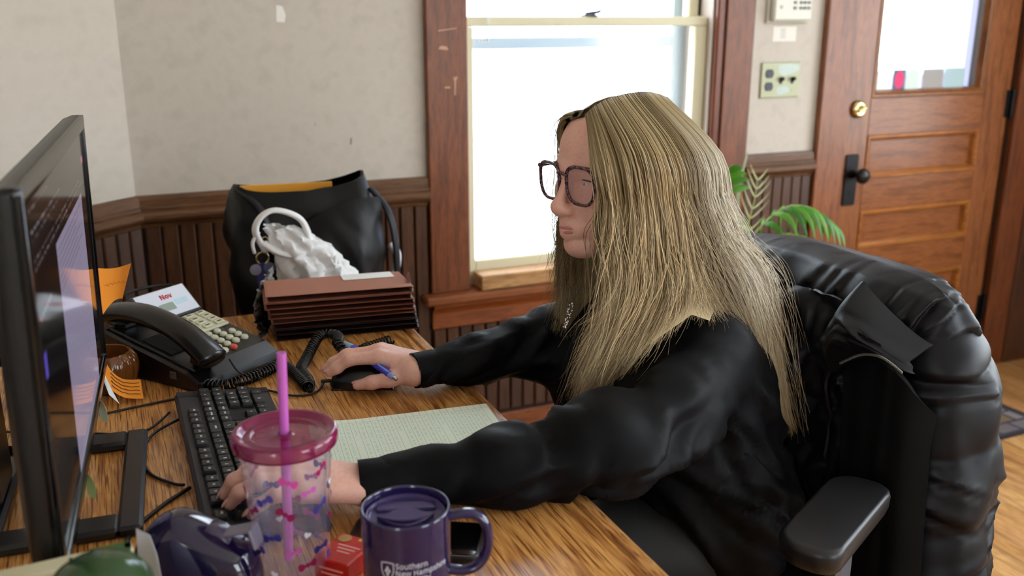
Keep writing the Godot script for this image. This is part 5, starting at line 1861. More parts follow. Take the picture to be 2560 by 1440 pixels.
func mug() -> void:
	var t := thing("coffee_mug", "glossy purple mug with a recessed slider lid and white university lettering", "mug", Vector3(0.2365, DY, 1.682))
	var pur := mat(Color(0.125, 0.085, 0.265), 0.16)
	pur.clearcoat_enabled = true
	pur.clearcoat = 0.5
	pur.clearcoat_roughness = 0.06
	var b := B.new()
	b.lathe([Vector2(0.0, 0.0), Vector2(0.038, 0.0), Vector2(0.0425, 0.003), Vector2(0.0440, 0.010), Vector2(0.0445, 0.060), Vector2(0.0448, 0.1075), Vector2(0.0442, 0.1100), Vector2(0.0430, 0.1106), Vector2(0.0418, 0.1098), Vector2(0.0412, 0.1070), Vector2(0.0410, 0.060), Vector2(0.038, 0.008), Vector2(0.0, 0.006)], 64)
	put("body", b, pur, t)
	var hd := Vector3(0.955, 0, 0.296)
	b = B.new()
	var path := PackedVector3Array()
	for p in [Vector2(0.042, 0.096), Vector2(0.056, 0.0985), Vector2(0.070, 0.0960), Vector2(0.0795, 0.086), Vector2(0.0825, 0.068), Vector2(0.0795, 0.050), Vector2(0.070, 0.0375), Vector2(0.056, 0.0335), Vector2(0.042, 0.036)]:
		path.append(hd * p.x + Vector3(0, p.y, 0))
	b.tube(cr(path, 6), 0.0072, 14, true, false, 0.72, Vector3.UP)
	put("handle", b, pur, t)
	var lidm := mat(Color(0.20, 0.155, 0.36), 0.20)
	b = B.new()
	b.lathe([Vector2(0.0410, 0.096), Vector2(0.0408, 0.1015), Vector2(0.0395, 0.1030), Vector2(0.0375, 0.1022), Vector2(0.0360, 0.0985), Vector2(0.0, 0.0985)], 56)
	var lid := put("lid", b, lidm, t, "purple recessed lid")
	# crescent drinking slider: raised lens outline with a dished half
	var fx := Basis(Vector3.UP, deg_to_rad(-17.0))
	b = B.new()
	b.xf = Transform3D(fx * Basis(Vector3.RIGHT, -PI / 2), Vector3(0, 0.0, 0))
	var lens := PackedVector2Array()
	for k in 17: lens.append(Vector2(lerpf(-0.027, 0.027, k / 16.0), -0.006 - 0.008 * sin(PI * k / 16.0)))
	for k in 17: lens.append(Vector2(lerpf(0.027, -0.027, k / 16.0), -0.004 + 0.016 * sin(PI * k / 16.0)))
	b.prism(lens, 0.0980, 0.1020, 0.0012)
	put("slider", b, lidm, lid)
	b = B.new()
	b.xf = Transform3D(fx * Basis(Vector3.RIGHT, -PI / 2), Vector3(0, 0.0, 0))
	var cres := PackedVector2Array()
	for k in 17: cres.append(Vector2(lerpf(-0.028, 0.028, k / 16.0), -0.0085 - 0.010 * sin(PI * k / 16.0)))
	for k in 17: cres.append(Vector2(lerpf(0.028, -0.028, k / 16.0), -0.0075 - 0.019 * sin(PI * k / 16.0)))
	b.prism(cres, 0.0980, 0.1042, 0.0015)
	b.span(Vector3(-0.030, 0.010, 0.098), Vector3(0.030, 0.026, 0.1012), 0.0012)
	put("lid_ridge", b, lidm, lid)
	# print: shield and three lines, wrapped on the body
	var white := mat(Color(0.80, 0.80, 0.84), 0.35)
	var face := atan2(-0.961, -0.277)      # lathe angle facing the camera end of the desk
	face = atan2(-(0.961), -0.277)
	var wrap := func(x: float, y: float, lift: float) -> Vector3:
		var a := atan2(-0.961, -0.277) + x / 0.0447
		return Vector3((0.0447 + lift) * cos(a), y, -(0.0447 + lift) * -sin(a) * -1.0)
	for ln in [["Southern", 0.0690], ["New Hampshire", 0.0612], ["University", 0.0534]]:
		var tm := words_on(ln[0], 0.0078, 0.0006, false)
		tm.horizontal_alignment = HORIZONTAL_ALIGNMENT_LEFT
		var arr := tm.get_mesh_arrays()
		var src: PackedVector3Array = arr[Mesh.ARRAY_VERTEX]
		var idx: PackedInt32Array = arr[Mesh.ARRAY_INDEX] if arr[Mesh.ARRAY_INDEX] != null else PackedInt32Array(range(src.size()))
		var lo := 1e9
		for p in src: lo = minf(lo, p.x)
		b = B.new()
		for v in range(0, idx.size(), 3):
			var p := []
			for w in 3:
				var s := src[idx[v + w]]
				p.append(mug_wrap(s.x - lo - 0.0115, ln[1] + s.y, 0.0002 + 0.0003 * signf(s.z + 1e-9)))
			b.tri(p[0], p[2], p[1])
		put("lettering", b, white, t)
	b = B.new()
	for part in [[PackedVector2Array([Vector2(-0.0265, 0.0725), Vector2(-0.0198, 0.0735), Vector2(-0.0131, 0.0725), Vector2(-0.0131, 0.0635), Vector2(-0.0150, 0.0575), Vector2(-0.0198, 0.0535), Vector2(-0.0246, 0.0575), Vector2(-0.0265, 0.0635)]), PackedVector2Array([Vector2(-0.0255, 0.0715), Vector2(-0.0198, 0.0724), Vector2(-0.0141, 0.0715), Vector2(-0.0141, 0.0637), Vector2(-0.0158, 0.0582), Vector2(-0.0198, 0.0548), Vector2(-0.0238, 0.0582), Vector2(-0.0255, 0.0637)])]]:
		var o: PackedVector2Array = part[0]
		var i: PackedVector2Array = part[1]
		for k in o.size():
			var j := (k + 1) % o.size()
			b.quad(mug_wrap(o[k].x, o[k].y, 0.0004), mug_wrap(i[k].x, i[k].y, 0.0004), mug_wrap(i[j].x, i[j].y, 0.0004), mug_wrap(o[j].x, o[j].y, 0.0004))
	for pet in [Vector2(-0.0198, 0.0665), Vector2(-0.0215, 0.0635), Vector2(-0.0181, 0.0635), Vector2(-0.0198, 0.0600)]:
		for s in 8:
			var a0 := TAU * s / 8
			var a1 := TAU * (s + 1) / 8
			b.tri(mug_wrap(pet.x, pet.y, 0.0004), mug_wrap(pet.x + 0.0013 * cos(a0), pet.y + 0.0021 * sin(a0), 0.0004), mug_wrap(pet.x + 0.0013 * cos(a1), pet.y + 0.0021 * sin(a1), 0.0004))
	put("shield_emblem", b, white, t, "white shield emblem with a leaf")

func mug_wrap(x: float, y: float, lift: float) -> Vector3:
	# x runs to the right for a reader in front of the mug
	var a := atan2(0.961, -0.277) - x / 0.0447
	return Vector3((0.0447 + lift) * cos(a), y, (0.0447 + lift) * sin(a))

func dispenser() -> void:
	var t := thing("tape_dispenser", "glossy dark purple tape dispenser beside the tumbler", "tape dispenser", Vector3(0.040, DY, 1.590), deg_to_rad(-30.0))
	var pur := mat(Color(0.085, 0.045, 0.20), 0.12)
	pur.clearcoat_enabled = true
	pur.clearcoat = 0.6
	pur.clearcoat_roughness = 0.05
	var b := B.new()
	var rows := []
	var N := 27
	for a in N:
		var g := float(a) / (N - 1)
		var x := lerpf(-0.070, 0.070, g)
		var top := 0.082 * pow(maxf(1.0 - pow(absf(g * 1.55 - 0.58) / 0.98, 2.3), 0.0), 0.5)
		if g < 0.4: top = 0.083 * pow(maxf(1.0 - pow((0.4 - g) / 0.4, 2.2), 0.0), 0.5)
		else: top = lerpf(0.083, 0.046, pow((g - 0.4) / 0.6, 1.25)) * pow(maxf(1.0 - pow(maxf(g - 0.86, 0.0) / 0.14, 2.5), 0.0), 0.5)
		top = maxf(top, 0.0004)
		var hw := 0.0345 * pow(maxf(1.0 - pow(absf(g * 2 - 1), 3.0), 0.0), 0.5) + 0.0003
		var line := PackedVector3Array()
		for k in 28:
			var q := TAU * k / 28
			var cy := sin(q)
			var cz := cos(q)
			var bot := 0.004
			var y := bot + (top - bot) * (0.5 + 0.5 * signf(cy) * pow(absf(cy), 0.75)) if top > bot else bot
			line.append(Vector3(x, y, signf(cz) * pow(absf(cz), 0.8) * hw))
		rows.append(line)
	b.grid(rows, true, true)
	put("housing", b, pur, t)
	# roll of tape showing in the notch, metal cutter lip
	b = B.new()
	b.lathe([Vector2(0.012, -0.010), Vector2(0.021, -0.010), Vector2(0.021, 0.010), Vector2(0.012, 0.010), Vector2(0.012, -0.010)], 40, Vector3(0.022, 0.052, 0.0), Basis(Vector3.RIGHT, PI / 2))
	put("tape_roll", b, mat(Color(0.30, 0.27, 0.36), 0.25), t)
	b = B.new()
	b.box(Vector3(0.044, 0.0690, 0.0), Vector3(0.044, 0.0028, 0.020), 0.001, Basis(Vector3.BACK, 0.22))
	b.box(Vector3(0.0655, 0.0655, 0.0), Vector3(0.004, 0.020, 0.022), 0.0015, Basis(Vector3.BACK, 0.30))
	put("cutter_lip", b, mat(Color(0.48, 0.45, 0.52), 0.35), t, "grey serrated cutter lip")
	b = B.new()
	for k in 9:
		b.prism(PackedVector2Array([Vector2(0.0640, 0.0750), Vector2(0.0665, 0.0765), Vector2(0.0640, 0.0780)]), -0.0095 + k * 0.0021, -0.0080 + k * 0.0021)
	put("teeth", b, steel, t)
	b = B.new()
	b.span(Vector3(-0.060, 0.0, -0.030), Vector3(0.060, 0.006, 0.030), 0.002)
	put("rubber_base", b, black_plastic, t)
	t.scale = Vector3(1.0, 1.18, 1.0)
const HO := Vector3(0.694, 1.10, 1.27)
var HB := Basis(Vector3.UP, 0.14)      # head turned a little towards the room
func hp(f: float, up: float, s: float) -> Vector3:
	return HO + HB * Vector3(-f, up, s)

func build_person() -> void:
	var t := thing("person", "blonde woman in black blouse seated at the desk with one hand on the mouse", "person", Vector3(0.90, 0.0, 1.27))
	var o := t.position
	var skin := mat(Color(0.90, 0.70, 0.625), 0.46)
	skin.subsurf_scatter_enabled = true
	skin.subsurf_scatter_strength = 0.12
	tri_tex(skin, ntex(noise(101, 0.03, 5), [[0.0, Color(0.97, 0.90, 0.88)], [0.4, Color(0.99, 0.97, 0.96)], [0.6, Color(1, 1, 1)], [1.0, Color(1, 0.97, 0.95)]], 512), Vector3(9, 9, 9))
	# ---------------- one continuous body ----------------
	var b := B.new()
	var f := Field.new()
	f.k = 0.05
	var sh := [Vector3(0.795, 0.838, 1.398), Vector3(0.790, 0.846, 1.125)]
	var el := [Vector3(0.548, 0.797, 1.545), Vector3(0.640, 0.785, 1.130)]
	var wr := [Vector3(0.245, 0.784, 1.486), Vector3(0.412, 0.787, 1.148)]
	f.cap(Vector3(0.865, 0.52, 1.21), Vector3(0.865, 0.52, 1.32), 0.110, 0.110)
	f.cap(Vector3(0.835, 0.64, 1.23), Vector3(0.835, 0.64, 1.31), 0.095, 0.095)
	f.cap(Vector3(0.800, 0.77, 1.23), Vector3(0.800, 0.77, 1.31), 0.085, 0.085)
	f.cap(Vector3(0.790, 0.855, 1.18), Vector3(0.790, 0.855, 1.36), 0.045, 0.045)
	f.cap(Vector3(0.778, 0.90, 1.27), Vector3(0.745, 1.00, 1.27), 0.060, 0.052)
	for k in 2:
		var z: float = [1.355, 1.185][k]
		f.cap(sh[k], el[k], 0.042, 0.034)
		f.cap(el[k], wr[k], 0.030, 0.021)
		f.cap(Vector3(0.86, 0.505, z), Vector3(0.52, 0.535, z + (0.03 if k == 0 else -0.03)), 0.088, 0.062)
		f.cap(Vector3(0.52, 0.535, z + (0.03 if k == 0 else -0.03)), Vector3(0.58, 0.12, z), 0.058, 0.040)
		f.cap(Vector3(0.58, 0.11, z), Vector3(0.41, 0.05, z), 0.040, 0.034)
	f.net(b, Vector3(0.20, 0.0, 0.98), Vector3(1.10, 1.04, 1.60), 0.013)
	# head
	f = Field.new()
	f.k = 0.016
	f.ell(hp(-0.012, 0.032, 0), Vector3(0.094, 0.078, 0.073), HB)
	f.ell(hp(0.027, 0.038, 0), Vector3(0.054, 0.062, 0.060), HB)
	f.ell(hp(0.030, -0.028, 0), Vector3(0.050, 0.075, 0.056), HB)
	for s in [-1.0, 1.0]:
		f.cap(hp(-0.015, -0.050, s * 0.048), hp(0.052, -0.097, s * 0.014), 0.020, 0.019)
		f.cap(hp(0.048, -0.026, s * 0.036), hp(0.040, -0.060, s * 0.034), 0.027, 0.026)
		f.cap(hp(0.0795, 0.015, s * 0.010), hp(0.060, 0.016, s * 0.044), 0.0095, 0.011)
		f.ell(hp(-0.004, -0.010, s * 0.074), Vector3(0.015, 0.028, 0.008), HB)
	f.ell(hp(0.062, -0.098, 0), Vector3(0.0195, 0.0195, 0.022), HB)
	f.ell(hp(0.0585, -0.066, 0), Vector3(0.0225, 0.022, 0.028), HB)
	f.cap(hp(-0.035, -0.06, 0), hp(-0.060, -0.16, 0), 0.050, 0.052)
	for s in [-1.0, 1.0]:
		f.ell(hp(0.094, -0.002, s * 0.032), Vector3(0.018, 0.011, 0.017), HB, -1.0)
	f.k = 0.008
	for s in [-1.0, 1.0]:
		f.cap(hp(0.0665, 0.0095, s * 0.020), hp(0.061, 0.0085, s * 0.043), 0.0062, 0.0060)
		f.cap(hp(0.0665, -0.0125, s * 0.020), hp(0.060, -0.0125, s * 0.043), 0.0055, 0.0055)
		f.ell(hp(0.0855, -0.0430, s * 0.0115), Vector3(0.0100, 0.0070, 0.0056), HB)
		f.ell(hp(0.0890, -0.0500, s * 0.0065), Vector3(0.0045, 0.0030, 0.0026), HB, -1.0)
	f.cap(hp(0.0805, 0.008, 0), hp(0.0985, -0.035, 0), 0.0062, 0.0074)
	f.ell(hp(0.0995, -0.0385, 0), Vector3(0.0082, 0.0078, 0.0086), HB)
	f.cap(hp(0.092, -0.046, 0), hp(0.085, -0.050, 0), 0.006, 0.006)
	f.cap(hp(0.0840, -0.0635, 0.004), hp(0.0720, -0.0685, 0.021), 0.0055, 0.0045)
	f.cap(hp(0.0840, -0.0635, -0.004), hp(0.0720, -0.0685, -0.021), 0.0055, 0.0045)
	f.cap(hp(0.0825, -0.0785, 0), hp(0.0720, -0.0750, 0.019), 0.0060, 0.0045)
	f.cap(hp(0.0825, -0.0785, 0), hp(0.0720, -0.0750, -0.019), 0.0060, 0.0045)
	f.k = 0.012
	f.net(b, HO + Vector3(-0.122, -0.175, -0.105), HO + Vector3(0.118, 0.128, 0.105), 0.0032)
	# hands
	hand(b, Vector3(0.357, DY, 1.088), Vector3(-0.93, 0, -0.37).normalized(), 1.0, wr[1], 0)
	hand(b, Vector3(0.168, DY, 1.466), Vector3(-0.965, 0, -0.262).normalized(), -1.0, wr[0], 1)
	for k in b.v.size(): b.v[k] -= o
	put("body", b, skin, t)
	face_parts(t, o, skin)
	clothes(t, o, sh, el, wr)
	hair(t, o)
	spectacles()

func hand(b: B, M: Vector3, F: Vector3, sg: float, W: Vector3, pose: int) -> void:
	# a runs to the fingertips, l to the thumb side, y up from the desk
	var L := Vector3(F.z, 0, -F.x) * sg
	var P := func(a: float, l: float, y: float) -> Vector3:
		return M + F * a + L * l + Vector3(0, y, 0)
	var f := Field.new()
	f.k = 0.007
	var fingers: Array
	var thumb: Array
	if pose == 0:
		fingers = [
			[[-0.018, 0.022, 0.0560], [0.030, 0.021, 0.0525], [0.050, 0.019, 0.0375], [0.063, 0.017, 0.0285]],
			[[-0.014, 0.001, 0.0580], [0.036, 0.001, 0.0525], [0.058, 0.000, 0.0395], [0.072, -0.001, 0.0270]],
			[[-0.018, -0.019, 0.0535], [0.026, -0.021, 0.0465], [0.046, -0.023, 0.0380], [0.058, -0.023, 0.0260]],
			[[-0.028, -0.036, 0.0455], [0.004, -0.040, 0.0390], [0.020, -0.042, 0.0290], [0.030, -0.042, 0.0200]]]
		thumb = [[-0.066, 0.036, 0.036], [-0.036, 0.046, 0.028], [-0.008, 0.044, 0.022], [0.016, 0.040, 0.016]]
	else:
		fingers = [
			[[0.000, 0.024, 0.0560], [0.042, 0.026, 0.0620], [0.064, 0.026, 0.0500], [0.076, 0.026, 0.0330]],
			[[0.004, 0.003, 0.0580], [0.050, 0.004, 0.0640], [0.074, 0.004, 0.0510], [0.086, 0.004, 0.0340]],
			[[0.000, -0.017, 0.0550], [0.042, -0.019, 0.0600], [0.065, -0.020, 0.0480], [0.077, -0.020, 0.0330]],
			[[-0.010, -0.035, 0.0490], [0.022, -0.040, 0.0520], [0.040, -0.042, 0.0430], [0.051, -0.043, 0.0310]]]
		thumb = [[-0.048, 0.030, 0.034], [-0.018, 0.044, 0.032], [0.012, 0.046, 0.030], [0.034, 0.042, 0.028]]
	var r := [0.0098, 0.0102, 0.0095, 0.0082]
	var wrist: Vector3 = W
	for k in 4:
		var J := []
		for q in fingers[k]: J.append(P.call(q[0], q[1], q[2]))
		f.cap(wrist.lerp(P.call(-0.08, [0.016, 0.005, -0.006, -0.016][k], 0.038), 0.7), J[0], 0.0185, r[k] + 0.0030)
		f.cap(J[0], J[1], r[k] + 0.0012, r[k])
		f.cap(J[1], J[2], r[k] - 0.0002, r[k] - 0.0012)
		f.cap(J[2], J[3], r[k] - 0.0012, r[k] - 0.0026)
	f.cap(P.call(-0.06, 0.0, 0.036), P.call(-0.03, -0.004, 0.042), 0.019, 0.017)
	var T := []
	for q in thumb: T.append(P.call(q[0], q[1], q[2]))
	f.cap(wrist.lerp(T[0], 0.5), T[0], 0.019, 0.0165)
	f.cap(T[0], T[1], 0.0165, 0.0125)
	f.cap(T[1], T[2], 0.0122, 0.0105)
	f.cap(T[2], T[3], 0.0105, 0.0080)
	f.cap(wrist - F * 0.012, wrist, 0.0220, 0.0225)
	f.cap(wrist, P.call(-0.055, 0.006, 0.038), 0.0225, 0.019)
	var lo := M - Vector3(0.135, 0.004, 0.10)
	var hi := M + Vector3(0.16, 0.10, 0.12)
	f.net(b, lo, hi, 0.0031)
	# finger nails are added as parts in face_parts
	nails.append([T[2], T[3], L, 0.0])
	for k in 4:
		nails.append([P.call(fingers[k][2][0], fingers[k][2][1], fingers[k][2][2]), P.call(fingers[k][3][0], fingers[k][3][1], fingers[k][3][2]), L, 1.0])

var nails := []

func face_parts(t: Node3D, o: Vector3, skin: Material) -> void:
	var b: B
	var nm := mat(Color(0.88, 0.66, 0.60), 0.25)
	for q in nails:
		var d: Vector3 = (q[1] - q[0]).normalized()
		var side: Vector3 = q[2]
		side = (side - d * side.dot(d)).normalized()
		var up := side.cross(d)
		if up.y < 0: up = -up
		b = B.new()
		b.ball(q[1] + d * 0.001 + up * 0.0060 - o, Vector3(0.0058, 0.0020, 0.0075), 10, Basis(side, up, side.cross(up)))
		put("fingernail", b, nm, t)
	var lipm := mat(Color(0.76, 0.46, 0.43), 0.36)
	b = B.new()
	var up := PackedVector3Array()
	var lw := PackedVector3Array()
	for k in 13:
		var s := (k - 6) / 6.0
		up.append(hp(0.0899 - 0.0140 * s * s - 0.003 * absf(s), -0.0692 - 0.0028 * s * s + 0.0012 * absf(s) * (1 - absf(s)) * 4.0, s * 0.0235) - o)
		lw.append(hp(0.0881 - 0.0125 * s * s - 0.002 * absf(s), -0.0758 + 0.0035 * s * s, s * 0.0225) - o)
	var ru := PackedFloat32Array()
	var rl := PackedFloat32Array()
	for k in 13:
		var s := absf((k - 6) / 6.0)
		ru.append(0.0034 * (1.0 - 0.75 * s * s))
		rl.append(0.0042 * (1.0 - 0.75 * s * s))
	b.tube(up, ru, 10, true, false, 0.95)
	b.tube(lw, rl, 10, true, false, 0.95)
	put("lips", b, lipm, t, "closed rosy lips")
	for s in [-1.0, 1.0]:
		b = B.new()
		b.ball(hp(0.0620, -0.0015, s * 0.0290) - o, Vector3.ONE * 0.0118, 18)
		var ey := put("eye", b, mat(Color(0.85, 0.82, 0.80), 0.15), t)
		b = B.new()
		b.ball(hp(0.0692, -0.0020, s * 0.0280) - o, Vector3(0.0048, 0.0055, 0.0055), 14)
		put("iris", b, mat(Color(0.20, 0.22, 0.24), 0.1), ey)
		b = B.new()
		b.tube(cr(PackedVector3Array([hp(0.0725, 0.0030, s * 0.020) - o, hp(0.0760, 0.0045, s * 0.031) - o, hp(0.0690, 0.0022, s * 0.046) - o]), 5), 0.0012, 6)
		put("eyelashes", b, mat(Color(0.10, 0.07, 0.06), 0.6), ey)
		b = B.new()
		b.tube(cr(PackedVector3Array([hp(0.0885, 0.0170, s * 0.013) - o, hp(0.0835, 0.0225, s * 0.028) - o, hp(0.0690, 0.0215, s * 0.046) - o, hp(0.058, 0.0170, s * 0.054) - o]), 5), PackedFloat32Array(range(16).map(func(k): return 0.0026 - 0.0018 * k / 15.0)), 7, true, false, 0.5)
		put("eyebrow", b, mat(Color(0.36, 0.25, 0.19), 0.8), t)

func spectacles() -> void:
	var g := thing("glasses", "large dark tortoiseshell glasses on the woman's face", "glasses", Vector3(0.612, 1.093, 1.27))
	var o := g.position
	var fm := mat(Color(0.52, 0.40, 0.44), 0.14)
	tri_tex(fm, ntex(noise(111, 0.03, 3), [[0.0, Color(0.25, 0.20, 0.25)], [0.45, Color(0.35, 0.30, 0.34)], [0.55, Color(0.85, 0.75, 0.72)], [1.0, Color(1, 0.9, 0.9)]], 256), Vector3(22, 22, 22))
	var lens := glassy(Color(0.72, 0.64, 0.74, 0.10), 0.03)
	for s in [-1.0, 1.0]:
		# lens outline: rounded square, wider at the top
		var c := Vector3(0.609, 1.097 if s > 0 else 1.095, 1.27 + s * 0.0385)
		var loop := PackedVector3Array()
		for k in 40:
			var q := TAU * k / 40
			var x := signf(cos(q)) * pow(absf(cos(q)), 0.62) * (0.0295 + 0.0022 * sin(q))
			var y := signf(sin(q)) * pow(absf(sin(q)), 0.70) * 0.0268
			if sin(q) < 0: x *= 1.0 - 0.10 * pow(absf(sin(q)), 2.0)
			var w: float = x * s       # outward positive
			loop.append(c + Vector3(0.0040 + 0.10 * (w + 0.028) * 0.9 + 0.9 * pow(maxf(w, 0), 2) + 0.06 * -y, y, x) - o)
		var b := B.new()
		b.tube(loop, 0.0025, 8, false, true, 1.0)
		put("rim", b, fm, g)
		b = B.new()
		var mid := Vector3.ZERO
		for p in loop: mid += p / loop.size()
		for k in loop.size():
			if s > 0: b.tri(mid, loop[(k + 1) % loop.size()], loop[k])
			else: b.tri(mid, loop[k], loop[(k + 1) % loop.size()])
		put("lens", b, lens, g)
		# temple arm
		b = B.new()
		var e := c + Vector3(0.0125, 0.017, s * 0.0330) - o
		b.tube(cr(PackedVector3Array([e, e + Vector3(0.012, 0.001, s * 0.0052), e + Vector3(0.045, 0.000, s * 0.0075), e + Vector3(0.092, -0.002, s * 0.0075), e + Vector3(0.112, -0.016, s * 0.005)]), 6), 0.0030, 8, true, false, 1.0)
		put("temple_arm", b, fm, g)
		b = B.new()
		b.ball(c + Vector3(0.011, 0.018, s * 0.0345) - o, Vector3(0.0030, 0.0036, 0.0036), 10)
		put("hinge_cap", b, fm, g)
		b = B.new()
		b.ball(c + Vector3(0.010, -0.004, -s * 0.0255) - o, Vector3(0.0018, 0.0045, 0.0020), 10)
		put("nose_pad", b, glassy(Color(0.9, 0.85, 0.85, 0.35), 0.2), g)
	g.transform = Transform3D(HB, HO + HB * (o + Vector3(-0.009, 0, 0) - HO))
	var b2 := B.new()
	b2.tube(cr(PackedVector3Array([Vector3(0.613, 1.108, 1.2805) - o, Vector3(0.606, 1.1125, 1.274) - o, Vector3(0.606, 1.1125, 1.266) - o, Vector3(0.613, 1.108, 1.2595) - o]), 6), 0.0022, 8)
	put("bridge", b2, fm, g)

func clothes(t: Node3D, o: Vector3, sh: Array, el: Array, wr: Array) -> void:
	var blk := mat(Color(0.030, 0.029, 0.040), 0.60)
	blk.metallic_specular = 0.26
	var b := B.new()
	var f := Field.new()
	f.k = 0.045
	f.cap(Vector3(0.865, 0.54, 1.19), Vector3(0.865, 0.54, 1.34), 0.142, 0.142)
	f.cap(Vector3(0.835, 0.62, 1.205), Vector3(0.835, 0.62, 1.33), 0.140, 0.140)
	f.cap(Vector3(0.820, 0.755, 1.205), Vector3(0.820, 0.755, 1.33), 0.128, 0.128)
	f.cap(Vector3(0.705, 0.745, 1.215), Vector3(0.705, 0.745, 1.32), 0.078, 0.078)
	f.cap(Vector3(0.795, 0.848, 1.16), Vector3(0.795, 0.845, 1.37), 0.060, 0.060)
	f.cap(Vector3(0.785, 0.885, 1.205), Vector3(0.785, 0.885, 1.33), 0.054, 0.054)
	# near sleeve: full, drooping at the elbow; cuff at the wrist
	f.cap(sh[0], Vector3(0.690, 0.798, 1.472), 0.064, 0.062)
	f.cap(Vector3(0.690, 0.795, 1.472), Vector3(0.555, 0.790, 1.540), 0.059, 0.049)
	f.cap(Vector3(0.555, 0.791, 1.540), Vector3(0.42, 0.790, 1.522), 0.048, 0.042)
	f.cap(Vector3(0.42, 0.795, 1.522), Vector3(0.262, 0.785, 1.489), 0.043, 0.0300)
	# far sleeve
	f.cap(sh[1], Vector3(0.645, 0.789, 1.130), 0.064, 0.048)
	f.cap(Vector3(0.645, 0.789, 1.130), Vector3(0.52, 0.789, 1.138), 0.047, 0.038)
	f.cap(Vector3(0.52, 0.789, 1.138), Vector3(0.430, 0.788, 1.146), 0.037, 0.0270)
	f.net(b, Vector3(0.22, 0.36, 1.00), Vector3(1.05, 0.97, 1.62), 0.0088)
	# drape: broad folds across the sleeves and down the body
	var n1 := noise(121, 3.2, 2)
	var n2 := noise(122, 8.0, 2)
	var nb := noise(123, 5.0, 2)
	var A := Vector3(0.665, 0.835, 1.475)
	var fa := some_folds(211, 16, 0.27, 0.72, 0.76, 0.86, 0.35, 0.5, 0.055, 0.008, 0.0065)
	fa.append([0.555, 0.815, 0.25, 0.10, 0.014, 0.012])
	fa.append([0.50, 0.800, 1.3, 0.05, 0.012, 0.010])
	fa.append([0.62, 0.790, -0.2, 0.10, 0.012, 0.009])
	var fb := some_folds(212, 12, 0.44, 0.70, 0.76, 0.84, 0.3, 0.6, 0.045, 0.008, 0.006)
	var ft_ := some_folds(213, 22, 0.70, 1.0, 0.48, 0.80, -0.75, 0.35, 0.09, 0.009, 0.008)
	for k in b.v.size():
		var p := b.v[k]
		var d := 0.003 * n1.get_noise_3d(p.x * 2.0, p.y * 2.0, p.z * 2.0) + 0.0015 * n2.get_noise_3d(p.x * 2.2 + p.y * 1.2, p.y * 0.8, p.z * 1.2)
		if p.z > 1.37: d += crease(p.x, p.y + (p.z - 1.5) * 0.4, fa)
		elif p.x < 0.72 and p.z < 1.2: d += crease(p.x, p.y, fb)
		if p.x > 0.70: d += crease(p.x, p.y, ft_) * smoothstep(0.86, 0.78, p.y)
		if p.z > 1.41 or p.x < 0.62 and p.z < 1.2:       # sleeves
			var s := p.x * 26.0 + p.y * 14.0 + 5.0 * nb.get_noise_3d(p.x, p.y * 2.0, p.z)
			d += 0.0018 * sin(s) * smoothstep(0.25, 0.35, p.x)
			# hanging fold under the upper arm and over the elbow
			if p.z > 1.41: d += 0.016 * exp(-pow((p.x - 0.52) / 0.045, 2.0)) * maxf(b.n[k].y, 0.0)
			if p.z > 1.41: d -= 0.009 * exp(-pow((p.x - 0.455) / 0.03, 2.0)) * maxf(b.n[k].y, 0.0)
		elif p.y < 0.80 and p.x > 0.75:
			d += 0.007 * sin(p.x * 30.0 - p.y * 38.0 + 6.0 * nb.get_noise_3d(p.x, p.y, p.z)) * smoothstep(0.82, 0.70, p.y)
		b.v[k] = p + b.n[k] * d
		# rest on the desk, keep the cuffs off the table
		if b.v[k].y < DY + 0.002 and b.v[k].x < 0.53 and p.y > 0.70:
			b.v[k].y = DY + 0.002 + 0.002 * nb.get_noise_3d(p.x * 4, 1, p.z * 4)
		b.v[k] -= o
	renormal(b)
	var bl := put("blouse", b, blk, t, "loose black blouse with full sleeves")
	for s in [[Vector3(0.282, 0.7865, 1.493), Vector3(0.238, 0.7850, 1.484), 0.0315], [Vector3(0.448, 0.788, 1.144), Vector3(0.412, 0.7875, 1.148), 0.0285]]:
		b = B.new()
		b.tube(PackedVector3Array([s[0] - o, s[0].lerp(s[1], 0.5) - o, s[1] - o]), s[2], 28, false)
		b.tube(PackedVector3Array([s[1] - o, s[0] - o]), s[2] - 0.003, 28, false)
		put("cuff", b, blk, bl)
	# open collar and button placket
	for s in [-1.0, 1.0]:
		b = B.new()
		var rows := []
		for a in 9:
			var g := a / 8.0
			var line := PackedVector3Array()
			for k in 9:
				var h := k / 8.0
				var q := lerpf(0.15, 1.45, g) * PI * 0.62
				var base := Vector3(0.775 - 0.115 * cos(PI - q) * -1.0 * 0.0, 0.0, 0.0)
				var ang := lerpf(-0.2, 2.5, g)
				base = Vector3(0.772 + 0.070 * cos(ang), 0.945 - 0.050 * g, 1.27 + s * 0.072 * sin(ang) * (1.0 - 0.0 * g))
				if g > 0.6: base += Vector3(-0.030, -0.035, 0) * (g - 0.6) / 0.4
				var out := Vector3(cos(ang), -0.65, s * sin(ang)).normalized()
				line.append(base + out * 0.052 * h + Vector3(0, 0.016 * sin(PI * h), 0) - o)
			rows.append(line)
		b.sheet(rows, 0.002, s > 0)
		put("collar", b, blk, bl)
	b = B.new()
	var rows2 := []
	for a in 13:
		var g := a / 12.0
		var c := Vector3(0.655, 0.90, 1.272).lerp(Vector3(0.655, 0.60, 1.285), g)
		c.x = 0.665 - 0.050 * sin(PI * clampf(g * 1.15, 0, 1))
		rows2.append(PackedVector3Array([c + Vector3(0.004, 0, -0.018) - o, c + Vector3(-0.004, 0, -0.008) - o, c + Vector3(-0.004, 0, 0.010) - o, c + Vector3(0.004, 0, 0.020) - o]))
	b.sheet(rows2, 0.002, true)
	put("placket", b, blk, bl)
	# trousers
	b = B.new()
	f = Field.new()
	f.k = 0.05
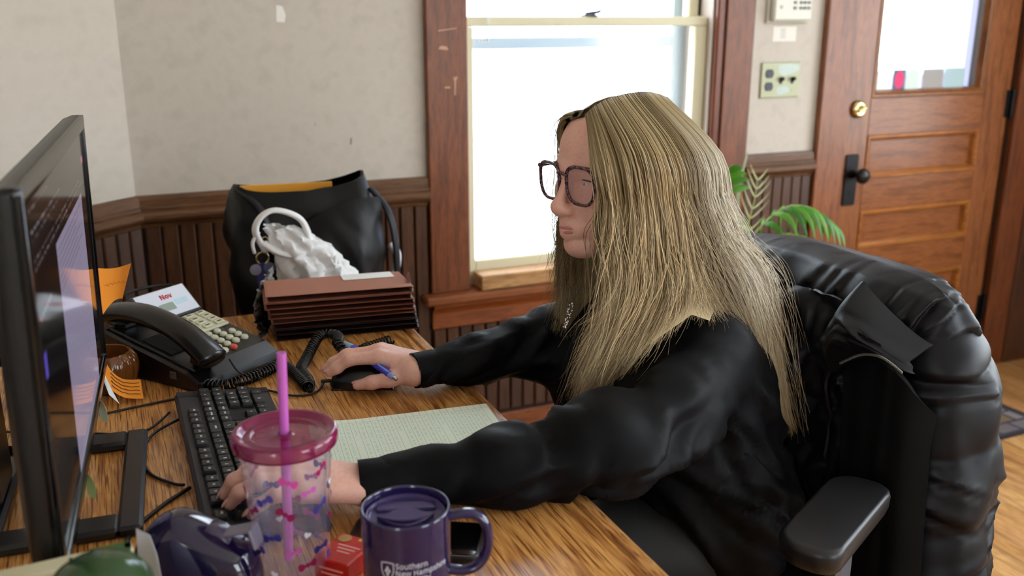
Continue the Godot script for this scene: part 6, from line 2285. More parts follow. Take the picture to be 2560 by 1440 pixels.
	f.cap(Vector3(0.87, 0.530, 1.20), Vector3(0.87, 0.530, 1.34), 0.112, 0.112)
	for k in 2:
		var z: float = [1.355, 1.185][k]
		var dz := 0.03 if k == 0 else -0.03
		f.cap(Vector3(0.84, 0.512, z), Vector3(0.52, 0.537, z + dz), 0.098, 0.078)
		f.cap(Vector3(0.52, 0.535, z + dz), Vector3(0.58, 0.13, z), 0.074, 0.058)
	f.net(b, Vector3(0.40, 0.06, 1.00), Vector3(1.12, 0.68, 1.55), 0.016)
	for k in b.v.size(): b.v[k] -= o
	put("trousers", b, mat(Color(0.03, 0.03, 0.036), 0.7), t, "black trousers")
	for z in [1.355, 1.185]:
		b = B.new()
		var ft := Field.new()
		ft.k = 0.03
		ft.cap(Vector3(0.59, 0.055, z), Vector3(0.42, 0.042, z), 0.050, 0.042)
		ft.net(b, Vector3(0.34, 0.0, z - 0.08), Vector3(0.68, 0.14, z + 0.08), 0.012)
		for k in b.v.size():
			b.v[k].y = maxf(b.v[k].y, 0.001)
			b.v[k] -= o
		put("shoe", b, mat(Color(0.05, 0.05, 0.055), 0.4), t)
	# rhinestone trim at the neckline and on the placket
	var gem := mat(Color(0.92, 0.90, 0.86), 0.08, 0.85)
	var rng := RandomNumberGenerator.new()
	rng.seed = 8
	b = B.new()
	for k in 34:
		var g := k / 33.0
		var c := Vector3(0.634, 0.906, 1.262).lerp(Vector3(0.622, 0.868, 1.262), g) + Vector3(0, rng.randf_range(-0.002, 0.002), rng.randf_range(-0.006, 0.006))
		b.ball(c - o, Vector3.ONE * rng.randf_range(0.0011, 0.0024), 6)
	put("necklace", b, gem, t, "sparkling rhinestone necklace").set_meta("kind", "stuff")
	for c in [Vector3(0.590, 0.742, 1.283)]:
		b = B.new()
		for k in 7:
			b.ball(c + Vector3(0, rng.randf_range(-0.006, 0.006), rng.randf_range(-0.003, 0.003)) - o, Vector3.ONE * 0.0020, 6)
		put("jewelled_button", b, gem, bl)

func hair(t: Node3D, o: Vector3) -> void:
	var near := [
		[Vector3(0.622, 1.198, 1.315), Vector3(0.622, 1.129, 1.345), Vector3(0.628, 1.075, 1.352), Vector3(0.622, 1.031, 1.355), Vector3(0.627, 0.987, 1.365), Vector3(0.615, 0.932, 1.385), Vector3(0.587, 0.883, 1.395), Vector3(0.570, 0.790, 1.390)],
		[Vector3(0.635, 1.208, 1.315), Vector3(0.647, 1.137, 1.355), Vector3(0.655, 1.071, 1.365), Vector3(0.651, 1.015, 1.370), Vector3(0.645, 0.967, 1.385), Vector3(0.620, 0.915, 1.400), Vector3(0.590, 0.862, 1.405), Vector3(0.567, 0.786, 1.395)],
		[Vector3(0.654, 1.216, 1.310), Vector3(0.670, 1.143, 1.365), Vector3(0.683, 1.071, 1.375), Vector3(0.680, 1.010, 1.385), Vector3(0.670, 0.956, 1.400), Vector3(0.637, 0.906, 1.415), Vector3(0.607, 0.851, 1.415), Vector3(0.568, 0.782, 1.400)],
		[Vector3(0.676, 1.220, 1.305), Vector3(0.696, 1.142, 1.370), Vector3(0.713, 1.069, 1.380), Vector3(0.716, 1.007, 1.390), Vector3(0.709, 0.960, 1.410), Vector3(0.673, 0.911, 1.430), Vector3(0.634, 0.856, 1.425), Vector3(0.586, 0.798, 1.410)],
		[Vector3(0.698, 1.223, 1.300), Vector3(0.723, 1.140, 1.368), Vector3(0.743, 1.067, 1.380), Vector3(0.746, 1.011, 1.395), Vector3(0.747, 0.974, 1.412), Vector3(0.744, 0.950, 1.432), Vector3(0.735, 0.934, 1.445), Vector3(0.722, 0.922, 1.455)],
		[Vector3(0.721, 1.224, 1.295), Vector3(0.751, 1.138, 1.360), Vector3(0.777, 1.062, 1.370), Vector3(0.791, 1.004, 1.380), Vector3(0.805, 0.956, 1.390), Vector3(0.822, 0.916, 1.405), Vector3(0.843, 0.884, 1.410), Vector3(0.862, 0.855, 1.405)],
		[Vector3(0.740, 1.223, 1.290), Vector3(0.785, 1.134, 1.345), Vector3(0.815, 1.056, 1.355), Vector3(0.841, 0.994, 1.360), Vector3(0.872, 0.941, 1.370), Vector3(0.899, 0.873, 1.375), Vector3(0.914, 0.805, 1.380), Vector3(0.935, 0.698, 1.385)],
		[Vector3(0.764, 1.218, 1.280), Vector3(0.820, 1.129, 1.325), Vector3(0.853, 1.055, 1.330), Vector3(0.881, 0.990, 1.330), Vector3(0.916, 0.937, 1.340), Vector3(0.932, 0.867, 1.355), Vector3(0.939, 0.791, 1.370), Vector3(0.964, 0.674, 1.375)],
		[Vector3(0.783, 1.212, 1.270), Vector3(0.859, 1.122, 1.290), Vector3(0.894, 1.045, 1.290), Vector3(0.919, 0.978, 1.290), Vector3(0.958, 0.924, 1.305), Vector3(0.966, 0.861, 1.325), Vector3(0.971, 0.770, 1.345), Vector3(0.992, 0.651, 1.360)],
		[Vector3(0.793, 1.211, 1.255), Vector3(0.895, 1.114, 1.245), Vector3(0.933, 1.033, 1.240), Vector3(0.957, 0.963, 1.240), Vector3(0.985, 0.914, 1.275), Vector3(0.995, 0.841, 1.295), Vector3(0.998, 0.757, 1.320), Vector3(1.019, 0.629, 1.340)],
		[Vector3(0.764, 1.218, 1.246), Vector3(0.879, 1.115, 1.190), Vector3(0.930, 1.029, 1.180), Vector3(0.962, 0.956, 1.178), Vector3(0.985, 0.866, 1.200), Vector3(0.990, 0.791, 1.225), Vector3(0.995, 0.715, 1.25), Vector3(1.005, 0.610, 1.27)],
	]
	var far := [
		[Vector3(0.632, 1.192, 1.285), Vector3(0.629, 1.166, 1.238), Vector3(0.645, 1.100, 1.200), Vector3(0.644, 1.026, 1.187), Vector3(0.643, 0.974, 1.182), Vector3(0.645, 0.906, 1.178), Vector3(0.640, 0.813, 1.172), Vector3(0.615, 0.737, 1.170)],
		[Vector3(0.640, 1.202, 1.285), Vector3(0.640, 1.172, 1.225), Vector3(0.655, 1.095, 1.192), Vector3(0.668, 1.011, 1.182), Vector3(0.675, 0.950, 1.178), Vector3(0.675, 0.880, 1.174), Vector3(0.660, 0.802, 1.170), Vector3(0.630, 0.733, 1.168)],
		[Vector3(0.652, 1.210, 1.285), Vector3(0.675, 1.138, 1.197), Vector3(0.695, 1.073, 1.183), Vector3(0.703, 1.007, 1.178), Vector3(0.709, 0.939, 1.176), Vector3(0.700, 0.870, 1.174), Vector3(0.675, 0.801, 1.172), Vector3(0.645, 0.735, 1.170)],
		[Vector3(0.676, 1.216, 1.280), Vector3(0.718, 1.123, 1.192), Vector3(0.733, 1.057, 1.180), Vector3(0.737, 0.990, 1.176), Vector3(0.736, 0.922, 1.175), Vector3(0.720, 0.861, 1.174), Vector3(0.690, 0.800, 1.173), Vector3(0.660, 0.744, 1.172)],
		[Vector3(0.722, 1.215, 1.247), Vector3(0.817, 1.118, 1.190), Vector3(0.859, 1.035, 1.180), Vector3(0.881, 0.963, 1.176), Vector3(0.902, 0.876, 1.176), Vector3(0.923, 0.815, 1.176), Vector3(0.942, 0.739, 1.180), Vector3(0.956, 0.659, 1.180)],
		[Vector3(0.764, 1.218, 1.246), Vector3(0.879, 1.115, 1.190), Vector3(0.930, 1.029, 1.180), Vector3(0.962, 0.956, 1.178), Vector3(0.985, 0.866, 1.200), Vector3(0.990, 0.791, 1.225), Vector3(0.995, 0.715, 1.25), Vector3(1.005, 0.610, 1.27)],
	]
	var S := 4       # samples between two points along a strand
	var under := B.new()
	var hm := mat(Color(1, 1, 1), 0.40)
	hm.vertex_color_use_as_albedo = true
	hm.metallic_specular = 0.6
	hm.backlight_enabled = true
	hm.backlight = Color(0.85, 0.85, 0.85)
	var strands := B.new()
	var rng := RandomNumberGenerator.new()
	rng.seed = 17
	var cl := noise(131, 1.0, 2)
	var fine := noise(132, 1.0, 2)
	# scalp under the hair
	under.col = Color(0.55, 0.42, 0.22)
	under.ball(hp(-0.014, 0.034, 0) - o, Vector3(0.092, 0.0835, 0.074), 28)
	var sheets := [[near, 1.0, 7800], [far, -1.0, 2600]]
	for sh in sheets:
		var G := []
		for g in sh[0]:
			var line := cr(PackedVector3Array(g), S)
			for m in range(0, S * 2):      # the crown is domed, not a straight slope
				line[m] += (line[m] - hp(-0.02, 0.0, 0.0)).normalized() * 0.013 * pow(sin(PI * m / (S * 2.0)), 2.0)
			G.append(line)
		var M: int = G[0].size()
		var C := G.size()
		# outward direction at each guide point
		var out := []
		for a in C:
			var line := PackedVector3Array()
			for m in M:
				var across: Vector3 = G[mini(a + 1, C - 1)][m] - G[maxi(a - 1, 0)][m]
				var along: Vector3 = G[a][mini(m + 1, M - 1)] - G[a][maxi(m - 1, 0)]
				var w: Vector3 = across.cross(along).normalized()
				var axis := Vector3(0.74, G[a][m].y, 1.27)
				var ref: Vector3 = G[a][m] - axis
				if m <= 2: ref = Vector3(0, 1, 0) * 0.6 + ref.normalized()
				if w.dot(ref) < 0: w = -w
				line.append(w)
			for pass_ in 3:
				for m in range(1, M - 1): line[m] = (line[m - 1] + line[m] * 2.0 + line[m + 1]).normalized()
			out.append(line)
		# under-sheet, a little inside the strands
		var rows := []
		for m in range(0 if sh[1] > 0 else 5, M - 4):
			var line := PackedVector3Array()
			for a in range(0 if sh[1] > 0 else 3, C):
				line.append(G[a][m] - out[a][m] * (0.015 if sh[1] > 0 else -0.004) - o)
			rows.append(line)
		under.col = Color(0.62, 0.485, 0.275)
		under.grid(rows, false, false)
		for n in sh[2]:
			var s := rng.randf() * (C - 1)
			var pick := rng.randf()
			if pick < 0.16: s = rng.randf() * 0.9
			elif pick < 0.42 and sh[1] > 0: s = rng.randf_range(5.6, 9.6)
			var knot := (roundf(s * 9.0 + 0.6 * cl.get_noise_1d(s * 9.0)) / 9.0)
			var pull := rng.randf_range(0.15, 0.85)
			var i0 := mini(int(s), C - 2)
			var fr := s - i0
			var depth := pow(rng.randf(), 1.3)
			var thick: float = 0.020 if sh[1] > 0 else 0.009
			var cut := 0.74 + 0.26 * pow(rng.randf(), 0.7)
			if rng.randf() < 0.30: cut = rng.randf_range(0.55, 0.9)
			if s > 5.6 and rng.randf() < 0.6: cut = rng.randf_range(0.93, 1.0)
			if s > 3.4 and s < 5.4 and sh[1] > 0: cut = minf(cut, rng.randf_range(0.72, 1.0))
			if sh[1] < 0 and s < 3.6: cut *= 0.84
			var last := maxi(int((M - 1) * cut), 6)
			var lock := cl.get_noise_2d(s * 5.0, sh[1] * 31.0)
			var lock2 := cl.get_noise_2d(s * 17.0, 50.0 + sh[1] * 31.0)
			var ph := rng.randf() * TAU
			var flick := rng.randf_range(-1.0, 1.0)
			var wild := rng.randf() < 0.055
			var amp := (0.012 if wild else 0.0025)
			var jit := Vector3(rng.randf_range(-1, 1), rng.randf_range(-1, 1), rng.randf_range(-1, 1))
			var spread := rng.randf_range(-1.0, 1.0)
			# colour: strand by strand between honey and pale blonde, root to tip; light painted into the back
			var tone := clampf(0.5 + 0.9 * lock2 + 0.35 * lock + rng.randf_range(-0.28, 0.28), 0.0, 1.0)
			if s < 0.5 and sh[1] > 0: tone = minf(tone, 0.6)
			if s > 5.6 and sh[1] > 0: tone = clampf(tone + 0.15, 0.0, 1.0)  # back locks paler: light from above right put into the strand colour
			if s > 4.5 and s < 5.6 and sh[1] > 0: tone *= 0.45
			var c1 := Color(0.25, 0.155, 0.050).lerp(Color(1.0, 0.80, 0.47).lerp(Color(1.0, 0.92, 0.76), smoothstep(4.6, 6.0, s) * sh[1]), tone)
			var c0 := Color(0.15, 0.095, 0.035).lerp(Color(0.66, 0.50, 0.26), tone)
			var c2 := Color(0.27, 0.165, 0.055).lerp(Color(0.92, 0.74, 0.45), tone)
			var k0 := strands.v.size()
			var rad := rng.randf_range(0.00034, 0.00060)
			var prev := Vector3.ZERO
			for m in last + 1:
				var g := float(m) / (M - 1)
				var u := float(m) / last
				var p: Vector3 = G[i0][m].lerp(G[i0 + 1][m], fr)
				var w: Vector3 = out[i0][m].lerp(out[i0 + 1][m], fr).normalized()
				var ac: Vector3 = (G[i0 + 1][m] - G[i0][m]).normalized()
				p += ac * (knot - s) * (G[i0 + 1][m] - G[i0][m]).length() * pull * smoothstep(0.08, 0.6, g)
				p -= w * (depth * thick * (0.35 + 0.65 * smoothstep(0.0, 0.25, g)))
				p += w * 0.010 * lock * smoothstep(0.05, 0.4, g)
				p += ac * 0.012 * lock2 * smoothstep(0.15, 0.7, g)
				p += (ac * sin(ph + g * 9.0) + w * cos(ph * 1.7 + g * 7.0)) * amp * smoothstep(0.05, 0.5, g)
				var e := maxf(u - 0.72, 0.0) / 0.28
				p += (ac * flick * 0.026 + w * 0.014 * spread + jit * 0.006) * e * e
				if wild: p += (w * absf(jit.x) * 0.030 + jit * 0.018) * smoothstep(0.1, 0.7, u)
				p -= o
				var tg := (p - prev).normalized() if m > 0 else Vector3.DOWN
				prev = p
				var n1 := tg.cross(Vector3(0.3, 0.2, 0.93)).normalized()
				var n2 := tg.cross(n1)
				var r := rad * (1.0 - 0.75 * maxf(u - 0.6, 0.0) / 0.4)
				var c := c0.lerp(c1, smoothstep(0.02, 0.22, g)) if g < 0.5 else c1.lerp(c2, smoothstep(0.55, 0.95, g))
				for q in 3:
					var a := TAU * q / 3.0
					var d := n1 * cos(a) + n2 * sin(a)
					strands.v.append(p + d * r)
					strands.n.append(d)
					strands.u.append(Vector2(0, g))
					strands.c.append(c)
			for m in last:
				var k := k0 + m * 3
				for q in 3:
					var q1 := (q + 1) % 3
					strands.i.append_array([k + q, k + 3 + q, k + q1, k + q1, k + 3 + q, k + 3 + q1])
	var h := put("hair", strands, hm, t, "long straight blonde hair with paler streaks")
	var um := mat(Color(1, 1, 1), 0.6)
	um.vertex_color_use_as_albedo = true
	put("under_hair", under, um, h)
func build_rest() -> void:
	chair()
	jacket()
	palm()
	wall_fittings()
	pen()
	var im := Image.create(256, 128, false, Image.FORMAT_RGB8)
	im.fill(Color(0.20, 0.19, 0.22))
	var rng := RandomNumberGenerator.new()
	rng.seed = 51
	var y := 4
	while y < 124:
		var h := rng.randi_range(9, 22)
		var x := 4
		while x < 250:
			var w := rng.randi_range(14, 40)
			var g := rng.randf_range(0.30, 0.56)
			im.fill_rect(Rect2i(x, y, mini(w, 252 - x) - 3, mini(h, 124 - y) - 3), Color(g * 1.05, g * 0.98, g * 1.0) if rng.randf() < 0.7 else Color(g * 0.9, g * 0.75, g * 0.55))
			x += w
		y += h
	var m := mat(Color(1, 1, 1), 0.95)
	m.albedo_texture = ImageTexture.create_from_image(im)
	m.texture_filter = BaseMaterial3D.TEXTURE_FILTER_NEAREST
	var t := thing("door_mat", "flat grey mat with a patchwork of small blocks in front of the door", "mat", Vector3(2.33, 0, 0.31))
	var b := B.new()
	b.grid([PackedVector3Array([Vector3(-0.50, 0.006, 0.235), Vector3(0.50, 0.006, 0.215)]), PackedVector3Array([Vector3(-0.50, 0.006, -0.24), Vector3(0.47, 0.006, -0.25)])])
	put("pile", b, m, t)
	b = B.new()
	b.prism(PackedVector2Array([Vector2(-0.51, -0.245), Vector2(0.51, -0.225), Vector2(0.48, 0.26), Vector2(-0.51, 0.25)]), 0.0, 0.0055, 0.001)
	b.xf = Transform3D()
	for k in b.v.size():
		b.v[k] = Basis(Vector3.RIGHT, -PI / 2) * b.v[k]
		b.n[k] = Basis(Vector3.RIGHT, -PI / 2) * b.n[k]
	put("backing", b, mat(Color(0.12, 0.11, 0.13), 0.9), t)

func chair() -> void:
	var t := thing("office_chair", "black office chair with a padded grey-topped armrest under the woman", "chair", Vector3(0.95, 0, 1.27))
	var o := t.position
	var blk := mat(Color(0.025, 0.025, 0.028), 0.8)
	blk.metallic_specular = 0.25
	var pl := mat(Color(0.055, 0.055, 0.06), 0.45)
	var b := B.new()
	var rows := []
	for s in [[0.0, 0.20], [0.0, 0.235], [0.02, 0.25], [0.045, 0.25], [0.065, 0.235], [0.072, 0.20], [0.072, 0.001]]:
		var line := PackedVector3Array()
		for p in rrect(s[1] * 2, s[1] * 2 * 0.96, minf(0.09, s[1] * 0.5), 6):
			line.append(Vector3(p.x - 0.03, 0.327 + s[0], -p.y))
		rows.append(line)
	b.grid(rows, true)
	put("seat", b, blk, t)
	b = B.new()
	rows = []
	for s in [[-0.03, 0.7], [-0.025, 0.96], [0.0, 1.0], [0.03, 0.98], [0.04, 0.8], [0.04, 0.01]]:
		var line := PackedVector3Array()
		for p in rrect(0.46 * s[1], 0.46 * s[1], 0.10 * s[1], 6):
			line.append(Vector3(0.195 + s[0] + p.y * 0.10, 0.69 + p.y, p.x))
		rows.append(line)
	b.grid(rows, true)
	put("backrest", b, blk, t)
	b = B.new()
	b.tube(cr(PackedVector3Array([Vector3(0.0, 0.31, 0), Vector3(0.16, 0.31, 0), Vector3(0.235, 0.40, 0), Vector3(0.250, 0.56, 0)]), 6), 0.022, 10)
	put("back_bar", b, pl, t)
	# armrests: near one seen from above
	for s in 2:
		var c: Vector3 = [Vector3(0.868, 0.68, 1.617) - o, Vector3(0.868, 0.68, 0.925) - o][s]
		var yaw: float = [atan2(0.111, 0.203), -0.35][s]
		var bs := Basis(Vector3.UP, yaw)
		b = B.new()
		var lines := []
		var outl := PackedVector2Array()
		for p in rrect(0.245, 0.088, 0.036, 7):
			var q := p
			q.y += 0.010 * (1.0 - pow(p.x / 0.1225, 2.0)) * (1.0 if s == 0 else -1.0)
			outl.append(q)
		for e in [[-0.036, 0.80], [-0.034, 0.90], [-0.022, 0.985], [-0.010, 1.0], [-0.004, 0.97], [-0.0008, 0.91], [0.0, 0.82], [0.001, 0.4], [0.001, 0.001]]:
			var line := PackedVector3Array()
			for q in outl:
				line.append(c + bs * Vector3(q.x * lerpf(1.0, e[1], 0.55), e[0], -q.y * e[1]))
			lines.append(line)
		b.grid(lines, true)
		var am := mat(Color(0.085, 0.080, 0.092), 0.40)
		var arm := put("armrest_pad", b, am, t)
		b = B.new()
		b.box(c + bs * Vector3(0.02, -0.20, 0.0), Vector3(0.055, 0.34, 0.022), 0.006, bs)
		put("arm_post", b, mat(Color(0.45, 0.45, 0.48), 0.35, 0.4), t)
		b = B.new()
		b.box(Vector3(c.x + 0.02, 0.315, lerpf(c.z, 0.0, 0.35)), Vector3(0.06, 0.02, absf(c.z) * 0.75), 0.005)
		put("arm_bracket", b, pl, t)
	b = B.new()
	b.lathe([Vector2(0.028, 0.10), Vector2(0.028, 0.24), Vector2(0.020, 0.24), Vector2(0.020, 0.327)], 16)
	put("gas_column", b, pl, t)
	for k in 5:
		var a := TAU * k / 5 + 0.3
		var d := Vector3(cos(a), 0, sin(a))
		b = B.new()
		b.tube(PackedVector3Array([Vector3(0, 0.10, 0), d * 0.15 + Vector3(0, 0.095, 0), d * 0.29 + Vector3(0, 0.070, 0)]), PackedFloat32Array([0.028, 0.022, 0.014]), 8)
		var lg := put("base_leg", b, pl, t)
		b = B.new()
		for s in [-1.0, 1.0]:
			b.lathe([Vector2(0.006, -0.009), Vector2(0.028, -0.009), Vector2(0.029, 0.0), Vector2(0.028, 0.009), Vector2(0.006, 0.009)], 16, d * 0.29 + Vector3(0, 0.029, 0) + d.cross(Vector3.UP) * s * 0.014, Basis(d, d.cross(Vector3.UP), Vector3.UP))
		put("caster", b, pl, lg)

func puff(v: float, period: float) -> float:
	return pow(absf(sin(PI * v / period)), 0.55)

func jacket() -> void:
	var t := thing("puffer_jacket", "black quilted puffer jacket hung over the back of the office chair", "jacket", Vector3(1.13, 0.30, 1.28))
	var o := t.position
	var ny := mat(Color(0.042, 0.037, 0.060), 0.46)
	ny.metallic_specular = 0.36
	var n1 := noise(141, 5.0, 3)
	n1.fractal_octaves = 2
	var fs := some_folds(201, 34, 1.00, 1.56, 0.70, 0.95, 0.9, 0.7, 0.055, 0.0052, 0.0058)
	fs.append_array(some_folds(202, 22, 1.30, 1.54, 0.74, 0.93, 2.3, 0.5, 0.05, 0.0052, 0.006))
	fs.append_array(some_folds(203, 26, 1.00, 1.52, 0.92, 1.03, 1.2, 0.35, 0.035, 0.0048, 0.0048))
	var fl := some_folds(204, 22, 1.05, 1.42, 0.58, 0.90, 0.8, 1.2, 0.06, 0.008, 0.008)
	var fv := some_folds(205, 34, 0.05, 0.60, -0.25, 0.25, 1.57, 0.5, 0.055, 0.007, 0.007)
	var fc := some_folds(206, 14, 0.04, 0.16, 0.03, 0.10, 0.5, 0.6, 0.035, 0.006, 0.0036)
	# main shell round the chair back, closed over the top
	var rows := []
	var N := 130
	for a in N:
		var g := pow(float(a) / (N - 1), 1.25)
		var line := PackedVector3Array()
		var dome := smoothstep(0.0, 0.10, g)
		var sd := sqrt(dome)
		for k in 260:
			var q := TAU * k / 260
			var cz := signf(sin(q)) * pow(absf(sin(q)), 0.62)
			var cx := signf(cos(q)) * pow(absf(cos(q)), 0.80)
			var drop := maxf(g - 0.055, 0.0) * 0.68
			var zc := 1.255 + 0.02 * drop
			var hz := 0.285 + 0.060 * minf(drop / 0.5, 1.0)
			var hx := (0.028 + 0.062 * sd) * (1.0 + 0.25 * drop)
			var zz := cz * hz * lerpf(0.90, 1.0, dome)
			var top := 0.945 - 0.030 * pow(maxf(-cz, 0.0), 2.0) - 0.022 * pow(maxf(cz, 0.0), 6.0)
			var p := Vector3(1.140 + cx * hx * sd, top - drop - 0.02 * dome, zc + zz)
			var w := Vector3(cx, 0.25 * (1.0 - dome), cz).normalized()
			var z := p.z
			# broad soft billows between quilting lines, gathers under the yoke, seams
			var d := 0.010 * (puff(drop + 0.03 * sin(z * 7.0), 0.125) - 0.6) * smoothstep(0.02, 0.10, drop)
			d += 0.012 * n1.get_noise_3d(z * 1.3 + p.y * 0.6, p.y * 0.8 - z * 0.5, cx * 0.25) * sd
			d += crease(z, p.y - (p.x - 1.14) * 0.7, fs) * sd * (1.0 if cx < 0.4 else 0.5)
			d += 0.0016 * sin(z * 95.0 - p.x * 90.0 + 5.0 * n1.get_noise_2d(z * 1.5, p.y)) * exp(-pow((drop - 0.012) / 0.035, 2.0)) * sd
			d -= 0.0060 * exp(-pow((drop - 0.045 - 0.05 * pow(maxf(z - 1.36, 0.0) / 0.15, 2.0)) / 0.0045, 2.0)) * smoothstep(0.1, 0.4, -cx)
			d -= 0.0055 * exp(-pow((z - 1.462 + 0.16 * drop) / 0.0045, 2.0)) * sd
			d -= 0.0050 * exp(-pow((z - 1.20) / 0.004, 2.0)) * exp(-pow(drop / 0.03, 2.0)) * sd
			line.append(p + w * d - o)
		rows.append(line)
	var b := B.new()
	b.grid(rows, true, true)
	put("shell", b, ny, t)
	# near sleeve hanging down the outside
	var ax := cr(PackedVector3Array([Vector3(1.145, 0.900, 1.462), Vector3(1.150, 0.845, 1.492), Vector3(1.150, 0.76, 1.518), Vector3(1.145, 0.62, 1.545), Vector3(1.135, 0.48, 1.555), Vector3(1.13, 0.34, 1.555)]), 18)
	rows = []
	var run := 0.0
	for a in ax.size():
		var g := float(a) / (ax.size() - 1)
		if a > 0: run += ax[a].distance_to(ax[a - 1])
		var line := PackedVector3Array()
		var r := (0.018 + 0.058 * sqrt(smoothstep(0.0, 0.26, g))) * (1.0 - 0.10 * g)
		for k in 72:
			var q := TAU * k / 72
			var d := Vector3(cos(q) * 1.05, 0.12 * sin(q), sin(q))
			var on := smoothstep(0.02, 0.28, g)
			var e := 0.010 * (puff(run + 0.03 + 0.022 * cos(q + 0.6), 0.118) - 0.55) * on
			e += 0.010 * n1.get_noise_3d(cos(q) * 0.12, run * 0.9, sin(q) * 0.12) * on
			e += crease(run, 0.075 * (fposmod(q - 1.2, TAU) - PI), fv) * on
			line.append(ax[a] + d * (r + e) - o)
		rows.append(line)
	rows.append(PackedVector3Array(rows[rows.size() - 1]))
	b = B.new()
	b.grid(rows, true, true)
	put("sleeve", b, ny, t)
	# quilted lining seen inside the open front: soft rectangles between stitched lines
	rows = []
	for a in 71:
		var g := a / 70.0
		var line := PackedVector3Array()
		for k in 71:
			var h := k / 70.0
			var z := lerpf(1.05, 1.415, h)
			var y := lerpf(0.905 - 0.015 * (1.0 - h), 0.56, g)
			var wv := 0.012 * n1.get_noise_2d(z * 1.2, y * 1.2)
			var p := Vector3(1.034 - 0.010 * sin(PI * g), y, z)
			var cell := pow(absf(sin(PI * (z + wv) / 0.092)), 0.5) * pow(absf(sin(PI * (y - wv + 0.25 * (z - 1.2)) / 0.085)), 0.5)
			p.x -= 0.017 * cell
			p.x += 0.020 * n1.get_noise_2d(z * 1.6 + 3.0, y * 1.3)
			p.x -= crease(z, y, fl)
			line.append(p - o)
		rows.append(line)
	b = B.new()
	b.sheet(rows, 0.004, true)
	put("lining", b, ny, t)
	# stiff front edge hanging straight down
	var st := mat(Color(0.024, 0.024, 0.028), 0.72)
	st.metallic_specular = 0.3
	rows = []
	for a in 41:
		var g := a / 40.0
		var line := PackedVector3Array()
		for k in 25:
			var h := k / 24.0
			var z := lerpf(1.440, 1.588, h) + 0.026 * g
			var top := 0.835 - 0.060 * pow(absf(h - 0.42) / 0.58, 2.2)
			var y := lerpf(top, 0.34, g)
			var p := Vector3(1.018 + 0.034 * pow(maxf(h - 0.66, 0.0) / 0.34, 2.0) + 0.018 * maxf(0.35 - g * 3.0, 0.0), y, z)
			p.x += 0.006 * n1.get_noise_2d(z * 1.4, y * 0.8) + 0.0015 * sin(h * 20.0)
			p.x += 0.003 * exp(-pow((h - 0.62) / 0.03, 2.0))
			line.append(p - o)
		rows.append(line)
	b = B.new()
	b.sheet(rows, 0.010, true)
	put("front_panel", b, st, t)
	# collar flap falling forward, with the zipper along its lower edge
	var low := cr(PackedVector3Array([Vector3(1.004, 0.802, 1.412), Vector3(1.000, 0.795, 1.432), Vector3(0.994, 0.822, 1.468), Vector3(0.992, 0.846, 1.506), Vector3(0.996, 0.852, 1.540), Vector3(1.010, 0.836, 1.566)]), 10)
	var upp := cr(PackedVector3Array([Vector3(1.030, 0.868, 1.396), Vector3(1.028, 0.905, 1.412), Vector3(1.030, 0.938, 1.430), Vector3(1.032, 0.928, 1.448), Vector3(1.036, 0.905, 1.486), Vector3(1.042, 0.868, 1.548)]), 10)
	rows = []
	for a in 25:
		var g := a / 24.0
		var line := PackedVector3Array()
		for k in low.size():
			var p := upp[k].lerp(low[k], g)
			var s := float(k) / (low.size() - 1)
			p.x -= 0.034 * sin(PI * g) * (0.5 + 0.5 * sin(PI * s))
			p.x -= crease(s * 0.2, g * 0.13, fc) * sin(PI * g)
			p.x += 0.004 * sin(g * 13.0 + s * 5.0) * sin(PI * g) * s + 0.022 * pow(absf(2.0 * s - 1.0), 5.0) + 0.016 * pow(1.0 - g, 4.0)
			line.append(p - o)
		rows.append(line)
	b = B.new()
	b.sheet(rows, 0.011, true)
	var col := put("collar", b, ny, t)
	b = B.new()
	for k in range(18, low.size() - 1):
		for s in 2:
			var p := low[k].lerp(low[k + 1], s * 0.5)
			b.box(p - o + Vector3(-0.004, 0.006, 0), Vector3(0.003, 0.0035, 0.0026), 0.0005)
	put("zipper", b, mat(Color(0.55, 0.54, 0.52), 0.3, 0.8), col, "pale metal zip teeth").set_meta("kind", "stuff")

func frond(t: Node3D, path: PackedVector3Array, count: int, len0: float, droop: float, wide: float, from: float, m: Array, stem: Material) -> void:
	var p := cr(path, 10)
	var b := B.new()
	var rad := PackedFloat32Array()
	for k in p.size(): rad.append(0.0032 * (1.0 - 0.75 * k / p.size()))
	b.tube(p, rad, 7)
	var st := put("frond_stem", b, stem, t)
	for k in count:
		for s in [-1.0, 1.0]:
			var g := from + (1.0 - from) * (k + 0.5) / count
			var i := mini(int(g * (p.size() - 1)), p.size() - 2)
			var at := p[i]
			var d := (p[i + 1] - p[i]).normalized()
			var sd: Vector3 = d.cross(Vector3.UP).normalized() * s
			if sd.length() < 0.1: sd = Vector3(0, 0, s)
			var L := len0 * (0.55 + 0.45 * sin(PI * clampf(0.15 + 0.85 * g, 0, 1)))
			b = B.new()
			var rows := []
			for a in 8:
				var f := a / 7.0
				var c := at + (d * 0.55 + sd * 0.85).normalized() * L * f * (1.0 - 0.35 * droop * f) + Vector3(0, -droop * L * f * f * 0.9, 0)
				var w := wide * sin(PI * pow(clampf(f * 0.96 + 0.04, 0, 1), 0.7)) + 0.0004
				var ac := d.lerp(Vector3.UP, 0.25).normalized()
				rows.append(PackedVector3Array([c - ac * w, c + Vector3(0, w * 0.25, 0) + sd * w * 0.2, c + ac * w]))
			b.sheet(rows, 0.0005, s > 0)
			put("leaflet", b, m[(k + (1 if s > 0 else 0)) % m.size()], t)

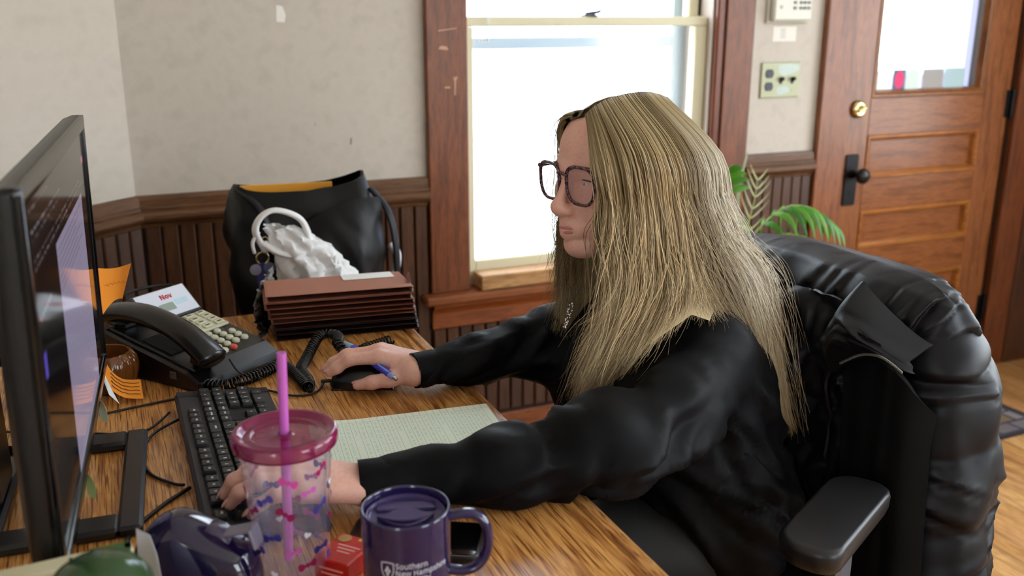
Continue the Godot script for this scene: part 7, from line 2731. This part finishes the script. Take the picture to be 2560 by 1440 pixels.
func palm() -> void:
	var t := thing("potted_palm", "small green palm in a pot behind the chair and the black jacket", "plant", Vector3(1.62, 0, 0.36))
	var lm := []
	for c in [Color(0.33, 0.56, 0.14), Color(0.26, 0.50, 0.13), Color(0.40, 0.62, 0.20), Color(0.22, 0.44, 0.13)]:
		var m := mat(c, 0.38)
		m.backlight_enabled = true
		m.backlight = Color(0.5, 0.7, 0.3)
		lm.append(m)
	var pale := mat(Color(0.62, 0.66, 0.42), 0.5)
	var young := mat(Color(0.60, 0.58, 0.25), 0.5)
	var base := Vector3(0.0, 0.42, 0.0)
	var b := B.new()
	b.lathe([Vector2(0.0, 0.0), Vector2(0.085, 0.0), Vector2(0.09, 0.01), Vector2(0.115, 0.30), Vector2(0.122, 0.30), Vector2(0.122, 0.34), Vector2(0.112, 0.34), Vector2(0.108, 0.31), Vector2(0.0, 0.31)], 32)
	put("pot", b, mat(Color(0.55, 0.30, 0.20), 0.7), t)
	b = B.new()
	b.tube(cr(PackedVector3Array([Vector3(0.0, 0.31, 0), Vector3(0.005, 0.42, 0), Vector3(0.0, 0.62, 0), Vector3(0.005, 0.70, 0)]), 6), 0.010, 8)
	put("trunk", b, pale, t)
	# upright pale shoot
	b = B.new()
	b.tube(cr(PackedVector3Array([Vector3(0.01, 0.62, 0), Vector3(-0.005, 0.76, 0.0), Vector3(-0.010, 0.86, 0.0), Vector3(0.010, 0.965, 0.0)]), 8), PackedFloat32Array(range(25).map(func(k): return 0.0055 * (1.0 - 0.6 * k / 24.0))), 7)
	put("shoot", b, mat(Color(0.60, 0.66, 0.52), 0.5), t, "pale upright young shoot")
	frond(t, PackedVector3Array([Vector3(0, 0.66, 0), Vector3(-0.02, 0.78, 0.01), Vector3(-0.055, 0.88, 0.02), Vector3(-0.075, 0.93, 0.03)]), 4, 0.105, 0.25, 0.0110, 0.55, lm, pale)
	frond(t, PackedVector3Array([Vector3(0, 0.64, 0), Vector3(0.025, 0.74, 0), Vector3(0.045, 0.83, 0), Vector3(0.052, 0.895, 0)]), 6, 0.070, -0.35, 0.0028, 0.30, [young, young], young)
	frond(t, PackedVector3Array([Vector3(0, 0.66, 0), Vector3(0.05, 0.75, 0.02), Vector3(0.13, 0.808, 0.03), Vector3(0.22, 0.800, 0.04), Vector3(0.30, 0.745, 0.05)]), 9, 0.120, 0.85, 0.0085, 0.28, lm, pale)
	frond(t, PackedVector3Array([Vector3(0, 0.64, 0), Vector3(-0.05, 0.72, 0.03), Vector3(-0.12, 0.80, 0.06), Vector3(-0.2, 0.80, 0.08)]), 7, 0.11, 0.6, 0.009, 0.3, lm, pale)
	frond(t, PackedVector3Array([Vector3(0, 0.62, 0), Vector3(0.03, 0.70, -0.05), Vector3(0.06, 0.76, -0.12), Vector3(0.08, 0.74, -0.2)]), 6, 0.10, 0.6, 0.009, 0.3, lm, pale)
	frond(t, PackedVector3Array([Vector3(0, 0.60, 0), Vector3(0.05, 0.69, 0.04), Vector3(0.10, 0.74, 0.07), Vector3(0.155, 0.735, 0.09)]), 6, 0.075, 0.5, 0.0075, 0.35, lm, young)

func wall_fittings() -> void:
	# alarm keypad
	var ivory := mat(Color(0.86, 0.85, 0.80), 0.45)
	var t := thing("alarm_keypad", "ivory alarm keypad with small grey keys high on the wall beside the door", "keypad", Vector3(2.018, 1.385, 0.0))
	var b := B.new()
	b.box(Vector3(0, 0, 0.004), Vector3(0.164, 0.158, 0.008), 0.002)
	put("backplate", b, mat(Color(0.76, 0.74, 0.68), 0.5), t)
	b = B.new()
	b.box(Vector3(0.003, 0.001, 0.017), Vector3(0.148, 0.146, 0.022), 0.006)
	var cs := put("case", b, ivory, t)
	b = B.new()
	b.box(Vector3(-0.045, -0.030, 0.0285), Vector3(0.010, 0.010, 0.001))
	put("badge", b, mat(Color(0.70, 0.66, 0.60), 0.5), cs)
	var kb := B.new()
	kb.box(Vector3.ZERO, Vector3(0.0115, 0.009, 0.004), 0.0012)
	var km := kb.mesh()
	var kg := mat(Color(0.56, 0.54, 0.52), 0.5)
	for r in 6:
		for c in 4:
			var o := put("key", km, kg, t)
			o.position = Vector3([0.008, 0.031, 0.0465, 0.062][c], 0.050 - r * 0.0165, 0.0295)
	# printed note under it
	b = B.new()
	b.box(Vector3(0, 0, 0.0005), Vector3(0.090, 0.046, 0.001))
	var n := put("notice", b, mat(Color(0.90, 0.88, 0.84), 0.7))
	n.position = Vector3(2.015, 1.274, 0)
	tag(n, "small white printed notice on the wall under the keypad", "notice")
	b = B.new()
	for c in 4:
		for r in 5:
			b.box(Vector3(-0.014 + c * 0.0052, 0.014 - r * 0.0065, 0.0012), Vector3(0.0034, 0.0030, 0.0003))
	put("print", b, mat(Color(0.68, 0.67, 0.66), 0.7), n).set_meta("kind", "stuff")
	# outlet and switch plate
	t = thing("switch_plate", "brass-toned wall plate with a dark outlet pair and two black toggles", "switch", Vector3(2.010, 1.132, 0.0))
	var olive := mat(Color(0.64, 0.64, 0.52), 0.42, 0.2)
	b = B.new()
	b.box(Vector3(0, 0, 0.003), Vector3(0.154, 0.112, 0.006), 0.0025)
	put("plate", b, olive, t)
	b = B.new()
	b.prism(PackedVector2Array([Vector2(-0.012, 0.046), Vector2(0.03, 0.050), Vector2(0.068, 0.044), Vector2(0.072, 0.030), Vector2(0.045, 0.020), Vector2(0.010, 0.012), Vector2(-0.010, 0.022)]), 0.0058, 0.0062)
	put("worn_patch", b, mat(Color(0.66, 0.70, 0.67), 0.42, 0.2), t, "pale worn patch")
	b = B.new()
	b.prism(PackedVector2Array([Vector2(-0.012, -0.024), Vector2(0.02, -0.020), Vector2(0.04, -0.030), Vector2(0.034, -0.040), Vector2(-0.002, -0.048), Vector2(-0.014, -0.040)]), 0.0058, 0.0062)
	put("worn_patch", b, mat(Color(0.66, 0.70, 0.67), 0.42, 0.2), t, "pale worn patch")
	var dk := mat(Color(0.12, 0.10, 0.16), 0.4)
	for y in [0.020, -0.020]:
		b = B.new()
		var oc := PackedVector2Array()
		for k in 20:
			oc.append(Vector2(-0.046 + 0.0165 * cos(TAU * k / 20), y + clampf(0.0165 * sin(TAU * k / 20), -0.0135, 0.0135)))
		b.prism(oc, 0.004, 0.0078, 0.0008)
		var so := put("socket", b, dk, t)
		b = B.new()
		for s in [-1.0, 1.0]:
			b.box(Vector3(-0.046 + s * 0.0062, y + 0.002, 0.0079), Vector3(0.0016, 0.0075, 0.0004))
		b.box(Vector3(-0.046, y - 0.008, 0.0079), Vector3(0.004, 0.004, 0.0004))
		put("slots", b, mat(Color(0.32, 0.30, 0.36), 0.4), so)
	for x in [0.0, 0.045]:
		b = B.new()
		b.box(Vector3(x, 0.001, 0.012), Vector3(0.0095, 0.010, 0.020), 0.0015, Basis(Vector3.RIGHT, -0.55))
		b.box(Vector3(x, -0.002, 0.0065), Vector3(0.0095, 0.022, 0.002), 0.0008)
		put("toggle", b, mat(Color(0.03, 0.03, 0.03), 0.4), t)
	b = B.new()
	for p in [Vector2(0.0, 0.032), Vector2(0.0, -0.032), Vector2(0.045, 0.032), Vector2(0.045, -0.032), Vector2(-0.046, 0.0)]:
		b.ball(Vector3(p.x, p.y, 0.006), Vector3(0.0025, 0.0025, 0.0012), 8)
	put("screws", b, olive, t).set_meta("kind", "stuff")

func pen() -> void:
	var a := Vector3(0.3305, 0.8095, 1.029)
	var e := Vector3(0.378, 0.7855, 1.170)
	var t := thing("ballpoint_pen", "blue ballpoint pen with a pale blue tip held across the mouse hand", "pen", (a + e) / 2.0)
	var o := t.position
	var seg := func(f0: float, f1: float, r0: float, r1: float) -> B:
		var b := B.new()
		var p := PackedVector3Array()
		var r := PackedFloat32Array()
		for k in 5:
			p.append(a.lerp(e, lerpf(f0, f1, k / 4.0)) - o)
			r.append(lerpf(r0, r1, k / 4.0))
		b.tube(p, r, 16)
		return b
	put("tip", seg.call(0.01, 0.17, 0.0022, 0.0058), mat(Color(0.55, 0.72, 0.86), 0.3), t, "pale blue tip")
	put("barrel", seg.call(0.17, 0.86, 0.0060, 0.0060), mat(Color(0.25, 0.24, 0.78), 0.12), t)
	put("collar", seg.call(0.86, 0.93, 0.0052, 0.0044), mat(Color(0.55, 0.60, 0.85), 0.15), t)
	put("clicker", seg.call(0.93, 0.985, 0.0034, 0.0030), steel, t, "silver clicker")
	var b := B.new()
	b.box(a.lerp(e, 0.74) - o + Vector3(-0.003, 0.006, 0.001), Vector3(0.0035, 0.0015, 0.042), 0.0005, Basis.looking_at(e - a))
	put("clip", b, mat(Color(0.45, 0.62, 0.92), 0.12), t)
